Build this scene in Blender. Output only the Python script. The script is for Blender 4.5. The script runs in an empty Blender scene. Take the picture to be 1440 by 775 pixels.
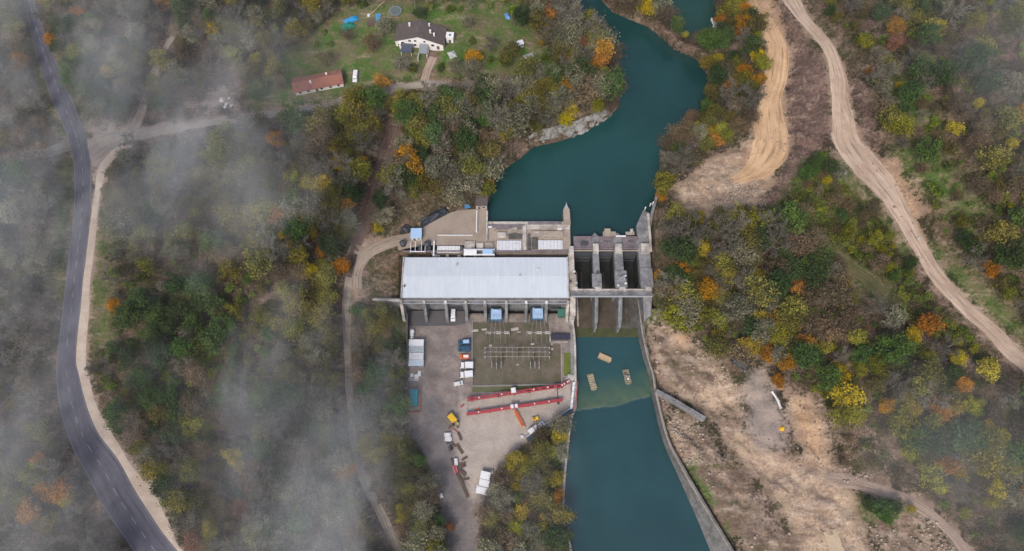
import bpy, bmesh, math, random
import numpy as np
from mathutils import Vector, Matrix
R = math.radians
PI = math.pi
rng = np.random.default_rng(7)
random.seed(7)
scene = bpy.context.scene
col = scene.collection

# ------------------------------------------------------------------ camera
TILT, HCAM, FPX = R(22), 280.0, 960.0
CY = -HCAM * math.tan(TILT)
cam_d = bpy.data.cameras.new("camera")
cam_d.sensor_width = 36.0
cam_d.lens = 24.0
cam_d.clip_start = 1.0
cam_d.clip_end = 8000.0
cam = bpy.data.objects.new("camera", cam_d)
col.objects.link(cam)
cam.location = (0, CY, HCAM)
cam.rotation_euler = (TILT, 0, 0)
scene.camera = cam


def at(px, py, z=0.0):
    """survey pixel of the aerial -> world point on the level z"""
    u = (px - 720) / FPX
    v = (387.5 - py) / FPX
    dy = math.sin(TILT) + v * math.cos(TILT)
    dz = -math.cos(TILT) + v * math.sin(TILT)
    t = (z - HCAM) / dz
    return Vector((u * t, CY + dy * t, z))


# ------------------------------------------------------------------ noise
def vnoise(x, y, scale, seed=0):
    x = np.asarray(x, float) / scale
    y = np.asarray(y, float) / scale
    xi = np.floor(x).astype(np.int64)
    yi = np.floor(y).astype(np.int64)
    fx = x - xi
    fy = y - yi
    fx = fx * fx * (3 - 2 * fx)
    fy = fy * fy * (3 - 2 * fy)

    def h(i, j):
        n = (i * 374761393 + j * 668265263 + seed * 1442695041) & 0x7FFFFFFF
        n = ((n ^ (n >> 13)) * 1274126177) & 0x7FFFFFFF
        return ((n ^ (n >> 16)) & 0xFFFF) / 65535.0
    a = h(xi, yi) * (1 - fx) + h(xi + 1, yi) * fx
    b = h(xi, yi + 1) * (1 - fx) + h(xi + 1, yi + 1) * fx
    return a * (1 - fy) + b * fy


def fnoise(x, y, scale, seed=0, octv=3):
    s = 0
    amp = 1
    tot = 0
    for k in range(octv):
        s = s + amp * vnoise(x, y, scale / 2 ** k, seed + 17 * k)
        tot += amp
        amp *= 0.5
    return s / tot


# ------------------------------------------------------------------ plane geometry
def poly_sd(X, Y, poly):
    """signed distance to a polygon, negative inside"""
    X = np.asarray(X, float)
    Y = np.asarray(Y, float)
    d = np.full(X.shape, 1e18)
    ins = np.zeros(X.shape, bool)
    n = len(poly)
    for i in range(n):
        ax, ay = poly[i]
        bx, by = poly[(i + 1) % n]
        ex, ey = bx - ax, by - ay
        L = ex * ex + ey * ey + 1e-12
        t = np.clip(((X - ax) * ex + (Y - ay) * ey) / L, 0, 1)
        d = np.minimum(d, (X - ax - t * ex) ** 2 + (Y - ay - t * ey) ** 2)
        c = ((ay <= Y) & (by > Y)) | ((by <= Y) & (ay > Y))
        xs = ax + (Y - ay) * ex / (ey if abs(ey) > 1e-12 else 1e-12)
        ins ^= c & (X < xs)
    d = np.sqrt(d)
    return np.where(ins, -d, d)


def line_d(X, Y, pts, vals=None):
    """distance to a polyline and interpolated values at the nearest point"""
    X = np.asarray(X, float)
    Y = np.asarray(Y, float)
    d = np.full(X.shape, 1e18)
    out = [np.zeros(X.shape) for _ in (vals or [])]
    for i in range(len(pts) - 1):
        ax, ay = pts[i][:2]
        bx, by = pts[i + 1][:2]
        ex, ey = bx - ax, by - ay
        L = ex * ex + ey * ey + 1e-12
        t = np.clip(((X - ax) * ex + (Y - ay) * ey) / L, 0, 1)
        dd = (X - ax - t * ex) ** 2 + (Y - ay - t * ey) ** 2
        m = dd < d
        d = np.where(m, dd, d)
        for k, v in enumerate(vals or []):
            out[k] = np.where(m, v[i] * (1 - t) + v[i + 1] * t, out[k])
    return (np.sqrt(d), *out) if vals else np.sqrt(d)


def sstep(a, b, x):
    t = np.clip((x - a) / (b - a), 0, 1)
    return t * t * (3 - 2 * t)


def catmull(P, step):
    P = [np.array(p, float) for p in P]
    P = [2 * P[0] - P[1]] + P + [2 * P[-1] - P[-2]]
    out = []
    for i in range(1, len(P) - 2):
        n = max(2, int(np.linalg.norm((P[i + 1] - P[i])[:2]) / step))
        for k in range(n):
            t = k / n
            out.append(0.5 * (2 * P[i] + (P[i + 1] - P[i - 1]) * t + (2 * P[i - 1] - 5 * P[i] + 4 * P[i + 1] - P[i + 2]) * t * t
                              + (3 * P[i] - P[i - 1] - 3 * P[i + 1] + P[i + 2]) * t ** 3))
    out.append(P[-2])
    return out


# ------------------------------------------------------------------ terrain
CTRL = [(20, 20, 24), (100, 250, 22), (90, 480, 20), (150, 700, 20), (230, 770, 18), (20, 700, 26), (20, 400, 28), (330, 170, 24),
        (250, 30, 30), (450, 110, 26), (600, 60, 28), (700, 40, 27), (700, 100, 24), (800, 60, 20), (830, 150, 16), (560, 220, 20),
        (480, 330, 16), (520, 335, 14), (640, 310, 13), (350, 400, 20), (300, 600, 18), (430, 650, 12), (480, 480, 8), (500, 600, 6),
        (535, 390, 9), (540, 450, 6), (560, 740, 3), (600, 480, 0), (640, 560, 0), (700, 500, 0), (780, 560, 0), (650, 700, 0), (650, 775, 0),
        (740, 700, -1), (775, 640, -2), (690, 760, 0), (950, 100, 16), (1000, 130, 18), (930, 280, 15), (1000, 270, 18), (1090, 150, 26),
        (1080, 20, 30), (1130, 20, 34), (1180, 150, 34), (1230, 260, 33), (1300, 350, 32), (1430, 500, 34), (1300, 100, 48), (1420, 50, 58),
        (1420, 300, 50), (1000, 360, 18), (1100, 420, 22), (1200, 500, 24), (1300, 600, 26), (1430, 650, 30), (960, 420, 10), (930, 470, 4),
        (1000, 520, 5), (1070, 570, 6), (1000, 640, 3), (960, 600, 1), (1060, 720, 3), (1140, 680, 8), (1250, 700, 14), (1350, 760, 18),
        (1430, 740, 24), (1150, 760, 8), (1130, 600, 12), (650, 900, -1), (760, 900, -4), (1100, 900, 5), (200, 900, 20), (700, -60, 27), (950, -60, 18)]
_cp = np.array([at(*c)[:] for c in CTRL])
_k = lambda d2: np.sqrt(d2 + 15.0 ** 2)
_D2 = ((_cp[:, None, :2] - _cp[None, :, :2]) ** 2).sum(-1)
_zm = _cp[:, 2].mean()
_w = np.linalg.solve(_k(_D2) - 0.0 + np.eye(len(_cp)) * -1.5, _cp[:, 2] - _zm)


def base_h(X, Y):
    z = np.full(np.shape(X), _zm)
    Xc = np.clip(X, -330, 330)
    Yc = np.clip(Y, -190, 215)
    for (x, y, _), w in zip(_cp, _w):
        z = z + w * _k((Xc - x) ** 2 + (Yc - y) ** 2)
    return np.clip(z, -4, 70)


def base_at(px, py):
    z = 10.0
    for _ in range(12):
        p = at(px, py, z)
        z = 0.5 * z + 0.5 * float(base_h(np.array([p.x]), np.array([p.y]))[0])
    return at(px, py, z)


def pxpoly(pts, z):
    return [tuple(at(a, b, z)[:2]) for a, b in pts]


def bpoly(pts):
    return [tuple(base_at(a, b)[:2]) for a, b in pts]


ZUP, ZDN = 10.0, -4.0
UPPER = pxpoly([(780, -120), (790, -40), (797, 0), (804, 20), (828, 37), (848, 57), (862, 80), (870, 104), (873, 128), (870, 148), (858, 164), (828, 183),
                (787, 199), (750, 207), (734, 221), (710, 238), (693, 256), (688, 290), (688, 345), (912, 345), (914, 300), (924, 262), (930, 215),
                (939, 191), (954, 174), (982, 162), (995, 134), (995, 107), (982, 87), (962, 67), (928, 44), (895, 32), (861, 17), (845, 0),
                (832, -40), (825, -120)], ZUP)
CREEK = pxpoly([(920, -60), (918, 0), (929, 22), (962, 51), (985, 60), (1003, 62), (1007, 40), (1009, 0), (1010, -60)], 14.0)
LOWER = pxpoly([(800, 380), (808, 475), (809, 560), (808, 573), (803, 584), (799, 630), (793, 685), (794, 735), (803, 775), (815, 860), (820, 1000),
                (1080, 1000), (1040, 860), (999, 775), (981, 731), (955, 672), (932, 618), (917, 563), (912, 531), (902, 498), (896, 471), (893, 440), (893, 380)], ZDN)
YARD = pxpoly([(573, 434), (800, 434), (806, 470), (808, 572), (757, 603), (737, 624), (704, 662), (674, 716), (668, 800), (632, 800), (629, 740),
               (602, 640), (577, 600), (574, 520)], 0)
TERRACE = pxpoly([(500, 372), (519, 350), (560, 335), (596, 317), (633, 298), (643, 295), (686, 290), (690, 358), (560, 362), (530, 372)], 13)
HOUSEFLAT = bpoly([(545, 30), (640, 35), (645, 85), (552, 82)])
REDFLAT = bpoly([(404, 100), (480, 88), (492, 122), (412, 140)])
FOOT = [(-47, -16.5), (60, -16.5), (60, 30), (-10.5, 30), (-10.5, 6.0), (-47, 4)]

# road and track edges as (y, x left, x right) rows of the aerial
ROAD = [(-60, 22, 33), (0, 35, 47), (67, 50, 69), (134, 72, 97), (201, 99, 122), (260, 105, 129), (316, 102, 125), (355, 96, 121), (432, 87, 113), (500, 80, 106),
        (534, 79, 111), (576, 85, 121), (618, 99, 138), (660, 122, 168), (702, 144, 191), (744, 173, 218), (775, 195, 240), (860, 262, 312)]
PATH = [(204, 163, 182), (219, 150, 166), (239, 137, 151), (277, 132, 141), (316, 126, 137), (355, 121, 133), (393, 116, 128), (432, 112, 126), (500, 107, 122),
        (534, 111, 126), (576, 122, 138), (618, 139, 160), (660, 163, 186), (702, 186, 218), (744, 212, 240), (775, 236, 254), (860, 300, 322)]


def mk_line(rows):
    L, W = [], []
    for (y, a, b) in rows:
        A, B = base_at(a, y), base_at(b, y)
        L.append((*((A + B) / 2)[:2],))
        W.append((A - B).length / 2)
    return L, W


def mk_line_c(pts, px=True):
    L, W = [], []
    for (x, y, w) in pts:
        p = base_at(x, y)
        L.append((p.x, p.y))
        W.append(w)
    return L, W


TRACKS = {   # centre pixel, half width in metres
    'side_road': ('asphalt_grey', [(128, 218, 7.0), (150, 203, 6.0), (185, 190, 3.4), (240, 181, 2.0), (330, 167, 1.8), (400, 158, 1.8), (470, 147, 1.8), (520, 131, 1.7), (590, 119, 1.8), (650, 119, 1.5), (720, 116, 1.0)]),
    'farm_track': ('pale_track', [(-40, 229, 1.6), (15, 222, 1.7), (60, 215, 1.9), (86, 207, 2.6), (100, 203, 3.4)]),
    'foggy_track': ('pale_track', [(262, -30, 1.4), (255, 30, 1.5), (236, 62, 1.5), (222, 90, 1.6), (208, 130, 1.8), (196, 165, 2.2), (186, 185, 3.0)]),
    'haul_track': ('dirt_tan', [(1090, -60, 3.5), (1114, 0, 3.6), (1137, 34, 2.9), (1165, 67, 2.9), (1177, 101, 3.5), (1181, 134, 4.0), (1186, 168, 4.5), (1192, 201, 6.0), (1222, 239, 6.6),
                                (1254, 277, 5.0), (1276, 316, 3.9), (1298, 355, 3.4), (1323, 393, 3.2), (1359, 432, 3.0), (1401, 471, 3.4), (1430, 500, 3.4), (1500, 555, 3.4)]),
    'digging_track': ('dirt_orange', [(1045, -60, 2.6), (1058, 0, 2.8), (1079, 34, 3.5), (1095, 67, 4.8), (1093, 101, 5.0), (1085, 134, 4.2), (1082, 168, 6.5), (1084, 201, 7.5), (1074, 226, 6.5), (1055, 244, 4.0), (1030, 256, 2.0)]),
    'valley_track': ('dirt_pink', [(1160, 671, 1.0), (1180, 674, 2.6), (1202, 679, 2.4), (1260, 696, 2.0), (1302, 719, 1.9), (1340, 752, 1.9), (1359, 778, 1.9), (1400, 850, 2)]),
    'site_track': ('dirt_pink', [(1095, 650, 6.5), (1120, 690, 9.0), (1150, 735, 10.0), (1170, 775, 10.0), (1200, 860, 9)]),
    'wood_track': ('pale_track', [(505, 345, 1.5), (496, 375, 1.8), (488, 410, 2.0), (488, 450, 1.6), (489, 500, 1.5), (492, 560, 1.5), (497, 620, 1.5), (510, 670, 1.6), (532, 715, 1.7), (560, 772, 1.8), (610, 860, 1.8)]),
    'access_track': ('dirt_pale', [(576, 336, 2.6), (550, 342, 2.6), (528, 350, 2.6), (512, 364, 2.3), (502, 385, 2.0), (500, 405, 2.4)]),
    'slope_track': ('dirt_red', [(556, 180, 3.2), (545, 215, 4.2), (533, 250, 3.8), (522, 285, 3.4), (512, 318, 2.4), (500, 350, 2.0), (490, 390, 2.4)]),
    'grass_track': ('grass_track', [(1080, 290, 2.2), (1120, 320, 1.8), (1180, 365, 2.2), (1225, 398, 2.6), (1250, 425, 2.0)]),
    'house_drive': ('dirt_pink', [(596, 118, 2.0), (601, 98, 1.8), (609, 80, 2.0)]),
}
LINES = {'road': mk_line(ROAD), 'path': mk_line(PATH)}
for k, (m, pts) in TRACKS.items():
    LINES[k] = mk_line_c(pts)
FLATS = [(YARD, 0.0, 5.0), (TERRACE, 12.9, 4.0), (HOUSEFLAT, None, 6.0), (REDFLAT, None, 5.0)]
_lz = {}
for k, (L, W) in LINES.items():
    X = np.array([p[0] for p in L])
    Y = np.array([p[1] for p in L])
    z = base_h(X, Y)
    if k == 'access_track':
        z = np.array([12.9, 12.9, 12.8, 12.0, 9.8, 9.0])
    _lz[k] = z


def ground(X, Y, micro=True):
    X = np.asarray(X, float)
    Y = np.asarray(Y, float)
    z = base_h(X, Y)
    calm = np.ones(X.shape)
    for poly, zf, fall in FLATS:
        if zf is None:
            c = np.mean(np.array(poly), 0)
            zf = float(base_h(np.array([c[0]]), np.array([c[1]]))[0])
        sd = poly_sd(X, Y, poly)
        w = 1 - sstep(0, fall, sd)
        z = z * (1 - w) + zf * w
        calm = np.minimum(calm, sstep(0, 6, sd))
    for k, (L, W) in LINES.items():
        if k in ('site_track',):
            continue
        d, zc, w = line_d(X, Y, L, [_lz[k], W])
        f = 1 - sstep(w + 0.8, w + 5.0, d)
        z = z * (1 - f) + zc * f
        calm = np.minimum(calm, sstep(w + 0.5, w + 4, d))
    if micro:
        z = z + calm * (1.8 * (fnoise(X, Y, 14, 3, 3) - 0.5) + 0.7 * (fnoise(X, Y, 3.2, 9, 2) - 0.5))
    for poly, zw, slope in ((UPPER, ZUP, 0.9), (CREEK, 14.0, 0.8), (LOWER, ZDN, 3.0)):
        sd = poly_sd(X, Y, poly)
        bank = zw + 0.05 + slope * np.maximum(sd, 0) + 0.8 * (fnoise(X, Y, 5, 21, 2) - 0.5) * np.clip(sd, 0, 1)
        z = np.where(sd > 0, np.minimum(z, bank) if slope < 2 else z, zw - np.minimum(3.5, 0.15 + 0.9 * -sd))
        if slope < 2:
            z = np.where((sd > 0) & (sd < 6), np.maximum(z, zw + 0.1 + 0.25 * sd), z)
    sd = poly_sd(X, Y, LOWER)
    z = np.where((sd > 0) & (sd < np.interp(Y, [-130, -112, -98, -84, -70, -45, -20], [8.0, 6.5, 5.0, 3.2, 1.6, 1.6, 2.2])) & (X > 44) & (Y < -10), np.minimum(z, -7.0), z)
    sd = poly_sd(X, Y, FOOT)
    z = np.where(sd < 0.8, np.minimum(z, -6.0), z)
    return z


def gz(x, y):
    return float(ground(np.array([x]), np.array([y]), False)[0])


def gat(px, py):
    """pixel of the aerial -> point on the modelled ground"""
    z = base_at(px, py).z
    for _ in range(10):
        p = at(px, py, z)
        z = 0.4 * z + 0.6 * gz(p.x, p.y)
    return at(px, py, z)


# ------------------------------------------------------------------ mesh builder
class MB:
    def __init__(self):
        self.v, self.f, self.m = [], [], []

    def add(self, verts, faces, m=0):
        o = len(self.v)
        self.v += [tuple(p) for p in verts]
        self.f += [tuple(o + i for i in f) for f in faces]
        self.m += [m] * len(faces)
        return self

    def box(self, x0, x1, y0, y1, z0, z1, m=0, M=None):
        p = [(x, y, z) for z in (z0, z1) for y in (y0, y1) for x in (x0, x1)]
        if M is not None:
            p = [M @ Vector(q) for q in p]
        return self.add(p, [(0, 2, 3, 1), (4, 5, 7, 6), (0, 1, 5, 4), (2, 6, 7, 3), (0, 4, 6, 2), (1, 3, 7, 5)], m)

    def cbox(self, c, s, m=0, rz=0.0):
        M = Matrix.Translation(Vector(c)) @ Matrix.Rotation(rz, 4, 'Z')
        return self.box(-s[0] / 2, s[0] / 2, -s[1] / 2, s[1] / 2, -s[2] / 2, s[2] / 2, m, M)

    def prism(self, poly, z0, z1, m=0):
        """upright prism over a ccw polygon; z0, z1 numbers or lists"""
        n = len(poly)
        a = z0 if hasattr(z0, '__len__') else [z0] * n
        b = z1 if hasattr(z1, '__len__') else [z1] * n
        v = [(p[0], p[1], a[i]) for i, p in enumerate(poly)] + [(p[0], p[1], b[i]) for i, p in enumerate(poly)]
        return self.add(v, [tuple(range(n - 1, -1, -1)), tuple(range(n, 2 * n))] + [(i, (i + 1) % n, n + (i + 1) % n, n + i) for i in range(n)], m)

    def xprism(self, prof, x0, x1, m=0, M=None):
        """profile in (y,z), swept along x"""
        n = len(prof)
        v = [(x0, y, z) for y, z in prof] + [(x1, y, z) for y, z in prof]
        if M is not None:
            v = [M @ Vector(q) for q in v]
        return self.add(v, [tuple(range(n)), tuple(range(2 * n - 1, n - 1, -1))] + [(i, n + i, n + (i + 1) % n, (i + 1) % n) for i in range(n)], m)

    def tube(self, a, b, r0, r1=None, n=6, m=0, cap=True):
        a, b = Vector(a), Vector(b)
        r1 = r0 if r1 is None else r1
        d = (b - a).normalized()
        s = d.orthogonal().normalized()
        t = d.cross(s)
        v = []
        for c, r in ((a, r0), (b, r1)):
            for k in range(n):
                w = 2 * PI * k / n
                v.append(c + (s * math.cos(w) + t * math.sin(w)) * r)
        f = [(k, (k + 1) % n, n + (k + 1) % n, n + k) for k in range(n)]
        if cap:
            f += [tuple(range(n - 1, -1, -1)), tuple(range(n, 2 * n))]
        return self.add(v, f, m)

    def build(self, name, mats, parent=None, loc=None, rz=0.0, bevel=0.0, smooth=False):
        me = bpy.data.meshes.new(name)
        me.from_pydata(self.v, [], self.f)
        for mt in (mats if isinstance(mats, (list, tuple)) else [mats]):
            me.materials.append(mt)
        if any(self.m):
            me.polygons.foreach_set('material_index', self.m)
        bm = bmesh.new()
        bm.from_mesh(me)
        bmesh.ops.recalc_face_normals(bm, faces=bm.faces)
        bm.to_mesh(me)
        bm.free()
        if smooth:
            me.polygons.foreach_set('use_smooth', [True] * len(me.polygons))
        o = bpy.data.objects.new(name, me)
        col.objects.link(o)
        if parent is not None:
            o.parent = parent
        if loc is not None:
            o.location = loc
        o.rotation_euler.z = rz
        if bevel:
            b = o.modifiers.new('bevel', 'BEVEL')
            b.width = bevel
            b.segments = 2
            b.limit_method = 'ANGLE'
        return o


def np_mesh(name, verts, quads, mats, tint=None):
    me = bpy.data.meshes.new(name)
    verts = np.asarray(verts, np.float32)
    quads = np.asarray(quads, np.int32)
    k = quads.shape[1]
    me.vertices.add(len(verts))
    me.vertices.foreach_set('co', verts.ravel())
    me.loops.add(quads.size)
    me.loops.foreach_set('vertex_index', quads.ravel())
    me.polygons.add(len(quads))
    me.polygons.foreach_set('loop_start', np.arange(len(quads), dtype=np.int32) * k)
    for mt in (mats if isinstance(mats, (list, tuple)) else [mats]):
        me.materials.append(mt)
    if tint is not None:
        a = me.attributes.new('tint', 'FLOAT', 'FACE')
        a.data.foreach_set('value', np.asarray(tint, np.float32))
    me.update(calc_edges=True)
    me.validate()
    return me


def link(name, me, parent=None, loc=None, rz=0.0, s=1.0):
    o = bpy.data.objects.new(name, me)
    col.objects.link(o)
    if parent is not None:
        o.parent = parent
    if loc is not None:
        o.location = loc
    o.rotation_euler.z = rz
    o.scale = (s, s, s) if not hasattr(s, '__len__') else s
    return o


def tag(o, label=None, cat=None, group=None, kind=None):
    if label:
        o['label'] = label
    if cat:
        o['category'] = cat
    if group:
        o['group'] = group
    if kind:
        o['kind'] = kind
    return o


def thing(name, label, cat, loc=(0, 0, 0), rz=0.0, group=None):
    o = bpy.data.objects.new(name, None)
    o.empty_display_size = 0.5
    col.objects.link(o)
    o.location = loc
    o.rotation_euler.z = rz
    return tag(o, label, cat, group)


def copy_tree(root, label=None, loc=None, rz=None, s=None):
    c = root.copy()
    col.objects.link(c)
    if label:
        c['label'] = label
    if loc is not None:
        c.location = loc
    if rz is not None:
        c.rotation_euler.z = rz
    if s is not None:
        c.scale = (s, s, s)
    for ch in list(root.children):
        d = ch.copy()
        col.objects.link(d)
        d.parent = c
        for g in list(ch.children):
            e = g.copy()
            col.objects.link(e)
            e.parent = d
    return c


# ------------------------------------------------------------------ materials
class NT:
    def __init__(self, name):
        self.mat = bpy.data.materials.new(name)
        self.mat.use_nodes = True
        self.t = self.mat.node_tree
        self.t.nodes.clear()
        self.out = self.n('ShaderNodeOutputMaterial')

    def n(self, kind, **kw):
        o = self.t.nodes.new(kind)
        for k, v in kw.items():
            if k.startswith('i_'):
                o.inputs[k[2:].replace('_', ' ')].default_value = v
            else:
                setattr(o, k, v)
        return o

    def l(self, a, b):
        self.t.links.new(a, b)

    def noise(self, vec, scale, detail=4.0, rough=0.6, off=None):
        o = self.n('ShaderNodeTexNoise')
        o.inputs['Scale'].default_value = scale
        o.inputs['Detail'].default_value = detail
        o.inputs['Roughness'].default_value = rough
        if vec is not None:
            self.l(vec, o.inputs['Vector'])
        return o.outputs['Fac']

    def math(self, op, a, b=None, clamp=False):
        o = self.n('ShaderNodeMath', operation=op)
        o.use_clamp = clamp
        for i, x in enumerate((a, b)):
            if x is None:
                continue
            if isinstance(x, (int, float)):
                o.inputs[i].default_value = x
            else:
                self.l(x, o.inputs[i])
        return o.outputs[0]

    def ramp(self, fac, a, b, x0=0.0, x1=1.0):
        o = self.n('ShaderNodeMapRange')
        o.interpolation_type = 'SMOOTHSTEP'
        self.l(fac, o.inputs['Value'])
        o.inputs['From Min'].default_value = a
        o.inputs['From Max'].default_value = b
        o.inputs['To Min'].default_value = x0
        o.inputs['To Max'].default_value = x1
        return o.outputs['Result']

    def mix(self, fac, a, b, mode='MIX'):
        o = self.n('ShaderNodeMix', data_type='RGBA', blend_type=mode)
        for key, x in (('Factor', fac), ('A', a), ('B', b)):
            s = next(q for q in o.inputs if q.name == key and (q.type == 'RGBA' if key != 'Factor' else q.type == 'VALUE'))
            if isinstance(x, (int, float)):
                s.default_value = x
            elif isinstance(x, tuple):
                s.default_value = (*x[:3], 1)
            else:
                self.l(x, s)
        return next(q for q in o.outputs if q.type == 'RGBA')

    def finish(self, color, rough=0.85, bump=None, bump_d=0.3, metallic=0.0, spec=0.3):
        b = self.n('ShaderNodeBsdfPrincipled')
        if isinstance(color, tuple):
            b.inputs['Base Color'].default_value = (*color, 1)
        else:
            self.l(color, b.inputs['Base Color'])
        b.inputs['Roughness'].default_value = rough
        b.inputs['Metallic'].default_value = metallic
        b.inputs['Specular IOR Level'].default_value = spec
        if bump is not None:
            k = self.n('ShaderNodeBump')
            k.inputs['Strength'].default_value = 0.8
            k.inputs['Distance'].default_value = bump_d
            self.l(bump, k.inputs['Height'])
            self.l(k.outputs['Normal'], b.inputs['Normal'])
        self.l(b.outputs[0], self.out.inputs['Surface'])
        return self.mat


def m_simple(name, c, rough=0.7, var=0.25, scale=0.6, metallic=0.0, spec=0.3, dirt=None, bump=0.0):
    """paint / stone / metal with weathering in world space"""
    t = NT(name)
    pos = t.n('ShaderNodeNewGeometry').outputs['Position']
    n1 = t.noise(pos, scale, 5, 0.65)
    n2 = t.noise(pos, scale * 6, 3, 0.6)
    d = dirt or tuple(x * 0.45 for x in c)
    k = t.mix(t.ramp(n1, 0.45, 0.75, 0, var * 1.6), c, d)
    k = t.mix(t.ramp(n2, 0.4, 0.7, 0, var * 0.7), k, d)
    return t.finish(k, rough, n2 if bump else None, bump or 0.1, metallic, spec)


def m_concrete(name, c, stain, moss=0.0):
    t = NT(name)
    pos = t.n('ShaderNodeNewGeometry').outputs['Position']
    mp = t.n('ShaderNodeMapping')
    mp.inputs['Scale'].default_value = (1.0, 1.0, 0.12)
    t.l(pos, mp.inputs['Vector'])
    streak = t.noise(mp.outputs[0], 1.4, 5, 0.7)
    blot = t.noise(pos, 0.28, 5, 0.65)
    fine = t.noise(pos, 3.0, 3, 0.6)
    k = t.mix(t.ramp(blot, 0.38, 0.66, 0, 0.7), c, stain)
    k = t.mix(t.ramp(streak, 0.5, 0.72, 0, 0.75), k, tuple(x * 0.5 for x in stain))
    k = t.mix(t.ramp(fine, 0.55, 0.8, 0, 0.35), k, tuple(min(1, x * 1.35) for x in c))
    if moss:
        k = t.mix(t.ramp(t.noise(pos, 0.55, 4, 0.7), 0.5, 0.65, 0, moss), k, (0.05, 0.055, 0.02))
    return t.finish(k, 0.9, fine, 0.08)


def m_ground(name, a, b, c, scale=0.5, rut=False, bump=0.15):
    """loose earth: a main, b second tone, c coarse clods; ruts follow the u,v of the track"""
    t = NT(name)
    pos = t.n('ShaderNodeNewGeometry').outputs['Position']
    n1 = t.noise(pos, scale * 0.25, 5, 0.65)
    n2 = t.noise(pos, scale * 2.5, 4, 0.7)
    k = t.mix(t.ramp(n1, 0.38, 0.62), a, b)
    k = t.mix(t.ramp(n2, 0.52, 0.72, 0, 0.7), k, c)
    h = n2
    if rut:
        uv = t.n('ShaderNodeUVMap').outputs[0]
        mp = t.n('ShaderNodeMapping')
        mp.inputs['Scale'].default_value = (4.2, 0.05, 1)
        t.l(uv, mp.inputs['Vector'])
        r = t.noise(mp.outputs[0], 1.0, 5, 0.7)
        k = t.mix(t.ramp(r, 0.50, 0.62, 0, 0.75), k, tuple(x * 0.55 for x in b))
        k = t.mix(t.ramp(r, 0.34, 0.46, 0.6, 0), k, tuple(min(1, x * 1.3) for x in a))
        h = t.math('ADD', n2, r)
    return t.finish(k, 0.95, h, bump, spec=0.15)


def m_leaf(name, a, b, spread=0.5, hue=0.02):
    t = NT(name)
    at_ = t.n('ShaderNodeAttribute', attribute_name='tint')
    oi = t.n('ShaderNodeObjectInfo')
    k = t.mix(t.ramp(at_.outputs['Fac'], 0.0, 1.0), a, b)
    hs = t.n('ShaderNodeHueSaturation')
    t.l(k, hs.inputs['Color'])
    t.l(t.ramp(oi.outputs['Random'], 0, 1, 0.5 - hue, 0.5 + hue), hs.inputs['Hue'])
    r2 = t.math('FRACT', t.math('MULTIPLY', oi.outputs['Random'], 7.31))
    r3 = t.math('FRACT', t.math('MULTIPLY', oi.outputs['Random'], 13.7))
    t.l(t.ramp(r2, 0, 1, 1 - spread, 1 + spread), hs.inputs['Value'])
    t.l(t.ramp(r3, 0, 1, 0.96, 1.14), hs.inputs['Saturation'])
    return t.finish(hs.outputs[0], 0.75, spec=0.2)
# ------------------------------------------------------------------ ground sheet
def axis(a, b, step):
    core = np.arange(a, b + step, step)
    out, d, x = [], step, b
    lo, hi = [], []
    d = step
    x = core[-1]
    while x < 2600:
        d *= 1.6
        x += d
        hi.append(x)
    d = step
    x = core[0]
    while x > -2600:
        d *= 1.6
        x -= d
        lo.append(x)
    return np.array(lo[::-1] + list(core) + hi)


XS, YS = axis(-330, 335, 1.1), axis(-165, 220, 1.1)
GX, GY = np.meshgrid(XS, YS)
GZ = ground(GX, GY)
GZ0 = ground(GX, GY, False)


def gz(x, y):
    """height of the ground without its fine roughness, read from the sheet"""
    i = int(np.clip(np.searchsorted(XS, x) - 1, 0, len(XS) - 2))
    j = int(np.clip(np.searchsorted(YS, y) - 1, 0, len(YS) - 2))
    u = (x - XS[i]) / (XS[i + 1] - XS[i])
    v = (y - YS[j]) / (YS[j + 1] - YS[j])
    return float((GZ0[j, i] * (1 - u) + GZ0[j, i + 1] * u) * (1 - v) + (GZ0[j + 1, i] * (1 - u) + GZ0[j + 1, i + 1] * u) * v)



Z_TAN = [[(944, 262), (1000, 224), (1060, 192), (1106, 188), (1102, 225), (1082, 265), (1066, 292), (1030, 306), (998, 314), (962, 296)],
         [(912, 452), (950, 466), (990, 492), (1008, 515), (1040, 545), (1050, 585), (1000, 590), (960, 560), (930, 535), (914, 500)],
         [(1000, 575), (1050, 600), (1100, 640), (1150, 655), (1180, 668), (1200, 690), (1206, 720), (1225, 760), (1240, 860), (1120, 860), (1120, 760), (1080, 690), (1030, 640)],
         [(1104, 551), (1140, 556), (1162, 590), (1166, 640), (1170, 672), (1140, 668), (1125, 630), (1108, 590)],
         [(936, 590), (975, 600), (992, 630), (985, 655), (960, 650), (940, 620)],
         [(1210, 215), (1262, 222), (1290, 270), (1296, 320), (1285, 330), (1262, 290), (1240, 255)],
         [(490, 345), (520, 338), (545, 330), (560, 340), (520, 352), (505, 372), (503, 405), (512, 418), (495, 430), (488, 400)],
         [(520, 275), (545, 258), (552, 275), (540, 300), (520, 300)]]
Z_ORANGE = [[(1050, -40), (1072, -40), (1112, 67), (1110, 101), (1100, 135), (1108, 165), (1108, 205), (1080, 262), (1050, 250), (1040, 225), (1060, 190), (1066, 160), (1074, 134), (1076, 100), (1078, 67), (1066, 34)],
            [(1228, 226), (1260, 224), (1292, 275), (1300, 325), (1285, 318), (1268, 280), (1250, 262)], [(1108, 556), (1138, 560), (1156, 600), (1160, 650), (1140, 640), (1118, 600)],
            [(946, 468), (965, 468), (968, 488), (950, 488)]]
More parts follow.
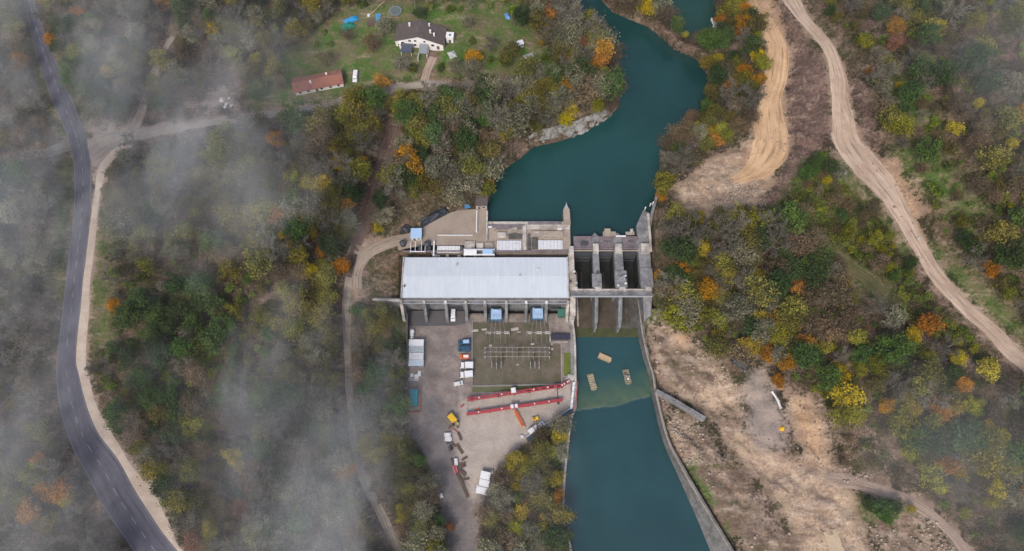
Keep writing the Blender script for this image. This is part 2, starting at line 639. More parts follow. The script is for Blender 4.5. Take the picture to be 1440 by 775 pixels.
Z_RED = [[(1072, -40), (1102, -40), (1128, 45), (1155, 85), (1166, 130), (1170, 190), (1150, 215), (1120, 240), (1085, 300), (1060, 305), (1085, 262), (1108, 205), (1108, 165), (1100, 135), (1112, 105), (1112, 67)],
         [(545, 180), (565, 175), (562, 220), (548, 262), (530, 300), (510, 335), (496, 372), (490, 420), (478, 400), (492, 350), (515, 300), (528, 250)],
         [(1000, 262), (1060, 250), (1072, 285), (1040, 310), (1006, 312)], [(955, 262), (985, 245), (1000, 262), (975, 285)],
         [(1050, 660), (1078, 695), (1115, 760), (1120, 860), (1060, 860), (1050, 760), (1020, 700)],
         [(918, 480), (945, 490), (960, 530), (950, 552), (928, 540), (916, 510)], [(600, 570), (620, 600), (585, 600), (570, 560)],
         [(1120, 560), (1140, 580), (1140, 630), (1122, 610)], [(1170, 195), (1210, 180), (1200, 90), (1225, 150), (1240, 230)],
         [(640, 640), (652, 640), (670, 700), (660, 706), (646, 680)]]
Z_CLOD = [[(1008, 272), (1045, 258), (1062, 275), (1050, 295), (1015, 302)], [(962, 258), (982, 248), (992, 256), (975, 270)], [(1020, 222), (1042, 206), (1050, 215), (1032, 232)], [(1050, 660), (1078, 695), (1108, 750), (1110, 860), (1080, 860), (1062, 760), (1028, 700)],
          [(918, 480), (938, 488), (952, 525), (942, 545), (928, 536), (918, 510)], [(1118, 560), (1132, 575), (1136, 625), (1122, 620)], [(1150, 700), (1175, 700), (1190, 770), (1165, 770)], [(1100, 690), (1108, 690), (1140, 775), (1128, 775)], [(975, 590), (1000, 600), (1030, 640), (1015, 650), (985, 620)]]
Z_GRASS = [[(405, 60), (480, 10), (560, 0), (640, 0), (720, -20), (752, 40), (780, 80), (790, 105), (750, 112), (690, 108), (650, 112), (560, 118), (500, 130), (470, 145), (400, 152), (352, 160), (345, 120)],
           [(49, 90), (66, 100), (98, 190), (92, 196), (70, 140)], [(34, 60), (42, 70), (84, 190), (94, 196), (70, 100), (50, 60)],
           [(66, 60), (100, 110), (122, 150), (118, 172), (105, 140), (80, 90)], [(1188, 355), (1245, 388), (1262, 425), (1240, 430), (1206, 395), (1170, 362), (1080, 300), (1082, 288)],
           [(1206, 698), (1250, 694), (1290, 705), (1290, 730), (1250, 738), (1216, 735)], [(790, 480), (806, 485), (806, 540), (790, 535)],
           [(500, 432), (570, 436), (572, 520), (560, 540), (500, 520)],
           [(1255, 205), (1310, 200), (1390, 290), (1380, 330), (1330, 290), (1270, 240)], [(132, 290), (155, 300), (160, 480), (128, 490)],
           [(1240, 60), (1300, 130), (1330, 190), (1290, 200), (1250, 150)], [(84, 215), (100, 222), (88, 420), (70, 420)],
           [(1296, 335), (1320, 370), (1390, 440), (1450, 480), (1450, 460), (1390, 410), (1330, 350)], [(955, 640), (985, 630), (1040, 690), (1060, 730), (1020, 760), (985, 700)],
           [(880, 415), (925, 420), (925, 450), (905, 460)], [(1110, 205), (1180, 225), (1215, 275), (1275, 350), (1260, 420), (1180, 360), (1090, 285)]]
Z_YARD = [[(572, 430), (800, 430), (810, 470), (810, 575), (757, 604), (737, 624), (704, 664), (676, 716), (672, 860), (628, 860), (626, 740), (598, 640), (572, 600)]]
Z_PAD = [[(640, 600), (650, 560), (720, 548), (812, 536), (810, 574), (757, 602), (700, 655), (662, 702), (650, 660), (632, 620)]]
Z_DUST = [[(130, 172), (170, 178), (240, 178), (180, 202), (160, 212), (136, 260), (124, 222)], [(1049, 522), (1072, 515), (1088, 545), (1102, 590), (1106, 625), (1075, 640), (1050, 600)], [(285, 150), (308, 122), (325, 118), (330, 150)],
          [(182, 655), (205, 645), (225, 680), (235, 730), (220, 740)]]
Z_LANE = [[(592, 555), (622, 562), (630, 600), (640, 640), (656, 690), (668, 740), (668, 860), (634, 860), (629, 740), (602, 640)]]
Z_ROCK = [[(925, 560), (940, 590), (975, 640), (1000, 690), (1040, 775), (1060, 860), (1130, 860), (1110, 760), (1070, 690), (1020, 640), (985, 590)],
          [(914, 452), (950, 470), (990, 500), (1010, 540), (960, 545), (930, 535)], [(1150, 560), (1200, 600), (1260, 640), (1240, 680), (1180, 668), (1170, 620)],
          [(1225, 735), (1290, 720), (1345, 775), (1240, 860)], [(200, 630), (225, 640), (240, 690), (205, 670)]]
Z_OLIVE = [[(505, 362), (566, 362), (566, 418), (512, 418)], [(130, 290), (230, 300), (330, 420), (320, 560), (200, 560), (125, 500)], [(1100, 210), (1290, 380), (1250, 440), (1060, 300)], [(670, 610), (800, 600), (795, 860), (675, 860)],
           [(590, 210), (690, 200), (690, 270), (590, 290)], [(920, 300), (1000, 300), (1000, 440), (930, 440)], [(1230, 100), (1420, 250), (1440, 460), (1300, 330)]]


def zone_mask(zone, soft):
    m = np.full(GX.shape, 1e3)
    for poly in zone:
        m = np.minimum(m, poly_sd(GX, GY, bpoly(poly)))
    return np.clip(-m / soft, -1, 1)


MASKS = dict(tan=zone_mask(Z_TAN, 7), orange=zone_mask(Z_ORANGE, 7), red=zone_mask(Z_RED, 7), grass=zone_mask(Z_GRASS, 8), yard=zone_mask(Z_YARD, 4), lane=zone_mask(Z_LANE, 5),
             pad=zone_mask(Z_PAD, 5), dust=zone_mask(Z_DUST, 5), rock=zone_mask(Z_ROCK, 8), olive=zone_mask(Z_OLIVE, 14))
tr = np.full(GX.shape, 1e3)
for k in ('haul_track', 'valley_track', 'digging_track', 'path', 'side_road', 'farm_track'):
    d, w = line_d(GX, GY, LINES[k][0], [LINES[k][1]])
    tr = np.minimum(tr, d - w - (0.5 if k == 'haul_track' else 0.6))
MASKS['tan'] = np.maximum(MASKS['tan'], np.clip(-tr / 5, -1, 1))
tr = np.full(GX.shape, 1e3)
for k in ('wood_track', 'slope_track', 'house_drive', 'farm_track', 'foggy_track'):
    d, w = line_d(GX, GY, LINES[k][0], [LINES[k][1]])
    tr = np.minimum(tr, d - w - 0.8)
MASKS['red'] = np.maximum(MASKS['red'], np.clip(-tr / 5, -1, 1) * 0.5)

# gullies and spill ridges of the dug slopes, running downhill to the lower right
_u = GX * math.cos(R(-52)) + GY * math.sin(R(-52))
_v = -GX * math.sin(R(-52)) + GY * math.cos(R(-52))
_wr = np.clip(np.maximum(np.maximum(MASKS['tan'], MASKS['rock']), np.maximum(MASKS['orange'], MASKS['red'] * 0.7)) * 2, 0, 1)
for k in LINES:
    d, w = line_d(GX, GY, LINES[k][0], [LINES[k][1]])
    if k != 'site_track':
        _wr = _wr * sstep(0.5, 4, d - w)
_wr = _wr * sstep(0, 4, poly_sd(GX, GY, YARD)) * sstep(0, 5, poly_sd(GX, GY, TERRACE))
_rid = 1 - np.abs(2 * fnoise(_u / 3.2, _v, 4.5, 31, 3) - 1)
_rel = _wr * (4.2 * (_rid - 0.75) + 3.0 * (np.floor(fnoise(GX, GY, 11, 77, 3) * 6) / 6 - 0.5) + 0.5 * (fnoise(GX, GY, 2.2, 5, 1) - 0.5))
GZ = GZ + _rel
GZ0 = GZ0 + _rel


def ground(X, Y, micro=True):
    """height of the ground, read from the sheet"""
    X = np.asarray(X, float)
    Y = np.asarray(Y, float)
    G = GZ if micro else GZ0
    i = np.clip(np.searchsorted(XS, X) - 1, 0, len(XS) - 2)
    j = np.clip(np.searchsorted(YS, Y) - 1, 0, len(YS) - 2)
    u = (X - XS[i]) / (XS[i + 1] - XS[i])
    v = (Y - YS[j]) / (YS[j + 1] - YS[j])
    return (G[j, i] * (1 - u) + G[j, i + 1] * u) * (1 - v) + (G[j + 1, i] * (1 - u) + G[j + 1, i + 1] * u) * v


ny, nx = GX.shape
idx = np.arange(nx * ny).reshape(ny, nx)
quads = np.stack([idx[:-1, :-1], idx[:-1, 1:], idx[1:, 1:], idx[1:, :-1]], -1).reshape(-1, 4)


def ground_material():
    t = NT('leaf litter, grass, bare earth and gravel')
    pos = t.n('ShaderNodeNewGeometry').outputs['Position']
    big = t.noise(pos, 0.035, 5, 0.6)
    mid = t.noise(pos, 0.16, 5, 0.65)
    fin = t.noise(pos, 0.9, 4, 0.7)
    vf = t.noise(pos, 2.6, 3, 0.7)
    k = t.mix(t.ramp(mid, 0.35, 0.65), (0.026, 0.021, 0.013), (0.048, 0.042, 0.022))
    k = t.mix(t.ramp(big, 0.45, 0.6, 0, 0.7), k, (0.048, 0.050, 0.022))
    k = t.mix(t.ramp(fin, 0.52, 0.72, 0, 0.45), k, (0.072, 0.060, 0.036))
    edge = t.math('ADD', t.math('MULTIPLY', t.math('SUBTRACT', mid, 0.5), 2.4), t.math('MULTIPLY', t.math('SUBTRACT', fin, 0.5), 1.6))

    def layer(k, name, c, rough_edge=1.0, most=1.0, w=0.35):
        a = t.n('ShaderNodeAttribute', attribute_name=name).outputs['Fac']
        f = t.math('ADD', a, t.math('MULTIPLY', edge, rough_edge))
        return t.mix(t.ramp(f, -w, w, 0, most), k, c)
    olive = t.mix(t.ramp(fin, 0.4, 0.65), (0.055, 0.052, 0.016), (0.10, 0.085, 0.026))
    k = layer(k, 'olive', olive, 1.0, 0.75, 0.7)
    grass = t.mix(t.ramp(mid, 0.35, 0.65), (0.050, 0.118, 0.016), (0.095, 0.160, 0.028))
    grass = t.mix(t.ramp(fin, 0.52, 0.72, 0, 0.5), grass, (0.115, 0.125, 0.045))
    grass = t.mix(t.ramp(big, 0.46, 0.66, 0, 0.45), grass, (0.095, 0.088, 0.040))
    k = layer(k, 'grass', grass, 0.7, 0.95, 0.6)
    red = t.mix(t.ramp(fin, 0.4, 0.65), (0.088, 0.056, 0.047), (0.125, 0.083, 0.070))
    red = t.mix(t.ramp(vf, 0.60, 0.75, 0, 0.4), red, (0.19, 0.13, 0.11))
    k = layer(k, 'red', red, 0.8, 0.95)
    mp = t.n('ShaderNodeMapping')
    mp.inputs['Rotation'].default_value = (0, 0, R(52))
    mp.inputs['Scale'].default_value = (0.2, 1.0, 1.0)
    t.l(pos, mp.inputs['Vector'])
    strk = t.noise(mp.outputs[0], 0.30, 5, 0.7)
    tan = t.mix(t.ramp(mid, 0.38, 0.62), (0.39, 0.29, 0.205), (0.49, 0.38, 0.27))
    tan = t.mix(t.ramp(fin, 0.50, 0.68, 0, 0.6), tan, (0.19, 0.13, 0.10))
    tan = t.mix(t.ramp(vf, 0.58, 0.72, 0, 0.5), tan, (0.50, 0.41, 0.33))
    tan = t.mix(t.ramp(strk, 0.52, 0.68, 0, 0.65), tan, (0.19, 0.13, 0.10))
    tan = t.mix(t.ramp(strk, 0.34, 0.48, 0.7, 0), tan, (0.55, 0.45, 0.36))
    k = layer(k, 'tan', tan, 0.9)
    rock = t.mix(t.ramp(fin, 0.42, 0.6), (0.20, 0.15, 0.115), (0.34, 0.27, 0.21))
    rock = t.mix(t.ramp(mid, 0.5, 0.64, 0, 0.85), rock, (0.085, 0.07, 0.045))
    rock = t.mix(t.ramp(vf, 0.5, 0.68, 0, 0.6), rock, (0.11, 0.085, 0.06))
    rock = t.mix(t.ramp(strk, 0.48, 0.64, 0, 0.85), rock, (0.080, 0.076, 0.030))
    rock = t.mix(t.ramp(strk, 0.30, 0.42, 0.6, 0), rock, (0.46, 0.38, 0.30))
    k = layer(k, 'rock', rock, 1.5)
    orange = t.mix(t.ramp(mid, 0.38, 0.62), (0.42, 0.27, 0.155), (0.54, 0.375, 0.235))
    orange = t.mix(t.ramp(fin, 0.5, 0.7, 0, 0.55), orange, (0.27, 0.165, 0.09))
    orange = t.mix(t.ramp(strk, 0.52, 0.68, 0, 0.5), orange, (0.24, 0.145, 0.085))
    k = layer(k, 'orange', orange, 1.0)
    clod = t.mix(t.ramp(fin, 0.4, 0.65), (0.125, 0.078, 0.062), (0.19, 0.125, 0.10))
    clod = t.mix(t.ramp(strk, 0.34, 0.5, 0.7, 0), clod, (0.36, 0.27, 0.21))
    k = layer(k, 'clod', clod, 1.6, 0.75, 0.6)
    yard = t.mix(t.ramp(mid, 0.38, 0.62), (0.185, 0.152, 0.140), (0.285, 0.236, 0.208))
    yard = t.mix(t.ramp(fin, 0.5, 0.7, 0, 0.5), yard, (0.125, 0.110, 0.106))
    yard = t.mix(t.ramp(t.noise(pos, 0.075, 5, 0.7), 0.5, 0.64, 0, 0.55), yard, (0.115, 0.098, 0.092))
    k = layer(k, 'yard', yard, 0.25)
    pad = t.mix(t.ramp(mid, 0.35, 0.65), (0.33, 0.28, 0.245), (0.40, 0.345, 0.305))
    pad = t.mix(t.ramp(fin, 0.55, 0.75, 0, 0.4), pad, (0.22, 0.185, 0.16))
    k = layer(k, 'pad', pad, 0.35)
    dust = t.mix(t.ramp(mid, 0.38, 0.62), (0.27, 0.225, 0.205), (0.36, 0.295, 0.255))
    k = layer(k, 'dust', dust, 1.1, 0.75, 0.7)
    lane = t.mix(t.ramp(mid, 0.38, 0.62), (0.125, 0.115, 0.118), (0.17, 0.155, 0.155))
    k = layer(k, 'lane', lane, 0.5, 0.85, 0.5)
    return t.finish(k, 0.95, t.math('ADD', fin, t.math('MULTIPLY', vf, 0.5)), 0.5, spec=0.12)


gme = np_mesh('ground', np.stack([GX, GY, GZ], -1).reshape(-1, 3), quads, ground_material())
for k, a in MASKS.items():
    at_ = gme.attributes.new(k, 'FLOAT', 'POINT')
    at_.data.foreach_set('value', a.astype(np.float32).ravel())
gme.polygons.foreach_set('use_smooth', np.ones(len(gme.polygons), bool))
tag(link('ground', gme), kind='structure')

# ------------------------------------------------------------------ water
def water_mat(name, deep, shallow=None, silt=None, rough=0.06):
    t = NT(name)
    pos = t.n('ShaderNodeNewGeometry').outputs['Position']
    n = t.noise(pos, 0.014, 5, 0.6)
    k = t.mix(t.ramp(n, 0.35, 0.65), deep, tuple(x * q for x, q in zip(deep, (1.6, 1.5, 1.45))))
    if shallow:
        a = t.n('ShaderNodeAttribute', attribute_name='depth').outputs['Fac']
        k = t.mix(t.ramp(t.math('ADD', a, t.math('MULTIPLY', t.math('SUBTRACT', t.noise(pos, 0.16, 4, 0.6), 0.5), 0.9)), 0.2, 1.0), k, shallow)
        b = t.n('ShaderNodeAttribute', attribute_name='silt').outputs['Fac']
        k = t.mix(t.math('MULTIPLY', b, t.ramp(t.noise(pos, 0.22, 4, 0.65), 0.3, 0.7, 0.4, 1)), k, silt)
    mp = t.n('ShaderNodeMapping')
    mp.inputs['Scale'].default_value = (1.0, 0.6, 1)
    t.l(pos, mp.inputs['Vector'])
    return t.finish(k, rough, t.noise(mp.outputs[0], 0.7, 3, 0.55), 0.07, spec=0.55)


def sheet(name, poly, z, mt, grow=0.0, step=None):
    p = np.array(poly, float)
    if grow:
        q = []
        n = len(p)
        a = sum(p[i][0] * p[(i + 1) % n][1] - p[(i + 1) % n][0] * p[i][1] for i in range(n))
        for i in range(n):
            d = p[(i + 1) % n] - p[i - 1]
            nn = np.array([d[1], -d[0]]) / (np.linalg.norm(d) + 1e-9) * (1 if a > 0 else -1)
            q.append(p[i] + nn * grow)
        p = np.array(q)
    bm = bmesh.new()
    f = bm.faces.new([bm.verts.new((x, y, z)) for x, y in p])
    bmesh.ops.triangulate(bm, faces=[f])
    bmesh.ops.recalc_face_normals(bm, faces=bm.faces)
    for f in bm.faces:
        if f.normal.z < 0:
            f.normal_flip()
    me = bpy.data.meshes.new(name)
    bm.to_mesh(me)
    bm.free()
    me.materials.append(mt)
    return tag(link(name, me), kind='structure')


sheet('reservoir_water', UPPER, ZUP, water_mat('deep teal water', (0.0058, 0.034, 0.034)), 2.5)
sheet('stream_water', CREEK, 14.0, water_mat('dark green stream water', (0.008, 0.035, 0.028)), 1.5)

# tailwater: pool above a drowned sill, then the lower channel
SILL = [tuple(at(806, 577, ZDN)[:2]), tuple(at(860, 571, ZDN)[:2]), tuple(at(918, 556, ZDN)[:2])]
wx, wy = np.meshgrid(np.linspace(20, 90, 141), np.linspace(-135, -8, 255))
sy = np.interp(wx, [p[0] for p in SILL], [p[1] for p in SILL])
above = (wy > sy)
dep = np.where(above, np.clip(1 - (wy - sy) / 24.0, 0, 1), 0)
sy = sy + 1.6 * (fnoise(wx, wy, 5, 3, 3) - 0.5)
above = wy > sy
slt = np.where(above, np.clip(1 - (wy - sy) / 12.0, 0, 1) ** 0.8 * 0.9, 0) * np.clip((82 - wx) / 20, 0.4, 1)
i2 = np.arange(wx.size).reshape(wx.shape)
wq = np.stack([i2[:-1, :-1], i2[:-1, 1:], i2[1:, 1:], i2[1:, :-1]], -1).reshape(-1, 4)
lev = np.where(above, ZDN + 0.25, ZDN)
wme = np_mesh('tailwater', np.stack([wx, wy, lev], -1).reshape(-1, 3), wq, water_mat('teal water shallow and silty over the sill', (0.0105, 0.040, 0.046), (0.020, 0.068, 0.052), (0.085, 0.112, 0.064)))
for nm, a in (('depth', dep), ('silt', slt)):
    q = wme.attributes.new(nm, 'FLOAT', 'POINT')
    q.data.foreach_set('value', a.astype(np.float32).ravel())
tag(link('channel_water', wme), kind='structure')
sheet('river_water', pxpoly([(770, 770), (1030, 770), (1100, 1050), (790, 1050)], ZDN - 0.01), ZDN - 0.02, bpy.data.materials['teal water shallow and silty over the sill'])

# waterfall of the stream, spilling over a rock step
foam = m_simple('white foaming water', (0.58, 0.61, 0.61), 0.5, 0.7, 0.7, dirt=(0.06, 0.09, 0.085))
wf = MB()
c0 = at(1010, 42, 14)
for i in range(14):
    for j in range(9):
        pass
nW, nH = 16, 12
vv = []
for j in range(nH):
    for i in range(nW):
        s = j / (nH - 1)
        a = i / (nW - 1) - 0.5
        p = at(1003 + 12 * s + 6 * a + random.uniform(-1, 1), 38 + 24 * a + 12 * s + random.uniform(-1, 1), 14.5)
        vv.append((p.x, p.y, 14.1 + 1.4 * s + 0.9 * random.random()))
wf.add(vv, [(j * nW + i, j * nW + i + 1, (j + 1) * nW + i + 1, (j + 1) * nW + i) for j in range(nH - 1) for i in range(nW - 1)])
tag(wf.build('waterfall', foam), kind='structure')

# ------------------------------------------------------------------ roads and tracks
ASPHALT = m_ground('worn blue grey asphalt', (0.080, 0.078, 0.102), (0.100, 0.096, 0.120), (0.068, 0.067, 0.086), 0.4, True, 0.02)
MT = {
    'asphalt_grey': m_ground('pale worn asphalt', (0.25, 0.22, 0.195), (0.33, 0.28, 0.235), (0.20, 0.18, 0.165), 0.5, True, 0.03),
    'pale_track': m_ground('pale gravel track', (0.29, 0.25, 0.21), (0.19, 0.16, 0.13), (0.36, 0.31, 0.26), 0.6, True),
    'dirt_tan': m_ground('tan haul road gravel', (0.44, 0.335, 0.26), (0.36, 0.265, 0.20), (0.50, 0.40, 0.32), 0.5, True),
    'dirt_orange': m_ground('orange dug clay', (0.47, 0.315, 0.19), (0.38, 0.245, 0.14), (0.54, 0.40, 0.27), 0.4, True),
    'dirt_pink': m_ground('pinkish site earth', (0.33, 0.25, 0.205), (0.27, 0.2, 0.16), (0.40, 0.32, 0.26), 0.5, True),
    'dirt_pale': m_ground('pale access gravel', (0.30, 0.24, 0.19), (0.24, 0.19, 0.15), (0.38, 0.32, 0.26), 0.6, True),
    'dirt_red': m_ground('reddish brown soil track', (0.12, 0.08, 0.066), (0.085, 0.055, 0.045), (0.18, 0.13, 0.11), 0.8, True),
    'grass_track': m_ground('worn grass track', (0.11, 0.095, 0.045), (0.085, 0.085, 0.035), (0.15, 0.125, 0.07), 0.6, True),
    'path': m_ground('cream gravel shoulder', (0.47, 0.39, 0.325), (0.39, 0.31, 0.25), (0.54, 0.47, 0.40), 0.7, False),
}


def ribbon(name, L, W, mt, lift=0.09, jag=0.0, n=9, seed=0):
    pts = catmull([(a[0], a[1], w) for a, w in zip(L, W)], 1.2)
    V, F, UV = [], [], []
    s = 0
    for i, p in enumerate(pts):
        q = pts[min(i + 1, len(pts) - 1)] - pts[max(i - 1, 0)]
        t = q[:2] / (np.linalg.norm(q[:2]) + 1e-9)
        nn = np.array([-t[1], t[0]])
        if i:
            s += np.linalg.norm((p - pts[i - 1])[:2])
        wl = p[2] * (1 + jag * (float(fnoise(s, 3.0, 10.0, seed, 3)) - 0.5) * 2)
        wr = p[2] * (1 + jag * (float(fnoise(s, 77.0, 10.0, seed + 5, 3)) - 0.5) * 2)
        for k in range(n):
            u = k / (n - 1) * 2 - 1
            c = p[:2] + nn * (u * (wl if u > 0 else wr))
            V.append((c[0], c[1]))
            UV.append((u, s))
    V = np.array(V)
    z = ground(V[:, 0], V[:, 1], False) + lift
    ed = np.abs(np.array([u for u, _ in UV]))
    z = z - 0.12 * (ed > 0.99) * (1 if jag else 0.3)
    m = len(pts)
    F = [(j * n + k, (j + 1) * n + k, (j + 1) * n + k + 1, j * n + k + 1) for j in range(m - 1) for k in range(n - 1)]
    me = np_mesh(name, np.column_stack([V, z]), F, mt)
    uvl = me.uv_layers.new(name='UVMap')
    li = np.zeros(len(me.loops), np.int32)
    me.loops.foreach_get('vertex_index', li)
    uvl.data.foreach_set('uv', np.array(UV, np.float32)[li].ravel())
    me.polygons.foreach_set('use_smooth', np.ones(len(me.polygons), bool))
    if me.polygons[0].normal.z < 0:
        me.flip_normals()
    return tag(link(name, me), kind='structure')


ribbon('gravel_shoulder', *LINES['path'], MT['path'], 0.10, 0.22, 7, 3)
ribbon('road', *LINES['road'], ASPHALT, 0.15, 0.0, 9)
LIFT = {'side_road': 0.12, 'valley_track': 0.12, 'site_track': 0.10, 'farm_track': 0.10, 'access_track': 0.14}
for k, (m, _) in TRACKS.items():
    if k == 'site_track':
        continue
    ribbon(k, *LINES[k], MT[m], LIFT.get(k, 0.11), 0.08 if k == 'side_road' else 0.3, 9, hash(k) % 7 if False else len(k))

# painted centre dashes and worn edge lines of the road
paint = m_simple('worn white road paint', (0.33, 0.33, 0.36), 0.7, 0.75, 0.5, dirt=(0.10, 0.10, 0.12))
cl = catmull([(a[0], a[1], w) for a, w in zip(*LINES['road'])], 0.5)
dm = MB()
for off, on, gap, hw in ((0.0, 3.0, 3.5, 0.09), (-0.92, 1e9, 0.0, 0.05), (0.92, 1e9, 0.0, 0.05)):
    s = 0.0
    prev = None
    for i in range(1, len(cl) - 1):
        s += np.linalg.norm((cl[i] - cl[i - 1])[:2])
        t = (cl[i + 1] - cl[i - 1])[:2]
        t = t / np.linalg.norm(t)
        nn = np.array([-t[1], t[0]])
        c = cl[i][:2] + nn * off * cl[i][2]
        zz = gz(*c) + 0.162
        cur = [(*(c - nn * hw), zz), (*(c + nn * hw), zz)]
        if prev is not None and (s % (on + gap)) < on:
            dm.add([prev[0], cur[0], cur[1], prev[1]], [(0, 1, 2, 3)])
        prev = cur
tag(dm.build('lane_marking', paint), kind='structure')

# limestone bluff under the wooded point
def cliff(name, pxs, hts, mt):
    P = catmull([(*at(a, b, ZUP)[:2], h) for (a, b), h in zip(pxs, hts)], 0.8)
    rows = 12
    V = []
    for i, p in enumerate(P):
        t = (P[min(i + 1, len(P) - 1)] - P[max(i - 1, 0)])[:2]
        t = t / np.linalg.norm(t)
        nn = np.array([-t[1], t[0]])
        for j in range(rows):
            s = j / (rows - 1)
            step = math.floor(s * 4) / 4 * 0.6 + s * 0.4
            o = -1.2 + 4.6 * step + 1.8 * (float(fnoise(i * 0.8, j * 2.0, 2.6, 4, 3)) - 0.5) * 2
            c = p[:2] + nn * o
            V.append((c[0], c[1], ZUP - 1.0 + (p[2] + 1.0) * s + 0.5 * (float(vnoise(i * 0.8, j * 3, 1.7, 8)) - 0.5)))
    F = [(i * rows + j, (i + 1) * rows + j, (i + 1) * rows + j + 1, i * rows + j + 1) for i in range(len(P) - 1) for j in range(rows - 1)]
    mb = MB().add(V, F)
    return tag(mb.build(name, mt), kind='structure')


LIME = m_concrete('pale weathered limestone', (0.27, 0.26, 0.255), (0.11, 0.10, 0.09), 0.85)
cliff('cliff', [(690, 214), (715, 208), (750, 202), (787, 195), (828, 180), (852, 166), (868, 150)], [3.0, 4.5, 5.5, 6.0, 5.0, 4.0, 1.5], LIME)
# ------------------------------------------------------------------ materials of the works
CON = m_concrete('weathered grey concrete', (0.215, 0.217, 0.226), (0.070, 0.068, 0.068))
CON_D = m_concrete('dark wet concrete', (0.095, 0.092, 0.088), (0.036, 0.036, 0.033), 0.5)
CON_L = m_concrete('pale cream concrete', (0.47, 0.43, 0.39), (0.17, 0.15, 0.135))
CON_T = m_concrete('tan dusty concrete', (0.33, 0.275, 0.225), (0.22, 0.18, 0.15))
CON_P = m_concrete('purplish brown deck', (0.185, 0.155, 0.165), (0.10, 0.085, 0.09))
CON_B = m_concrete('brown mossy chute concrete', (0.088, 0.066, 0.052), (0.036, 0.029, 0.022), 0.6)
CON_SHADE = m_concrete('wet algae concrete blackened as shade', (0.016, 0.017, 0.016), (0.008, 0.008, 0.008), 0.1)  # shade of the deep gate shafts is painted into this near-black colour
ROOFM = m_simple('pale blue grey roof membrane', (0.50, 0.545, 0.60), 0.45, 0.22, 0.35, dirt=(0.36, 0.40, 0.45))
SEAM = m_simple('roof seam', (0.50, 0.535, 0.58), 0.5, 0.2, 0.5)
HATCH = m_simple('off white hatch sheet', (0.58, 0.58, 0.61), 0.5, 0.45, 0.8, dirt=(0.33, 0.32, 0.33))
STEEL = m_simple('galvanised steel', (0.42, 0.43, 0.45), 0.5, 0.3, 1.5, metallic=0.3)
STEEL_D = m_simple('dark painted steel', (0.055, 0.06, 0.07), 0.5, 0.3, 1.5)
DARK = m_simple('dark opening', (0.012, 0.012, 0.014), 0.9, 0.1, 1)
GLASS = m_simple('dark vehicle glass', (0.02, 0.025, 0.03), 0.12, 0.1, 1, spec=0.6)
WHITE = m_simple('white paint', (0.67, 0.67, 0.69), 0.4, 0.15, 1.5)
WHITE2 = m_simple('dusty white paint', (0.62, 0.62, 0.62), 0.55, 0.35, 1.2)
GREY = m_simple('mid grey sheet', (0.28, 0.30, 0.33), 0.6, 0.3, 1.2)
BLUE = m_simple('blue paint', (0.05, 0.17, 0.33), 0.4, 0.25, 1.5)
BLUE_D = m_simple('dark petrol blue paint', (0.02, 0.075, 0.13), 0.35, 0.2, 1.5)
BLUE_L = m_simple('pale blue sheet', (0.33, 0.47, 0.66), 0.5, 0.3, 1.0, dirt=(0.2, 0.31, 0.47))
TEAL = m_simple('turquoise paint', (0.01, 0.28, 0.34), 0.45, 0.25, 1.0)
GREEN = m_simple('green tarpaulin', (0.01, 0.19, 0.13), 0.5, 0.25, 1.0)
RED = m_simple('red paint', (0.36, 0.035, 0.05), 0.5, 0.55, 0.9, dirt=(0.21, 0.06, 0.06))
ORANGE = m_simple('orange paint', (0.62, 0.13, 0.025), 0.5, 0.25, 1.2)
YELLOW = m_simple('machine yellow paint', (0.66, 0.40, 0.02), 0.45, 0.25, 1.2)
RUBBER = m_simple('tyre rubber', (0.02, 0.02, 0.02), 0.9, 0.2, 2)
TIMBER = m_simple('weathered brown timber', (0.12, 0.085, 0.065), 0.9, 0.6, 1.0, dirt=(0.05, 0.035, 0.03))
TIMBER_L = m_simple('pale sawn timber', (0.46, 0.36, 0.25), 0.8, 0.4, 1.0, dirt=(0.3, 0.22, 0.15))
TILE = m_simple('faded red roof tiles', (0.27, 0.105, 0.075), 0.85, 0.6, 0.5, dirt=(0.14, 0.075, 0.06))
SLATE = m_simple('dark brown roof tiles', (0.085, 0.068, 0.066), 0.85, 0.5, 0.5, dirt=(0.13, 0.105, 0.095))
RENDER = m_simple('white wall render', (0.72, 0.70, 0.68), 0.9, 0.25, 0.5, dirt=(0.5, 0.47, 0.44))
TARP = m_simple('black tarpaulin', (0.018, 0.021, 0.028), 0.45, 0.4, 0.8, dirt=(0.05, 0.06, 0.075))
CERAM = m_simple('grey insulator glaze', (0.30, 0.29, 0.33), 0.4, 0.2, 2)

# ------------------------------------------------------------------ powerhouse
ph = thing('powerhouse', 'long concrete powerhouse under a pale blue grey flat roof, buttressed on its yard side', 'powerhouse', (-11.2, -6.4, 0))
MB().box(-34.6, 34.6, -9.2, 9.0, -6, 13.4).build('wall', CON, ph)
ROOFM = None
_t = NT('pale blue grey streaked roof sheet')
_pos = _t.n('ShaderNodeNewGeometry').outputs['Position']
_mp = _t.n('ShaderNodeMapping')
_mp.inputs['Scale'].default_value = (1.0, 0.07, 0.07)
_t.l(_pos, _mp.inputs['Vector'])
_rk = _t.mix(_t.ramp(_t.noise(_mp.outputs[0], 0.9, 4, 0.7), 0.42, 0.68, 0, 0.6), (0.46, 0.50, 0.545), (0.55, 0.58, 0.615))
_rk = _t.mix(_t.ramp(_t.noise(_mp.outputs[0], 2.2, 4, 0.7), 0.55, 0.75, 0, 0.5), _rk, (0.36, 0.40, 0.44))
_rk = _t.mix(_t.ramp(_t.noise(_pos, 0.16, 5, 0.7), 0.5, 0.7, 0, 0.4), _rk, (0.37, 0.42, 0.46))
ROOFM = _t.finish(_rk, 0.5)
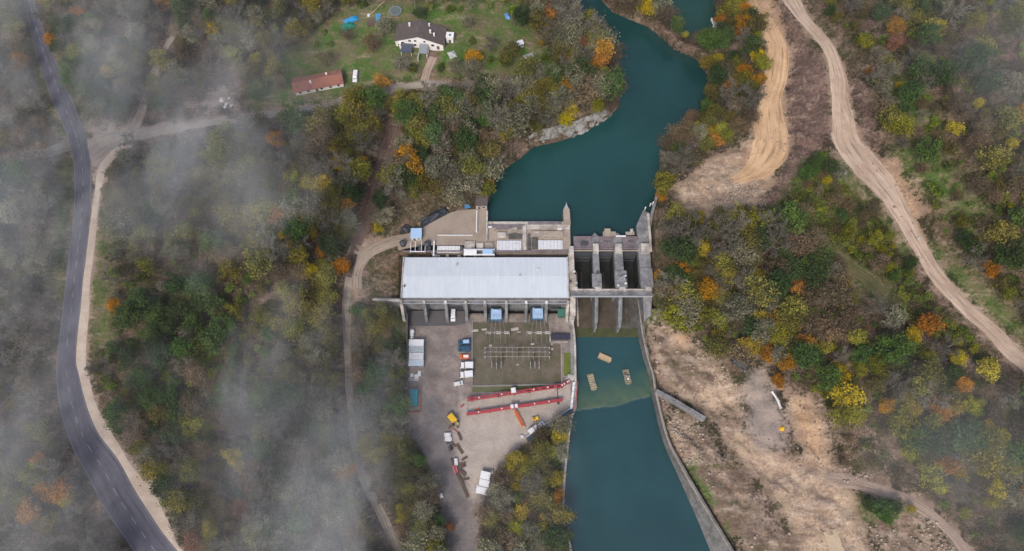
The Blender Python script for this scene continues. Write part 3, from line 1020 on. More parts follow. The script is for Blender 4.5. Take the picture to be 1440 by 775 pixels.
rf = MB().xprism([(-9.0, 13.4), (9.1, 13.4), (9.1, 13.9), (0.2, 14.5), (-9.0, 13.9)], -34.5, 34.5).build('roof', ROOFM, ph)
sm = MB()
for i in range(23):
    x = -34.5 + 69 * (i + 0.5) / 23
    sm.xprism([(-9.02, 13.88), (-9.02, 13.95), (0.2, 14.56), (9.12, 13.96), (9.12, 13.86), (0.2, 14.46)], x - 0.06, x + 0.06)
sm.build('roof_seam', SEAM, rf)
MB().box(-35.0, -34.53, -9.3, 9.1, 13.0, 14.7).build('parapet', CON_L, ph)
MB().box(34.53, 35.0, -9.3, 9.1, 13.0, 14.7).build('parapet', CON_L, ph)
for (vx, vy, c) in ((14.5, 0.5, STEEL), (-33.6, -4.3, STEEL_D), (22.0, 3.2, WHITE2), (-12.0, 5.5, STEEL)):
    MB().tube((vx, vy, 13.8), (vx, vy, 15.0), 0.28, n=10).tube((vx, vy, 15.0), (vx, vy, 15.15), 0.42, n=10).build('roof_vent', c, ph)
MB().box(-35.2, 35.2, -11.0, -9.22, 11.1, 11.5).build('ledge', CON, ph)
cr = MB()
for y in (-9.6, -10.8):
    cr.box(-35.2, 35.2, y - 0.09, y + 0.09, 11.5, 11.85)
cr.build('crane_rail', STEEL, ph)
FINX = [-46.2, -36.6, -27.7, -19.3, -11.3, -2.4, 5.9, 14.4, 23.4]
for i, fx in enumerate(FINX):
    x = fx + 11.2
    MB().xprism([(-9.21, -1), (-15.6, -1), (-15.2, 1.5), (-11.3, 11.1), (-9.21, 11.1)], x - 0.6, x + 0.6).build('buttress', CON_L if i in (0, 8) else CON, ph)
    MB().box(x - 0.5, x + 0.5, -11.1, -10.0, 11.5, 12.7).build('bracket', WHITE2 if i in (2, 6, 7) else CON_L, ph)
for i in range(8):
    xm = (FINX[i] + FINX[i + 1]) / 2 + 11.2
    if i in (2, 4, 6, 7):
        f = MB().box(xm - 2.3, xm + 2.3, -9.3, -9.21, 0.1, 4.6).build('door', STEEL_D, ph)
    MB().box(xm - 2.6, xm + 2.6, -9.32, -9.21, 7.2, 9.4).build('window', GLASS if i % 2 else STEEL_D, ph)

# ------------------------------------------------------------------ dam block with its intake deck
dam = thing('dam', 'concrete dam block with stained intake deck between the reservoir and the powerhouse', 'dam', (-11, 11, 0))
X0 = 11.0
MB().box(-35.5, 36.2, -5.2, 7.4, -6, 12.9).build('body', CON_T, dam)
MB().box(-35.5, 36.2, -7.4, -5.22, -6, 9.5).build('gallery', CON_D, dam)
MB().box(0.2, 36.2, 5.5, 9.0, 4, 13.25).build('deck', CON_L, dam)
MB().box(-35.5, 36.0, -5.6, -5.0, 12.9, 13.8).build('parapet', CON_P, dam)
for (a, b, c, d, t) in ((699, 733, 338.5, 352, HATCH), (757, 791, 338, 350.5, HATCH), (614.5, 647, 346, 355, WHITE2)):
    p, q = at(a, d, 13.5), at(b, c, 13.5)
    h = MB().box(p.x + 11, q.x + 11, p.y - 11, q.y - 11, 12.95, 13.6).build('hatch_cover', t, dam)
    g = MB()
    for k in range(7):
        x = p.x + 11 + (q.x - p.x) * (k + 0.5) / 7
        g.box(x - 0.08, x + 0.08, p.y - 11, q.y - 11, 13.6, 13.7)
    g.build('rib', STEEL, h)
for k, (a, b, c, d, zt, mt) in enumerate([(686, 738, 316, 322, 13.6, CON_P), (742, 790, 313, 316, 13.7, CON_P), (735, 740, 318, 352, 13.9, CON_L), (742, 746, 330, 352, 13.7, CON_D),
                                         (700, 712, 328, 334, 14.2, CON_L), (715, 735, 329, 336, 13.4, CON_D), (748, 756, 332, 350, 13.5, CON_D), (746, 792, 326, 334, 14.0, CON_T),
                                         (653, 668, 340, 351, 13.9, CON_L), (670, 680, 343, 350, 14.3, CON_L), (682, 694, 342, 352, 14.0, CON_T), (634, 652, 347, 352, 13.2, CON_D),
                                         (598, 606, 342, 351, 13.2, STEEL_D), (609, 612, 340, 360, 14.4, WHITE2)]):
    p, q = at(a, d, 13.2), at(b, c, 13.2)
    MB().box(p.x + 11, q.x + 11, p.y - 11, q.y - 11, 12.92 + 0.003 * k, zt).build('kerb' if b - a > 40 else 'plinth', mt, dam, bevel=0.05)
rr = random.Random(5)
for k in range(16):
    p = at(rr.uniform(688, 792), rr.uniform(317, 334), 13)
    s = rr.uniform(0.5, 1.5)
    MB().box(p.x + 11 - s, p.x + 11 + s, p.y - 11 - s * 0.5, p.y - 11 + s * 0.6, 13.2, 13.3 + rr.uniform(0.1, 0.8)).build('bollard' if s < 0.8 else 'plinth', rr.choice([CON_L, CON_T, CON_D, WHITE2]), dam)
for k in range(9):
    p = at(rr.uniform(575, 695), rr.uniform(352, 360), 10)
    s = rr.uniform(0.5, 1.3)
    MB().box(p.x + 11 - s, p.x + 11 + s, -7.0, -5.6, 9.5, 9.8 + rr.uniform(0.2, 2)).build('plinth', rr.choice([CON_L, STEEL, CON_D]), dam)
# upstream nose tower of the dividing wall
MB().prism([(33.4, 7.4), (36.4, 7.4), (36.2, 14.5), (34.8, 17.2), (33.4, 14.5)], 0, 14.2).build('nose_wall', CON_T, dam)
MB().prism([(34.2, 14.6), (35.4, 14.6), (34.8, 17.8)], 14.2, 15.0).build('nose_cap', STEEL, dam)

# ------------------------------------------------------------------ spillway
sp = thing('spillway', 'three bay spillway with tall streaked piers and dark gate shafts beside the powerhouse', 'spillway', (40, 0, 0))


def pier(x0, x1, yn, ys, xs0, xs1, top, mt, name='pier'):
    """x0,x1 thick part north of the service bridge; xs0,xs1 thin tail south of it"""
    m = MB()
    xm = (x0 + x1) / 2
    m.prism([(x0, -11.0), (x1, -11.0), (x1, yn - 1.6), (xm, yn), (x0, yn - 1.6)], -8, top)
    t0, t1 = xs0, xs1
    m.prism([((t0 + t1) / 2 - 0.4, ys), ((t0 + t1) / 2 + 0.4, ys), (t1, ys + 2.5), (t1, -11.02), (t0, -11.02), (t0, ys + 2.5)], -8, [3.5, 3.5, 6.0, 12.6, 12.6, 6.0])
    return m.build(name, mt, sp, loc=(-40, 0, 0))


P1 = (34.4, 37.0)
P2 = (43.6, 47.2)
pier(*P1, 14.5, -25.2, 34.9, 36.3, 13.6, CON)
pier(*P2, 14.5, -25.2, 44.8, 46.4, 13.6, CON)
m = MB().box(24.05, 26.4, -11, 8.0, -8, 13.6)
m.prism([(24.3, -21.5), (26.6, -21.5), (26.6, -11.02), (24.3, -11.02)], -8, [9.0, 9.0, 12.9, 12.9])
m.build('dividing_wall', CON_L, sp, loc=(-40, 0, 0))
m = MB().prism([(54.0, -11), (58.6, -11), (59.2, 12), (60.2, 24), (57.5, 25.5), (54.0, 18)], -8, 13.4)
m.prism([(55.6, -23.5), (58.4, -21), (58.8, -11.02), (54.6, -11.02)], -8, [6.5, 7.5, 12.9, 12.9])
m.build('abutment', CON, sp, loc=(-40, 0, 0))
MOSS = m_concrete('green mossy sill', (0.055, 0.060, 0.022), (0.028, 0.032, 0.014), 0.8)
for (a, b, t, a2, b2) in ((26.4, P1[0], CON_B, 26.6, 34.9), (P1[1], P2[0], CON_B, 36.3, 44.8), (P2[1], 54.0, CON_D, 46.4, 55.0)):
    # weir crest and chute, gate leaf in the slot, floor of the basin
    MB().xprism([(11.5, -8), (11.5, -0.5), (9.0, 0.6), (6.5, 0.2), (3.0, -1.2), (-3.0, -2.2), (-8.0, -2.6), (-8.0, -8)], a - 40 + 0.03, b - 40 - 0.03).build('weir', CON_SHADE, sp)
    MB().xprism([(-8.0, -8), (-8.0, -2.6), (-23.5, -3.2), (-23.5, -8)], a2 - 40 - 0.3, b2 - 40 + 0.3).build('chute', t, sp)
    MB().xprism([(-23.51, -8), (-23.51, -3.22), (-25.6, -3.45), (-28.6, -4.0), (-28.6, -8)], a2 - 40 - 0.8, b2 - 40 + 0.9).build('sill', MOSS, sp)
    for xx, s_ in ((a, 1), (b, -1)):
        MB().box(xx - 40 + (0.004 if s_ > 0 else -0.12), xx - 40 + (0.12 if s_ > 0 else -0.004), -7.5, 6.2, -2.4, 9.5).build('lining', CON_SHADE, sp)  # near-black panels paint the shaft shade onto the side walls
    g = MB().xprism([(8.2, 0.4), (7.4, 0.4), (6.4, 5.0), (6.4, 11.4), (7.2, 11.4), (7.4, 5.0)], a - 40 + 0.1, b - 40 - 0.1).build('gate', STEEL_D, sp)
    gb = MB()
    for z in (2.5, 5.2, 7.8, 9.8):
        gb.box(a - 40 + 0.2, b - 40 - 0.2, 5.7, 6.4, z, z + 0.25)
    gb.build('gate_beam', STEEL_D, g)
    for f in (0.28, 0.55):
        x = a + (b - a) * f
        MB().xprism([(2.0, -0.5), (-10, -2.2), (-22.5, -2.8), (-22.5, -3.4), (-10, -3.0), (2, -1.6)], x - 40 - 0.35, x - 40 + 0.35).build('chute_rib', CON_L if f < 0.5 and a < 30 else CON_B, sp)
for (x0, x1, y0, y1, z1, mt) in ((34.5, 36.9, 4.6, 8.6, 15.2, CON_L), (43.9, 46.9, 4.6, 8.6, 15.2, CON_L), (24.2, 26.3, 4.0, 7.5, 15.0, CON_L), (55.0, 58.6, 4.5, 8.8, 15.0, CON_L),
                                 (33.6, 37.6, -10.8, -4.8, 14.1, CON), (43.2, 48.2, -10.8, -3.4, 14.1, CON), (24.3, 27.0, -10.8, -5.2, 14.2, CON_T), (54.3, 59.2, -10.8, -2.0, 14.0, CON)):
    MB().box(x0 - 40, x1 - 40, y0, y1, 13.0, z1).build('gate_house' if z1 > 14.5 else 'landing', mt, sp, bevel=0.08)
for k in range(16):
    p = rr.choice([(34.0, 37.3), (43.4, 47.8), (24.4, 26.8)])
    x, y = rr.uniform(*p), rr.uniform(-10.5, -4)
    MB().cbox((x - 40, y, 14.5), (rr.uniform(0.4, 1.0), rr.uniform(0.4, 1.2), rr.uniform(0.4, 1.0)), rz=rr.uniform(0, 1)).build('hoist', rr.choice([WHITE, WHITE2, STEEL_D, STEEL, GREY]), sp)

cb = thing('crest_bridge', 'broad purplish brown crest bridge carrying the gate hoists over the spillway', 'bridge', (40, 9, 13))
MB().box(-13.5, 14.2, -2.2, 3.4, -0.9, 0.35).build('deck', CON_P, cb)
for y, t in ((-3.2, CON_T), (-2.25, CON_P), (3.1, CON_P)):
    MB().box(-13.5, 14.2, y, y + 0.5, 0.3, 0.9 if y > -3 else 0.5).build('rail', t, cb)
for (a, b, c, d, z1, mt) in ((848, 866, 326, 332, 1.3, CON_T), (850, 858, 323, 331, 2.2, CON_T), (880, 892, 326, 330, 1.2, CON_T), (866, 880, 331, 333, 1.0, WHITE), (886, 890, 323, 328, 1.9, CON_L)):
    p, q = at(a, d, 14), at(b, c, 14)
    MB().box(p.x - 40, q.x - 40, p.y - 9, q.y - 9, 0.36, z1).build('hoist', mt, cb, bevel=0.05)
for x in (31, 40.5, 51):
    MB().box(x - 40 - 1.5, x - 40 + 1.5, -0.6, 0.9, 0.36, 1.5).build('winch', STEEL_D if x < 35 else CON_P, cb, bevel=0.1)

sb = thing('service_bridge', 'narrow grey footbridge with two parapet beams across the downstream pier ends', 'bridge', (40, -13.2, 12.4))
MB().box(-15.6, 18.6, -1.5, 1.5, -0.4, 0.35).build('deck', CON, sb)
for y in (-1.75, 1.3):
    MB().box(-15.6, 18.6, y, y + 0.45, 0.3, 1.1).build('parapet', STEEL if y < 0 else CON_L, sb)
for x in (26.0, 36.0, 46.0, 57.0):
    MB().box(x - 41.3, x - 38.6, 1.0, 2.4, 0.32, 1.4).build('landing_block', CON_L, sb)

# curved guide wall on the right abutment, upstream side
def strip_wall(name, pxs, z_top, z_bot, width, mt, label, cat, toe=0.0, parent_cap=None, group=None):
    pts = catmull([(*at(a, b, z)[:2], z) for (a, b), z in zip(pxs, z_top)], 1.5)
    o = pts[0]
    root = thing(name, label, cat, (o[0], o[1], 0), 0, group)
    V, Fc = [], []
    for i, p in enumerate(pts):
        t = (pts[min(i + 1, len(pts) - 1)] - pts[max(i - 1, 0)])[:2]
        t = t / np.linalg.norm(t)
        nn = np.array([-t[1], t[0]])
        a = p[:2] - nn * (toe)
        b = p[:2]
        c = p[:2] + nn * width
        zt = p[2]
        V += [(a[0] - o[0], a[1] - o[1], z_bot), (b[0] - o[0], b[1] - o[1], zt), (c[0] - o[0], c[1] - o[1], zt), (c[0] - o[0], c[1] - o[1], z_bot)]
    n = len(pts)
    for i in range(n - 1):
        for k in range(3):
            Fc.append((4 * i + k, 4 * i + k + 1, 4 * i + 5 + k, 4 * i + 4 + k))
    Fc += [(0, 1, 2, 3), (4 * n - 4, 4 * n - 1, 4 * n - 2, 4 * n - 3)]
    MB().add(V, Fc).build('wall', mt, root)
    if parent_cap:
        W, Fc = [], []
        for i, p in enumerate(pts):
            t = (pts[min(i + 1, n - 1)] - pts[max(i - 1, 0)])[:2]
            t = t / np.linalg.norm(t)
            nn = np.array([-t[1], t[0]])
            for q, z in ((-0.12, -0.15), (-0.12, 0.25), (0.7, 0.25), (0.7, -0.15)):
                b = p[:2] + nn * q
                W.append((b[0] - o[0], b[1] - o[1], p[2] + z))
        for i in range(n - 1):
            for k in range(3):
                Fc.append((4 * i + k, 4 * i + k + 1, 4 * i + 5 + k, 4 * i + 4 + k))
        MB().add(W, Fc).build('coping', parent_cap, root)
    return root


CON_G = m_concrete('grey masonry revetment', (0.25, 0.245, 0.25), (0.11, 0.11, 0.105), 0.4)
# channel bank going upstream: left-hand normal of a south->north run points away from the water
CON_R = m_concrete('dark weathered revetment', (0.185, 0.18, 0.18), (0.075, 0.074, 0.072), 0.55)
rows = [(425, 890, 900, 1.4), (440, 892.5, 902, 1.3), (471, 896, 906, 1.2), (500, 902.5, 911.5, 1.2), (531, 912, 918, 1.2), (556, 916, 922.5, 1.3), (618, 931, 938.5, 1.8), (672, 954, 969, 2.6), (731, 980, 1004, 3.6), (775, 998, 1031, 4.6), (860, 1036, 1082, 5.5)]
toe = catmull([at(a, y, -4.6)[:] for (y, a, b, z) in rows], 1.5)
crest = [at(b, y, z) for (y, a, b, z) in rows]
tl = np.array([at(a, y, -4.6)[:2] for (y, a, b, z) in rows])
cw = thing('channel_wall', 'long dark sloped retaining wall curving along the right bank of the tailwater channel', 'retaining wall', (tl[0][0], tl[0][1], 0))
V, W, Fw, Fc = [], [], [], []
cy = np.array([c.y for c in crest])[::-1]
for i, p in enumerate(toe):
    cx = float(np.interp(p[1], cy, np.array([c.x for c in crest])[::-1]))
    cz = float(np.interp(p[1], cy, np.array([c.z for c in crest])[::-1]))
    p0 = (p[0] - tl[0][0], p[1] - tl[0][1])
    wv = max(cx - p[0], 0.9)
    f = wv - min(0.9, wv * 0.5)
    V += [(p0[0] - 0.3, p0[1], -9), (p0[0], p0[1], -4.2), (p0[0] + f, p0[1], cz), (p0[0] + wv + 0.5, p0[1], cz), (p0[0] + wv + 0.5, p0[1], -9)]
    W += [(p0[0] + f - 0.08, p0[1], cz - 0.1), (p0[0] + f - 0.08, p0[1], cz + 0.18), (p0[0] + f + 0.45, p0[1], cz + 0.18), (p0[0] + f + 0.45, p0[1], cz - 0.1)]
n = len(toe)
for i in range(n - 1):
    for k in range(4):
        Fw.append((5 * i + k, 5 * i + k + 1, 5 * i + 6 + k, 5 * i + 5 + k))
    for k in range(3):
        Fc.append((4 * i + k, 4 * i + k + 1, 4 * i + 5 + k, 4 * i + 4 + k))
MB().add(V, Fw).build('wall', CON_R, cw)
MB().add(W, Fc).build('coping', CON_T, cw)
strip_wall('wing_wall', [(921, 552), (950, 568), (990, 592)], [3.0, 4.2, 5.6], -6, 1.8, CON_G, 'tapering grey wing wall running from the channel wall up into the dug slope', 'retaining wall', toe=-0.6, parent_cap=CON_G)
strip_wall('quay_wall', [(803, 446), (807, 475), (808, 520), (808, 573), (803, 585), (797, 630), (792, 685), (792, 735), (802, 775), (812, 860)], [0.4, 0.4, 0.5, 0.5, 0.0, -1.0, -1.6, -1.8, -2.0, -2.0], -9, -1.6, CON_G,
           'low grey quay wall between the work yard and the tailwater', 'retaining wall', toe=-0.2 if False else 0.0, parent_cap=CON_L)
strip_wall('hillside_wall', [(514, 421.5), (535, 423), (566, 424)], [6.5, 9.5, 11.0], -3, 1.3, CON, 'grey hillside retaining wall stepping down from the left end of the powerhouse', 'retaining wall', toe=0.6, parent_cap=CON_L)
strip_wall('upper_guide_wall', [(900, 352), (914, 322), (919, 300), (926, 276), (938, 252)], [13.6, 13.6, 13.4, 13.0, 12.0], 3, 1.2, CON_G, 'grey guide wall lining the reservoir bank above the right abutment', 'retaining wall', toe=1.4, parent_cap=None)
strip_wall('yard_edge_wall', [(571.5, 440), (571.5, 480), (573, 520)], [4.5, 3.5, 1.5], -2, 0.5, CON_D, 'dark low wall holding the grassy slope beside the stacked site cabins', 'retaining wall')
for (a, b) in ((907.6, 292.5), (915, 287), (918.5, 285)):
    p = at(a, b, 14.2)
    o = MB().tube((0, 0, -2.0), (0, 0, 0.4), 0.24, n=10).tube((0, 0, 0.4), (0, 0, 0.7), 0.34, 0.22, n=10).build('bollard', WHITE, None, p)
    tag(o, 'white mooring bollard at the upstream end of the right abutment', 'bollard', 'bollards on the right abutment')
p = at(912.5, 318, 14)
o = MB().box(-0.5, 0.5, -7.5, 6.0, -0.7, 0.7).box(-0.5, 0.5, -12, -7.6, -0.7, 0.3).build('stop_wall', CON_L, None, p, bevel=0.06)
tag(o, 'thin cream stub wall standing along the right abutment top', 'wall')

# ------------------------------------------------------------------ terrace left of the intake
tp = sheet('terrace', pxpoly([(560, 338), (577, 327), (596, 318.5), (633, 299.5), (643, 296), (671, 294), (685.5, 294.5), (686, 345), (596, 345), (560, 352)], 13.0), 13.02,
           m_ground('tan packed terrace gravel', (0.285, 0.235, 0.195), (0.235, 0.19, 0.155), (0.33, 0.28, 0.235), 0.5, False, 0.03))


def cube_thing(name, label, cat, px, py, z, size, mt, rz=0.0, roof=None, group=None, over=0.25, extra=None):
    """small site building: body, slightly overhanging roof, door and window"""
    p = at(px, py, z)
    t = thing(name, label, cat, p, rz, group)
    sx, sy, sz = size
    MB().box(-sx / 2, sx / 2, -sy / 2, sy / 2, -0.4, sz).build('wall', mt, t)
    r = MB().box(-sx / 2 - over, sx / 2 + over, -sy / 2 - over, sy / 2 + over, sz, sz + 0.22).build('roof', roof or mt, t, bevel=0.04)
    MB().box(-sx * 0.2 - 0.5, -sx * 0.2 + 0.4, -sy / 2 - 0.04, -sy / 2 + 0.01, 0, min(2.0, sz - 0.3)).build('door', STEEL_D, t)
    MB().box(sx * 0.1, sx * 0.1 + 1.0, -sy / 2 - 0.04, -sy / 2 + 0.01, 1.0, min(1.9, sz - 0.25)).build('window', GLASS, t)
    return t


t = cube_thing('plant_house', 'small dark roofed hut on the reservoir edge at the top of the terrace', 'hut', 677.5, 286.5, 13, (4.8, 5.2, 3.0), CON_L, 0, SLATE)
t = cube_thing('site_cabin', 'small pale blue roofed cabin at the left end of the tan terrace', 'cabin', 586.5, 332.0, 13, (4.2, 4.2, 2.8), WHITE2, 0.02, BLUE_L)
w = MB().box(-0.25, 0.25, -5.2, 5.2, -0.1, 1.1).box(-0.4, 0.4, -5.2, -4.6, 1.1, 1.3).build('low_wall', WHITE2, None, at(670.5, 312, 13))
tag(w, 'thin whitewashed wall crossing the terrace below the dark roofed hut', 'wall')
w = MB().box(-0.35, 0.35, -7.4, 7.0, -0.5, 1.2).build('low_wall', CON_L, None, at(684.8, 318, 13))
tag(w, 'cream parapet wall between the terrace and the reservoir', 'wall')
w = MB().box(-7.5, 7.5, -0.12, 0.12, -0.1, 0.5)
for k in range(9):
    w.box(-7.4 + k * 1.85, -7.2 + k * 1.85, -0.12, 0.12, 0.5, 0.9)
tag(w.build('guard_rail', WHITE2, None, at(640, 331, 13.1)), 'low broken white guard rail across the lower part of the terrace', 'guard rail')


def lump(name, label, cat, px, py, size, mt, z=None, rz=0.0, seed=0, group=None, n=14):
    """heap under a sheet: ridged mound mesh"""
    p = at(px, py, z) if z is not None else gat(px, py)
    sx, sy, sz = size
    V = []
    for j in range(n):
        for i in range(n):
            u, v = i / (n - 1) * 2 - 1, j / (n - 1) * 2 - 1
            r = max(abs(u), abs(v)) ** 2.2
            h = (1 - r) * (0.55 + 0.75 * float(fnoise(i * 1.0, j * 1.0, 3.2, seed, 3)))
            wob = 1 + 0.25 * (float(vnoise(u * 3 + 9, v * 3, 0.9, seed + 2)) - 0.5)
            V.append((u * sx / 2 * wob, v * sy / 2 * wob, sz * h - 0.15))
    mb = MB().add(V, [(j * n + i, j * n + i + 1, (j + 1) * n + i + 1, (j + 1) * n + i) for j in range(n - 1) for i in range(n - 1)])
    return tag(mb.build(name, mt, None, p, rz), label, cat, group)


lump('tarpaulin', 'long black tarpaulin over a heap along the slanting upper edge of the terrace', 'tarpaulin', 608, 305, (13.5, 4.4, 2.2), TARP, 13, R(33), 3)
lump('tarpaulin', 'black tarpaulin bundle at the uphill tip of the dark sheeted heap', 'tarpaulin', 622, 296, (5.5, 4.5, 2.2), TARP, 13, R(20), 6)
lump('tarpaulin', 'rounded dark sheet left of the pale blue roofed cabin', 'tarpaulin', 572, 321, (4.0, 4.6, 1.6), TARP, 13, R(60), 8)
lump('tarpaulin', 'bright blue tarpaulin beside the dark roofed hut', 'tarpaulin', 657, 289.5, (3.0, 2.6, 1.3), BLUE, 13, 0.3, 5)
fr = thing('winch_stand', 'open white steel frame standing below the pale blue roofed cabin', 'winch stand', at(588, 349, 13))
for x in (-3.0, -1.0, 1.6, 3.2):
    MB().box(x - 0.12, x + 0.12, -2.4, 2.4, 1.2, 1.5).build('beam', WHITE2, fr)
for (x, y) in ((-3, -2.3), (3.2, -2.3), (-3, 2.3), (3.2, 2.3)):
    MB().box(x - 0.12, x + 0.12, y - 0.12, y + 0.12, -0.1, 1.2).build('leg', STEEL, fr)
MB().box(-3.2, 3.4, -2.5, -2.2, 1.5, 1.8).build('cross_beam', WHITE, fr)
MB().box(0.2, 2.0, -2.0, 1.0, 0.0, 1.0).build('winch', STEEL_D, fr)
for k, (a, b) in enumerate(((601, 345), (567, 344))):
    o = MB().tube((0, 0, 0), (0, 0, 2.2), 1.3, n=16).tube((0, 0, 2.2), (0, 0, 2.5), 1.3, 0.5, n=16).build('tank', STEEL_D, None, at(a, b, 13))
    tag(o, ('dark round tank right of the white steel frame', 'dark round tank left of the white steel frame')[k], 'tank')
rk = thing('trash_rake', 'white trash rake gantry standing over the gap between intake deck and powerhouse roof', 'gantry', at(674, 357, 13))
for y in (-1.2, 1.2):
    MB().box(-6.6, 6.6, y - 0.25, y + 0.25, 1.6, 2.1).build('beam', WHITE2, rk)
for x in (-6.2, -2, 2, 6.2):
    MB().box(x - 0.2, x + 0.2, -1.3, 1.3, -0.1, 1.6).build('leg', STEEL, rk)
MB().box(-6.4, -1.0, -1.0, 1.0, 2.1, 2.5).build('trolley', WHITE, rk)
MB().box(1.5, 5.8, -1.0, 1.0, 2.1, 2.9).build('trolley', BLUE_L, rk)
# ------------------------------------------------------------------ vehicles
def wheels(t, xs, w, r=0.36):
    for x in xs:
        for s in (-1, 1):
            MB().tube((x, s * w - 0.12, r), (x, s * w + 0.12, r), r, n=12).build('wheel', RUBBER, t)


def glass_band(t, pts, name='window'):
    MB().add(pts, [(0, 1, 2, 3)]).build(name, GLASS, t)


def van(px, py, rz, mt, label, L=5.2, W=2.0, H=2.2, z=None, hood=1.0, name='van', cat='van', roofmt=None):
    p = at(px, py, z) if z is not None else gat(px, py)
    t = thing(name, label, cat, p, rz)
    h0 = 0.35
    prof = [(-L / 2, h0), (L / 2, h0), (L / 2, 0.95), (L / 2 - hood * 0.25, 1.1), (L / 2 - hood, 1.22), (L / 2 - hood - 0.75, H), (-L / 2 + 0.1, H), (-L / 2, H - 0.25)]
    M = Matrix.Rotation(R(-90), 4, 'Z') @ Matrix.Identity(4)
    m = MB()
    n = len(prof)
    V = [(x, -W / 2 + (0.1 if zz > 1.3 else 0), zz) for x, zz in prof] + [(x, W / 2 - (0.1 if zz > 1.3 else 0), zz) for x, zz in prof]
    m.add(V, [tuple(range(n)), tuple(range(2 * n - 1, n - 1, -1))] + [(i, n + i, n + (i + 1) % n, (i + 1) % n) for i in range(n)])
    m.build('body', mt, t, bevel=0.06)
    x0, x1 = L / 2 - hood - 0.03, L / 2 - hood - 0.72
    glass_band(t, [(x0, -W / 2 + 0.18, 1.27), (x0, W / 2 - 0.18, 1.27), (x1, W / 2 - 0.22, H - 0.06), (x1, -W / 2 + 0.22, H - 0.06)], 'windscreen')
    for s in (-1, 1):
        y = s * (W / 2 - 0.03)
        glass_band(t, [(x1 - 0.1, y, 1.35), (x1 - 1.2, y, 1.35), (x1 - 1.2, s * (W / 2 - 0.085), H - 0.2), (x1 - 0.2, s * (W / 2 - 0.085), H - 0.2)])
        MB().cbox((L / 2 - 0.02, s * (W / 2 - 0.3), 0.85), (0.08, 0.35, 0.18)).build('headlight', WHITE, t)
        MB().cbox((-L / 2 + 0.0, s * (W / 2 - 0.2), 1.0), (0.06, 0.18, 0.4)).build('tail_light', RED, t)
        MB().cbox((L / 2 - hood - 0.35, s * (W / 2 + 0.1), 1.35), (0.12, 0.2, 0.25)).build('mirror', STEEL_D, t)
    if roofmt:
        MB().box(-L / 2 + 0.5, 0.4, -W / 2 + 0.35, W / 2 - 0.35, H + 0.004, H + 0.12).build('roof_rack', roofmt, t)
    wheels(t, (-L / 2 + 0.9, L / 2 - 0.9), W / 2 - 0.12)
    return t


def truck(px, py, rz, label, L=6.0, W=2.3, cabmt=None, boxmt=None, boxh=2.7, z=None):
    p = at(px, py, z) if z is not None else gat(px, py)
    t = thing('truck', label, 'truck', p, rz)
    MB().box(-L / 2, L / 2 - 0.2, -W / 2 + 0.35, W / 2 - 0.35, 0.55, 0.85).build('chassis', STEEL_D, t)
    MB().box(-L / 2, L / 2 - 2.1, -W / 2, W / 2, 0.86, boxh).build('cargo_box', boxmt or WHITE, t, bevel=0.05)
    m = MB()
    prof = [(L / 2 - 1.75, 0.5), (L / 2, 0.5), (L / 2, 1.3), (L / 2 - 0.45, 2.1), (L / 2 - 1.75, 2.15)]
    n = len(prof)
    V = [(x, -W / 2 + 0.1, zz) for x, zz in prof] + [(x, W / 2 - 0.1, zz) for x, zz in prof]
    m.add(V, [tuple(range(n)), tuple(range(2 * n - 1, n - 1, -1))] + [(i, n + i, n + (i + 1) % n, (i + 1) % n) for i in range(n)])
    m.build('cab', cabmt or WHITE, t, bevel=0.07)
    glass_band(t, [(L / 2 - 0.03 + 0.03, -W / 2 + 0.25, 1.34), (L / 2 + 0.0, W / 2 - 0.25, 1.34), (L / 2 - 0.41, W / 2 - 0.28, 2.08), (L / 2 - 0.41, -W / 2 + 0.28, 2.08)], 'windscreen')
    for s in (-1, 1):
        MB().cbox((L / 2 + 0.02, s * (W / 2 - 0.4), 0.85), (0.06, 0.35, 0.2)).build('headlight', WHITE2, t)
    wheels(t, (-L / 2 + 1.0, L / 2 - 0.9), W / 2 - 0.15, 0.42)
    return t


van(653, 482.5, PI + 0.06, BLUE_D, 'upper of two dark blue vans parked by the switchyard fence, with a pale roof load', 5.2, 2.2, 2.2, 0, roofmt=BLUE_L)
van(653, 491.5, PI - 0.03, BLUE_D, 'lower of two dark blue vans parked by the switchyard fence', 5.2, 2.2, 2.2, 0)
van(653.5, 502.5, PI + 0.04, ORANGE, 'small orange car with a white roof between the blue vans and white trucks', 4.2, 1.8, 1.6, 0, name='parked_car', cat='car', roofmt=WHITE)
truck(656.5, 515.0, PI, 'upper of two white box trucks parked side by side in the yard', 5.6, 2.5, z=0)
truck(656, 527.8, PI + 0.08, 'lower of two white box trucks parked side by side in the yard', 5.6, 2.5, z=0)
van(637.5, 444.5, R(-90), WHITE, 'white van parked in a bay between the powerhouse buttresses', 5.2, 2.0, 2.2, 0)
van(500.5, 109.5, R(-92), WHITE, 'white van parked on the grass right of the red roofed house', 5.6, 2.0, 2.3)
truck(750, 604.5, R(38), 'white truck parked along the pipes at the slanting edge of the yard', 4.6, 1.9, z=0)
van(760, 598.0, R(40), WHITE, 'small white car just ahead of the white truck by the pipes', 3.2, 1.7, 1.6, 0, name='parked_car', cat='car', hood=0.8)
van(645, 540, R(15), WHITE2, 'dusty pale car standing alone below the white box trucks', 3.8, 1.7, 1.5, 0, name='parked_car', cat='car', hood=0.9)


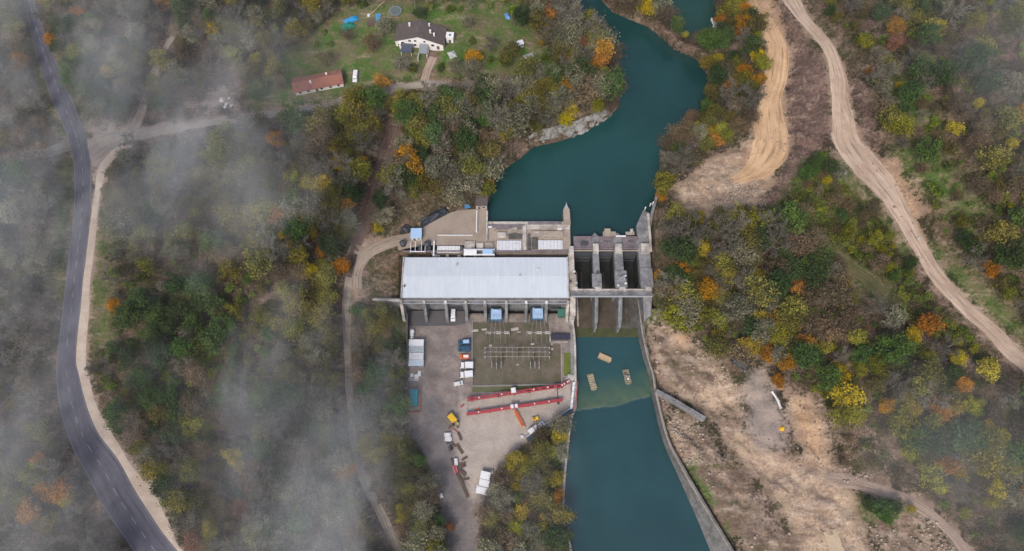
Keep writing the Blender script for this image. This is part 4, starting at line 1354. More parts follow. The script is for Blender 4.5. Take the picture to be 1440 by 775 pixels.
def container(px, py, L, W, H, mt, label, rz=0.0, z=0.0, name='site_cabin', cat='cabin', roofmt=None, group=None):
    p = at(px, py, z)
    t = thing(name, label, cat, p, rz, group)
    m = MB().box(-L / 2, L / 2, -W / 2, W / 2, 0.1, H)
    k = int(L / 0.6)
    for i in range(k):
        x = -L / 2 + (i + 0.5) * L / k
        for s in (-1, 1):
            m.box(x - 0.12, x + 0.12, s * W / 2 - 0.04, s * W / 2 + 0.04, 0.3, H - 0.2)
    m.build('wall', mt, t)
    r = MB().box(-L / 2 - 0.05, L / 2 + 0.05, -W / 2 - 0.05, W / 2 + 0.05, H, H + 0.12)
    for i in range(k):
        x = -L / 2 + (i + 0.5) * L / k
        r.box(x - 0.1, x + 0.1, -W / 2, W / 2, H + 0.12, H + 0.16)
    r.build('roof', roofmt or mt, t)
    MB().box(L / 2 + 0.003, L / 2 + 0.06, -W / 2 + 0.2, W / 2 - 0.2, 0.2, H - 0.2).build('door', STEEL_D, t)
    MB().box(-0.7, 0.7, -W / 2 - 0.08, -W / 2 - 0.045, 1.0, 1.9).build('window', GLASS, t)
    return t


container(586.5, 484.3, 6.2, 2.7, 2.6, WHITE, 'white roofed site cabin at the top of the stacked row along the slope', roofmt=WHITE)
container(586.5, 493.3, 6.2, 2.7, 2.5, GREY, 'grey roofed site cabin directly below the uppermost white cabin', roofmt=m_simple('dull grey blue roof sheet', (0.36, 0.41, 0.44), 0.5, 0.3, 1))
container(586.5, 503.0, 6.0, 2.7, 2.6, WHITE, 'white roofed site cabin between two grey ones in the row', roofmt=HATCH)
container(586.3, 512.3, 6.2, 2.7, 2.5, GREY, 'pale blue grey site cabin at the lower end of the row', roofmt=m_simple('pale blue grey roof sheet', (0.43, 0.50, 0.56), 0.5, 0.3, 1))
for k, (a, b, s, lb) in enumerate(((580, 467.5, 1.3, 'round white tank above the row of site cabins'), (579.8, 472, 1.1, 'smaller white tank between the round tank and the uppermost cabin'), (580, 476, 0.9, 'lowest small white drum touching the row of site cabins'))):
    o = MB().tube((0, 0, 0), (0, 0, 1.6), s * 0.75, n=14).tube((0, 0, 1.6), (0, 0, 1.8), s * 0.75, s * 0.3, n=14).build('tank', WHITE2, None, at(a, b, 0))
    tag(o, lb, 'tank')
container(582.5, 560.0, 6.4, 3.0, 1.7, TEAL, 'turquoise skip container standing inside an orange fence', R(90), name='skip_container', cat='container')
fe = thing('site_fence', 'orange mesh fence round the turquoise container', 'fence', at(582, 559, 0))
for (a, b, c, d) in ((-2.8, -2.75, -6.2, 5), (2.9, 2.95, -6.2, 5), (-2.74, 2.89, -6.25, -6.2)):
    MB().box(a, b, c, d, 0.05, 1.0).build('mesh_panel', ORANGE, fe)
for (x, y) in ((-2.8, 5), (2.9, 5), (-2.8, -6.2), (2.9, -6.2)):
    MB().tube((x, y, -0.1), (x, y, 1.3), 0.07).build('post', STEEL, fe)


def crate(px, py, size, mt, label, rz=0.0, z=0.0, name='crate', cat='crate', group=None):
    """boarded crate: body with lid and corner battens"""
    p = at(px, py, z)
    sx, sy, sz = size
    t = thing(name, label, cat, p, rz, group)
    MB().box(-sx / 2, sx / 2, -sy / 2, sy / 2, 0.08, sz).build('box', mt, t, bevel=0.04)
    MB().box(-sx / 2 - 0.05, sx / 2 + 0.05, -sy / 2 - 0.05, sy / 2 + 0.05, sz, sz + 0.08).build('lid', mt, t)
    b = MB()
    for s in (-0.36, 0.36):
        b.box(sx * s - 0.07, sx * s + 0.07, -sy / 2 - 0.02, sy / 2 + 0.02, sz + 0.08, sz + 0.13)
    b.build('batten', STEEL, t)
    return t


def timber(px, py, L, W, H, mt, label, rz=0.0, z=0.0, name='timber_stack', cat='timber stack', n=5, group=None):
    p = at(px, py, z)
    m = MB()
    r2 = random.Random(int(px * 7 + py))
    for j in range(2):
        for i in range(n):
            y = -W / 2 + W * (i + 0.5) / n
            d = r2.uniform(-0.2, 0.2)
            m.box(-L / 2 + d, L / 2 + d, y - W / n * 0.45, y + W / n * 0.45, j * H / 2 + 0.02, (j + 1) * H / 2)
    return tag(m.build(name, mt, None, p, rz), label, cat, group)


container(683.0, 669.5, 3.9, 2.9, 2.3, WHITE, 'upper white container of the three at the lower tip of the yard', R(-12), name='white_container', cat='container')
container(681.0, 681.0, 3.9, 2.9, 2.3, WHITE, 'middle white container of the three at the lower tip of the yard', R(-12), name='white_container', cat='container')
container(677.3, 689.8, 3.9, 2.9, 2.3, WHITE, 'lowest white container of the three at the lower tip of the yard', R(-12), name='white_container', cat='container')
o = MB().tube((0, 0, 0), (0, 0, 1.2), 0.6, n=14).tube((0, 0, 1.2), (0, 0, 1.4), 0.6, 0.25, n=14).build('tank', WHITE2, None, at(691.5, 664, 0))
tag(o, 'small pale tank just uphill of the three white containers', 'tank')
crate(586, 530, (1.6, 1.6, 0.9), WHITE2, 'white crate at the upper right of the pallets below the cabins', 0.2)
crate(579.5, 528, (1.4, 1.2, 0.5), WHITE2, 'low dusty white crate at the upper left of the pallets below the cabins', 0.1)
crate(584, 534, (3.2, 1.1, 0.4), CON_L, 'flat pale pallet along the lower edge below the cabins', 0.0, name='pallet', cat='pallet')
crate(577.5, 533.5, (1.6, 1.5, 0.5), GREY, 'grey pallet at the lower left below the cabins', 0.0, name='pallet', cat='pallet')
crate(590, 526, (1.1, 2.0, 1.0), WHITE, 'upright white crate nearest the lowest site cabin', 0.0)

# stored materials along the left edge of the pad
timber(634.5, 600, 2.2, 1.0, 0.6, TIMBER, 'dark timber stack just below the yellow excavator', 0.6)
crate(629.5, 612.0, (2.4, 1.5, 0.8), WHITE2, 'upper pale crate of the pair left of the dark timber', 0.05)
crate(630.5, 618.0, (2.6, 1.6, 0.9), HATCH, 'lower pale crate of the pair left of the dark timber', -0.05)
timber(646.5, 614, 3.2, 0.9, 0.7, TIMBER, 'dark steel beam bundle nearest the pad, upper one', R(-65))
timber(637.5, 625, 2.6, 0.7, 0.5, TIMBER, 'dark beam lying aslant under the pale crates', R(-50))
timber(632, 623, 2.4, 0.5, 0.4, STEEL_D, 'thin black beam lying level under the pale crates', 0.1)
timber(646.5, 632, 4.4, 1.0, 0.7, TIMBER, 'long brown beam bundle in the middle of the stored material', R(-55))
timber(653, 645, 2.4, 0.7, 0.6, TIMBER, 'short dark beam bundle sticking out onto the pad', R(30))
o = MB().tube((0, -0.6, 0.6), (0, 0.6, 0.6), 0.6, n=14).tube((0, -0.7, 0.6), (0, -0.6, 0.6), 0.85, n=14).tube((0, 0.6, 0.6), (0, 0.7, 0.6), 0.85, n=14).build('cable_drum', STEEL_D, None, at(633.5, 631, 0.25), 0.4)
tag(o, 'dark cable drum standing alone among the stored beams', 'cable drum')
crate(641.5, 650, (1.3, 2.6, 0.9), WHITE2, 'tall narrow white crate above the red steel box', R(5))
crate(640.5, 660, (1.6, 3.0, 0.9), RED, 'red steel box on the pile below the narrow white crate', R(20), name='steel_box', cat='steel box')
timber(637.0, 652, 3.8, 0.8, 0.8, TIMBER, 'dark beam bundle edging the road beside the white crate', R(-70))
timber(650, 655, 2.6, 1.6, 0.9, TIMBER, 'square dark stack right of the red steel box', R(20))
timber(651, 665, 3.0, 1.3, 0.7, TIMBER, 'rough brown stack below the square dark stack', R(-40))
timber(655, 674, 2.6, 0.8, 0.5, TIMBER, 'short brown beam stack furthest out on the pad', R(10))
timber(647, 674, 5.0, 1.2, 0.6, TIMBER, 'long brown beam stack along the road in the lower pile', R(-60))
timber(654, 690, 5.5, 1.2, 0.5, TIMBER, 'lowest long beam stack of the pile, nearest the white containers', R(-65))
timber(641, 606, 3.0, 0.35, 0.35, RED, 'thin red bar lying between the excavator and the timber', R(-40), n=2)
crate(621, 697.5, (1.3, 1.6, 1.0), WHITE, 'small white box among the trees left of the yard road', 0.2)

# ------------------------------------------------------------------ yellow excavator
ex = thing('excavator', 'yellow excavator parked with lowered arm at the head of the stored material', 'excavator', at(637.5, 590.5, 0), R(-50))
for s in (-1, 1):
    MB().xprism([(-2.0, 0.0), (-2.3, 0.4), (-1.9, 0.85), (1.9, 0.85), (2.3, 0.4), (2.0, 0.0)], s * 1.1 - 0.28, s * 1.1 + 0.28, M=Matrix.Rotation(R(90), 4, 'Z')).build('track', RUBBER, ex)
MB().box(-2.4, 1.1, -1.25, 1.25, 0.95, 2.0).build('engine_cover', YELLOW, ex, bevel=0.1)
MB().box(-2.9, -2.3, -1.2, 1.2, 0.95, 1.9).build('counterweight', STEEL_D, ex, bevel=0.12)
cabn = MB().box(0.0, 1.5, 0.2, 1.2, 1.0, 2.7).build('cab', YELLOW, ex, bevel=0.08)
MB().box(1.503, 1.53, 0.3, 1.1, 1.5, 2.5).build('window', GLASS, cabn)
MB().xprism([(0.6, 1.2), (2.6, 3.0), (3.0, 2.9), (3.2, 2.6), (0.9, 0.95)], -0.45, -0.1, M=Matrix.Rotation(R(-90), 4, 'Z')).build('boom', YELLOW, ex)
MB().xprism([(2.7, 2.9), (3.1, 2.8), (3.6, 0.7), (3.3, 0.7)], -0.42, -0.13, M=Matrix.Rotation(R(-90), 4, 'Z')).build('stick', YELLOW, ex)
MB().box(3.0, 3.9, -0.8, 0.3, 0.05, 0.8).build('bucket', STEEL_D, ex, bevel=0.1)

# ------------------------------------------------------------------ red girders on the pad
def girder(name, label, a, b, width, height, lattice, z, sup):
    A, B = at(*a, z), at(*b, z)
    d = B - A
    L = d.length
    t = thing(name, label, 'girder', A, math.atan2(d.y, d.x))
    m = MB()
    if lattice:
        for s in (-1, 1):
            for h in (0, height):
                m.box(0, L, s * width / 2 - 0.15, s * width / 2 + 0.15, h, h + 0.22)
        n = int(L / 3.2)
        for i in range(n):
            x0, x1 = L * i / n, L * (i + 0.5) / n
            m.box(x0 + 0.2, x1 - 0.1, -width / 2 + 0.19, width / 2 - 0.19, height + 0.03, height + 0.2)
            for s in (-1, 1):
                m.tube((x0, s * width / 2, 0.1), (x1, s * width / 2, height), 0.09, n=4)
                m.tube((x1, s * width / 2, height), (L * (i + 1) / n, s * width / 2, 0.1), 0.09, n=4)
    else:
        m.box(0, L, -width / 2, width / 2, 0, height)
        m.box(0, L, -width / 2 - 0.15, width / 2 + 0.15, height, height + 0.08)
        m.box(0, L, -width / 2 - 0.15, width / 2 + 0.15, -0.08, 0)
        for i in range(int(L / 2.2)):
            m.box(i * 2.2 + 0.5, i * 2.2 + 0.6, -width / 2 - 0.12, width / 2 + 0.12, 0, height)
    m.build('beam', RED, t)
    for f in sup:
        MB().box(L * f - 0.35, L * f + 0.35, -width * 0.8, width * 0.8, -z - 0.05, -0.1).build('trestle', STEEL_D if int(f * 10) % 2 else TIMBER, t)
    for f in (0.12, 0.36, 0.7, 0.85):
        MB().box(L * f, L * f + 0.5, -0.3, 0.3, height + 0.22, height + 0.5).build('lug', WHITE2, t)
    return t


girder('red_girder', 'upper red lattice girder lying across the yard below the switchyard', (657, 562.5), (789, 543), 1.0, 1.0, True, 0.9, (0.05, 0.33, 0.5, 0.66, 0.97))
girder('red_girder', 'lower solid red girder lying across the pad, above the orange boom', (656, 583), (791, 562.5), 0.75, 1.1, False, 0.9, (0.1, 0.24, 0.48, 0.64, 0.95))
girder('red_girder', 'short red girder continuing the lattice one towards the quay', (788, 544), (801, 536), 0.95, 0.9, True, 0.8, (0.1, 0.9))
crate(722, 549.5, (1.9, 2.0, 1.0), WHITE, 'white winch box on the upper red lattice girder', 0.14, 2.1, name='winch_box', cat='winch box')
crate(720, 572.0, (1.2, 1.4, 0.8), WHITE, 'left white winch box on the lower red girder', 0.14, 2.1, name='winch_box', cat='winch box')
crate(726, 571.2, (1.2, 1.4, 0.8), WHITE, 'right white winch box on the lower red girder', 0.14, 2.1, name='winch_box', cat='winch box')
tie = MB().box(-0.15, 0.15, -4.2, 4.2, 0.0, 0.2).box(-0.4, 0.4, -4.4, -3.6, 0.0, 0.5).box(-0.4, 0.4, 3.6, 4.4, 0, 0.5)
tag(tie.build('tie_beam', STEEL_D, None, at(784, 554, 0.1), R(4)), 'dark tie beam lying between the right ends of the red girders', 'beam')
tie = MB().box(-0.12, 0.12, -3.6, 3.6, 0.0, 0.18).box(-0.3, 0.3, -3.9, -3.4, 0.0, 0.4)
tag(tie.build('tie_beam', GREY, None, at(658, 573, 0.1), R(4)), 'grey tie beam lying between the left ends of the red girders', 'beam')
ob = thing('crane_boom', 'orange lattice crane boom lying aslant below the lower red girder', 'crane boom', at(725, 579, 0.2), R(-62))
bm_ = MB()
for (y, z) in ((-0.45, 0.1), (0.45, 0.1), (-0.45, 0.9), (0.45, 0.9)):
    bm_.box(0, 6.8, y - 0.13, y + 0.13, z - 0.1, z + 0.1)
for i in range(9):
    x = i * 0.75
    bm_.tube((x, -0.45, 0.9), (x + 0.75, 0.45, 0.9), 0.09, n=4).tube((x, 0.45, 0.9), (x + 0.75, -0.45, 0.9), 0.09, n=4)
    bm_.tube((x, -0.45, 0.1), (x + 0.75, -0.45, 0.9), 0.07, n=4).tube((x, 0.45, 0.1), (x + 0.75, 0.45, 0.9), 0.07, n=4)
bm_.build('lattice', ORANGE, ob)
MB().box(-0.5, 0.0, -0.4, 0.4, 0.0, 1.0).build('foot', ORANGE, ob)
MB().box(6.8, 7.6, -0.35, 0.35, 0.0, 0.9).build('head', TIMBER_L, ob)
ym = thing('site_dumper', 'small yellow dumper standing below the right end of the red girders', 'dumper', at(752.5, 589.5, 0), R(10))
MB().box(-1.1, 0.2, -0.7, 0.7, 0.5, 1.1).build('chassis', YELLOW, ym, bevel=0.08)
MB().prism([(0.2, -0.6), (1.3, -0.8), (1.3, 0.8), (0.2, 0.6)], 0.6, [1.4, 1.5, 1.5, 1.4]).build('skip', YELLOW, ym)
MB().box(-0.7, -0.2, -0.3, 0.3, 1.1, 1.6).build('seat', STEEL_D, ym)
wheels(ym, (-0.7, 0.7), 0.75, 0.4)
crate(734, 614.5, (1.1, 1.0, 0.8), WHITE2, 'pale crate at the corner where the yard edge meets the wood', 0.3)
timber(690, 576.5, 2.0, 0.9, 0.5, GREEN, 'small dark green bundle under the lower red girder', 0.2)
timber(650, 571, 1.8, 0.6, 0.4, RED, 'small red steel offcuts left of the red girders', 0.7)
timber(672, 575.5, 1.4, 0.8, 0.4, ORANGE, 'small orange bundle beside the lower red girder', 0.4)

# barrier at the quay corner and pipes on the slanting edge
br = thing('barrier', 'red boarded barrier with a white rail at the quay corner', 'barrier', at(809, 557, 0.5), R(-8))
MB().box(0.2, 0.45, -6.0, 6.0, 0, 1.4).build('board', RED, br)
MB().box(-1.6, -0.7, -5.5, 5.5, 0, 0.8).build('rail', WHITE, br)
for y in (-4, -1.5, 1.5, 4):
    MB().box(-1.9, 0.2, y - 0.12, y + 0.12, 0.8, 0.95).build('strut', STEEL, br)
o = MB().prism([(-2.2, -1.0), (1.6, -1.4), (2.2, 0.8), (-0.5, 1.5)], 0, 0.9).build('concrete_block', CON_L, None, at(801, 531, 0), bevel=0.15)
tag(o, 'pale concrete block at the top of the red boarded barrier', 'concrete block')
A, B = at(806, 576, 0.6), at(741, 618, 0.3)
for k, (off, mt, r_, lb) in enumerate(((0.0, BLUE_D, 0.42, 'dark blue pipe along the slanting yard edge'), (1.05, STEEL, 0.3, 'steel pipe on the yard side of the dark blue pipe'), (-1.0, STEEL_D, 0.3, 'black pipe on the wood side of the dark blue pipe'))):
    d = (B - A).normalized()
    nn = Vector((d.y, -d.x, 0))
    m = MB()
    n = 9
    for i in range(n):
        p, q = A.lerp(B, i / n), A.lerp(B, (i + 1) / n)
        m.tube(p + nn * off - A, q + nn * off - A, r_, n=10, cap=False)
        m.tube(q + nn * off - A - d * 0.12, q + nn * off - A + d * 0.12, r_ * 1.35, n=10)
    tag(m.build('pipe', mt, None, A), lb, 'pipe')

# ------------------------------------------------------------------ transformers and switchyard
def transformer(px, py, label):
    t = thing('transformer', label, 'transformer', at(px, py, 0))
    MB().box(-2.0, 2.0, -2.2, 2.2, 0.3, 3.0).build('tank', BLUE, t, bevel=0.08)
    MB().box(-2.2, 2.2, -2.4, 2.4, 3.0, 3.2).build('cover', BLUE_L, t)
    for s in (-1, 1):
        m = MB()
        for i in range(8):
            m.box(s * 2.05 - (0.5 if s < 0 else 0), s * 2.05 + (0.5 if s > 0 else 0), -1.9 + i * 0.5, -1.75 + i * 0.5, 0.6, 2.7)
        m.build('radiator', BLUE, t)
    MB().tube((-1.5, 1.4, 3.9), (1.5, 1.4, 3.9), 0.45, n=12).build('conservator', BLUE_L, t)
    for x in (-1.1, 0, 1.1):
        MB().tube((x, -1.0, 3.2), (x, -1.3, 4.6), 0.18, 0.1, n=8).build('bushing', CERAM, t)
    MB().box(-3.2, 3.2, -3.2, 3.2, -0.1, 0.3).build('plinth', CON_D, t)
    return t


transformer(698, 444.8, 'blue power transformer in a buttress bay near the middle of the powerhouse')
transformer(756, 443.5, 'blue power transformer in the buttress bay towards the spillway')
container(789.5, 442, 3.4, 3.2, 2.4, m_simple('dull sea green paint', (0.05, 0.16, 0.13), 0.6, 0.4, 1), 'green equipment kiosk against the dividing wall of the spillway', name='kiosk', cat='kiosk')
container(788, 474.8, 8.0, 2.0, 1.6, m_simple('dark navy sheet', (0.035, 0.035, 0.06), 0.5, 0.3, 1), 'long dark navy container beside the upper corner of the tailwater', name='storage_container', cat='container', z=0)
kb = MB().box(-0.3, 0.3, -2.2, 2.2, 0, 0.5).box(0.3, 7.5, -2.2, -1.7, 0, 0.45)
tag(kb.build('kerb_wall', CON_L, None, at(773.5, 475, 0)), 'pale angled kerb wall beside the dark navy container', 'kerb')
sy0 = sheet('switchyard_gravel', pxpoly([(665, 453), (771, 453), (774, 484), (788, 484), (789, 541), (665, 543)], 0), 0.035, m_ground('brown mossy switchyard gravel', (0.130, 0.105, 0.084), (0.085, 0.080, 0.048), (0.175, 0.145, 0.115), 0.9, False, 0.04))
sheet('grass_verge', pxpoly([(664, 544.5), (790, 541.5), (790, 545), (752, 549.5), (664, 552)], 0), 0.04, m_ground('verge grass', (0.10, 0.105, 0.05), (0.075, 0.085, 0.035), (0.16, 0.14, 0.09), 0.9, False, 0.1))
sheet('lawn', pxpoly([(793, 496), (803, 496), (805.5, 520), (801, 531), (793, 528)], 0), 0.04, m_ground('moss green grass', (0.115, 0.14, 0.02), (0.09, 0.115, 0.025), (0.15, 0.16, 0.05), 0.9, False, 0.1))
fe = thing('wire_fence', 'thin wire fence on posts round three sides of the brown switchyard', 'fence', at(728, 500, 0))
c = at(728, 500, 0)
fp = [at(664.5, 452, 0) - c, at(664, 543.8, 0) - c, at(790, 541, 0) - c, at(789.5, 484, 0) - c]
mp_ = MB()
for a, b in zip(fp[:-1], fp[1:]):
    n = int((b - a).length / 3.0)
    for i in range(n + 1):
        q = a.lerp(b, i / n)
        MB().tube(q + Vector((0, 0, -0.1)), q + Vector((0, 0, 2.0)), 0.055, n=6).build('post', STEEL, fe)
    for h in (0.5, 1.2, 1.9):
        mp_.tube(a + Vector((0, 0, h)), b + Vector((0, 0, h)), 0.035, n=4)
mp_.build('wire', STEEL, fe)

GALV = m_simple('pale galvanised lattice', (0.25, 0.235, 0.215), 0.7, 0.6, 1.5)
for k, (py, lb) in enumerate(((488.5, 'uppermost of the three long busbar frames in the switchyard'), (495.0, 'middle of the three long busbar frames in the switchyard'), (501.5, 'lowest of the three long busbar frames in the switchyard'))):
    Z = 5.2
    A, B = at(682, py, Z), at(773, py - 0.6, Z)
    t = thing('busbar_frame', lb, 'busbar frame', (A.x, A.y, 0))
    L = B.x - A.x
    MB().box(0, L, -0.11, 0.11, Z - 0.11, Z + 0.11).build('busbar', GALV, t)
    for f in (0.08, 0.17, 0.33, 0.42, 0.58, 0.67, 0.83, 0.92):
        MB().tube((L * f, 0, Z + 0.11), (L * f, 0, Z + 0.75), 0.17, 0.12, n=8).build('insulator', CERAM, t)
        MB().tube((L * f, 0, Z + 0.6), (L * f + 0.3, -1.9, Z + 0.55), 0.045, n=4).build('conductor', STEEL, t)
    for f in (0.0, 0.25, 0.5, 0.75, 1.0):
        m = MB().box(L * f - 0.16, L * f + 0.16, -0.16, 0.16, -0.1, Z - 1.3)
        m.build('post', GALV, t)
        MB().tube((L * f, 0, Z - 1.3), (L * f, 0, Z - 0.1), 0.2, 0.16, n=8).build('insulator', CERAM if f not in (0, 1) else WHITE2, t)
for k, (px, py, lb) in enumerate(((692, 515, 'left one of the three grey disconnectors at the lower left of the switchyard'), (698.5, 517, 'middle one of the three grey disconnectors at the lower left of the switchyard'), (705, 515, 'right one of the three grey disconnectors at the lower left of the switchyard'),
                                  (746, 516, 'left one of the violet grey disconnectors at the lower right of the switchyard'), (752, 515, 'middle one of the violet grey disconnectors at the lower right of the switchyard'), (758, 516, 'right one of the violet grey disconnectors at the lower right of the switchyard'))):
    t = thing('disconnector', lb, 'disconnector', at(px, py, 0))
    for y in (-1.0, 1.0):
        MB().box(-0.13, 0.13, y - 0.13, y + 0.13, -0.1, 2.2).build('post', GALV, t)
        MB().tube((0, y, 2.3), (0, y, 3.6), 0.26, 0.18, n=8).build('insulator', CERAM, t)
    MB().box(-0.14, 0.14, -1.5, 1.5, 2.2, 2.35).build('beam', GALV, t)
    MB().box(-0.07, 0.07, -1.2, 1.2, 3.6, 3.75).build('arm', STEEL, t)
for k, (px, lb) in enumerate(((700, 'line gantry in front of the middle blue transformer'), (757, 'line gantry in front of the blue transformer nearer the spillway'))):
    t = thing('line_gantry', lb, 'gantry', at(px, 473, 0))
    MB().box(-5.2, 5.2, -0.15, 0.15, 5.6, 5.9).build('beam', GALV, t)
    for x in (-5.0, 5.0):
        MB().box(x - 0.18, x + 0.18, -0.18, 0.18, -0.1, 5.6).build('post', GALV, t)
    for x in (-3.2, -1.2, 1.2, 3.2):
        MB().tube((x, 0, 4.5), (x, 0, 5.6), 0.16, n=8).build('insulator', WHITE2, t)
        MB().tube((x, 0.2, 4.5), (x * 0.6, 7.0, 4.6), 0.05, n=4).tube((x, -0.2, 4.5), (x, -4.6, 5.2), 0.05, n=4).build('conductor', STEEL, t)
    for x in (-4.0, 0.3, 3.8):
        MB().box(x - 1.0, x + 1.0, 1.0, 2.2, -0.05, 0.35).build('plinth', CON_L, t)

# ------------------------------------------------------------------ pontoons on the tailwater
def pontoon(px, py, L, W, rz, mt, label, clutter):
    t = thing('pontoon', label, 'pontoon', at(px, py, ZDN + 0.25), rz)
    MB().prism([(-L / 2, -W / 2), (L / 2 - 0.4, -W / 2), (L / 2, 0), (L / 2 - 0.4, W / 2), (-L / 2, W / 2)], -0.5, 0.75).build('hull', mt, t)
    m = MB()
    for i in range(7):
        x = -L / 2 + 0.4 + i * (L - 1.0) / 6
        m.box(x - 0.12, x + 0.12, -W / 2 + 0.02, W / 2 - 0.02, 0.752, 0.82)
    m.build('deck_plank', TIMBER if clutter else TIMBER_L, t)
    for s in (-1, 1):
        MB().box(-L / 2, L / 2 - 0.5, s * W / 2 - 0.06, s * W / 2 + 0.06, 0.753, 0.98).build('gunwale', mt, t)
    for i in range(clutter):
        x, y = random.uniform(-L / 2.6, L / 2.8), random.uniform(-W / 4, W / 4)
        MB().cbox((x, y, 1.15), (0.8, 0.6, 0.66), rz=random.random()).build('cargo_box', random.choice([WHITE2, TIMBER, GREY]), t)
    return t


pontoon(850.5, 504, 5.8, 2.3, R(-25), m_simple('tan pontoon deck', (0.40, 0.29, 0.17), 0.8, 0.35, 0.9), 'tan wooden pontoon floating nearest the spillway', 0)
pontoon(832.5, 538, 7.0, 2.5, R(-76), m_simple('sandy pontoon deck', (0.36, 0.31, 0.21), 0.8, 0.4, 0.9), 'sandy coloured pontoon floating by the quay side of the pool', 1)
pontoon(881.5, 530.5, 6.4, 2.5, R(-80), m_simple('grey green pontoon deck', (0.26, 0.24, 0.17), 0.8, 0.4, 0.9), 'grey green cluttered pontoon floating by the right channel wall', 5)

# ------------------------------------------------------------------ right bank odds and ends
o = MB().tube((0, 0, 0), (0, 0, 0.5), 1.0, n=14).tube((0, 0, 0.5), (0, 0, 1.4), 0.9, 0.5, n=14).build('silo_hopper', YELLOW, None, gat(1099.5, 603))
tag(o, 'small round yellow hopper standing on the pinkish dug earth', 'hopper')
for k, (a, b, L, rz, lb) in enumerate(((1090, 558, 4.8, R(-62), 'long white pipe section on the grey gravel below the wood'), (1095, 568, 4.0, R(-75), 'short white pipe section below the long white one'))):
    m = MB().tube((-L / 2, 0, 0.4), (L / 2, 0, 0.4), 0.45, n=12).tube((-L / 2, 0, 0.4), (-L / 2 + 0.3, 0, 0.4), 0.6, n=12).tube((L / 2 - 0.3, 0, 0.4), (L / 2, 0, 0.4), 0.6, n=12)
    tag(m.build('pipe_section', WHITE2, None, gat(a, b), rz), lb, 'pipe')
lump('tarpaulin', 'dark sheeted heap at the upper end of the grey gravel, against the wood', 'tarpaulin', 1043, 508, (8.0, 5.5, 2.0), TARP, None, R(-35), 12)
bed = MB()
L_, W_ = 9.0, 5.2
for i in range(6):
    bed.box(-W_ / 2 + i * W_ / 6 + 0.03, -W_ / 2 + (i + 1) * W_ / 6 - 0.03, -L_ / 2, L_ / 2, -0.2, 0.25)
tag(bed.build('timber_mat', TIMBER_L, None, gat(1173, 764), R(12)), 'yellowish timber mat laid on the lower track', 'timber mat')
lump('spoil_heap', 'small grey covered heap beside the bend of the haul track', 'spoil heap', 1190, 242, (2.2, 1.7, 0.8), GREY, None, 0.5, 15)


def person(px, py, shirt, label):
    p = gat(px, py)
    bm = bmesh.new()
    J = {'pel': (0, 0, 0.95, .15), 'che': (0, 0.02, 1.3, .17), 'nec': (0, 0.03, 1.5, .07), 'hea': (0, 0.04, 1.66, .105), 'top': (0, 0.04, 1.74, .07),
         'lk': (-.12, .06, .5, .075), 'lf': (-.13, -.04, .06, .055), 'lt': (-.13, .14, .04, .04), 'rk': (.12, -.02, .5, .075), 'rf': (.13, -.1, .06, .055), 'rt': (.13, .08, .04, .04),
         'ls': (-.22, 0, 1.42, .075), 'le': (-.3, -.04, 1.12, .05), 'lh': (-.28, .12, .9, .04), 'rs': (.22, 0, 1.42, .075), 're': (.3, -.02, 1.12, .05), 'rh': (.28, .12, .9, .04)}
    E = [('pel', 'che'), ('che', 'nec'), ('nec', 'hea'), ('hea', 'top'), ('pel', 'lk'), ('lk', 'lf'), ('lf', 'lt'), ('pel', 'rk'), ('rk', 'rf'), ('rf', 'rt'), ('che', 'ls'), ('ls', 'le'), ('le', 'lh'), ('che', 'rs'), ('rs', 're'), ('re', 'rh')]
    me = bpy.data.meshes.new('person')
    keys = list(J)
    me.from_pydata([J[k][:3] for k in keys], [(keys.index(a), keys.index(b)) for a, b in E], [])
    me.materials.append(shirt)
    o = bpy.data.objects.new('person', me)
    col.objects.link(o)
    o.location = p
    sk = o.modifiers.new('skin', 'SKIN')
    for i, k in enumerate(keys):
        me.skin_vertices[0].data[i].radius = (J[k][3], J[k][3])
    me.skin_vertices[0].data[0].use_root = True
    o.modifiers.new('sub', 'SUBSURF').levels = 1
    o.modifiers['sub'].render_levels = 1
    return tag(o, label, 'person')


person(1290, 337, WHITE, 'person in pale clothing standing at the outer edge of the haul track')
person(1273, 344, RED, 'person in red clothing standing on the valley side of the haul track')

sheet('dark_apron', pxpoly([(574, 437), (655, 437), (655, 455), (640, 458), (574, 459)], 0), 0.045, m_ground('dark asphalt apron', (0.075, 0.072, 0.078), (0.10, 0.093, 0.095), (0.06, 0.057, 0.06), 0.5, False, 0.02))  # darker sheet over the yard between the left buttresses

for k, (a, b, sx, sy, lb) in enumerate(((668, 465, 3.0, 1.0, 'pale slab at the upper left corner of the switchyard'), (681, 463.5, 2.2, 0.8, 'pale slab right of the corner slab in the switchyard'), (724, 463, 3.4, 1.3, 'broad pale slab between the two line gantries'),
                                        (730, 467, 1.6, 0.6, 'narrow pale slab under the broad one between the line gantries'), (690, 486, 1.2, 0.7, 'small white slab left above the busbar frames'), (749, 484, 1.5, 0.8, 'small white slab right above the busbar frames'), (728, 513, 1.0, 0.5, 'small pale slab between the two sets of disconnectors'),
                                        (776, 484, 1.0, 1.0, 'white cable pit cover by the kerb of the navy container'), (776.5, 491, 0.9, 0.9, 'white cable pit cover below the first one'))):
    o = MB().prism([(-sx / 2, -sy / 2), (sx / 2, -sy / 2 * 0.8), (sx / 2 * 0.9, sy / 2), (-sx / 2, sy / 2 * 0.9)], -0.05, 0.28).build('slab', CON_L, None, at(a, b, 0.03), 0.05 * (k % 3), bevel=0.04)
    tag(o, lb, 'slab')
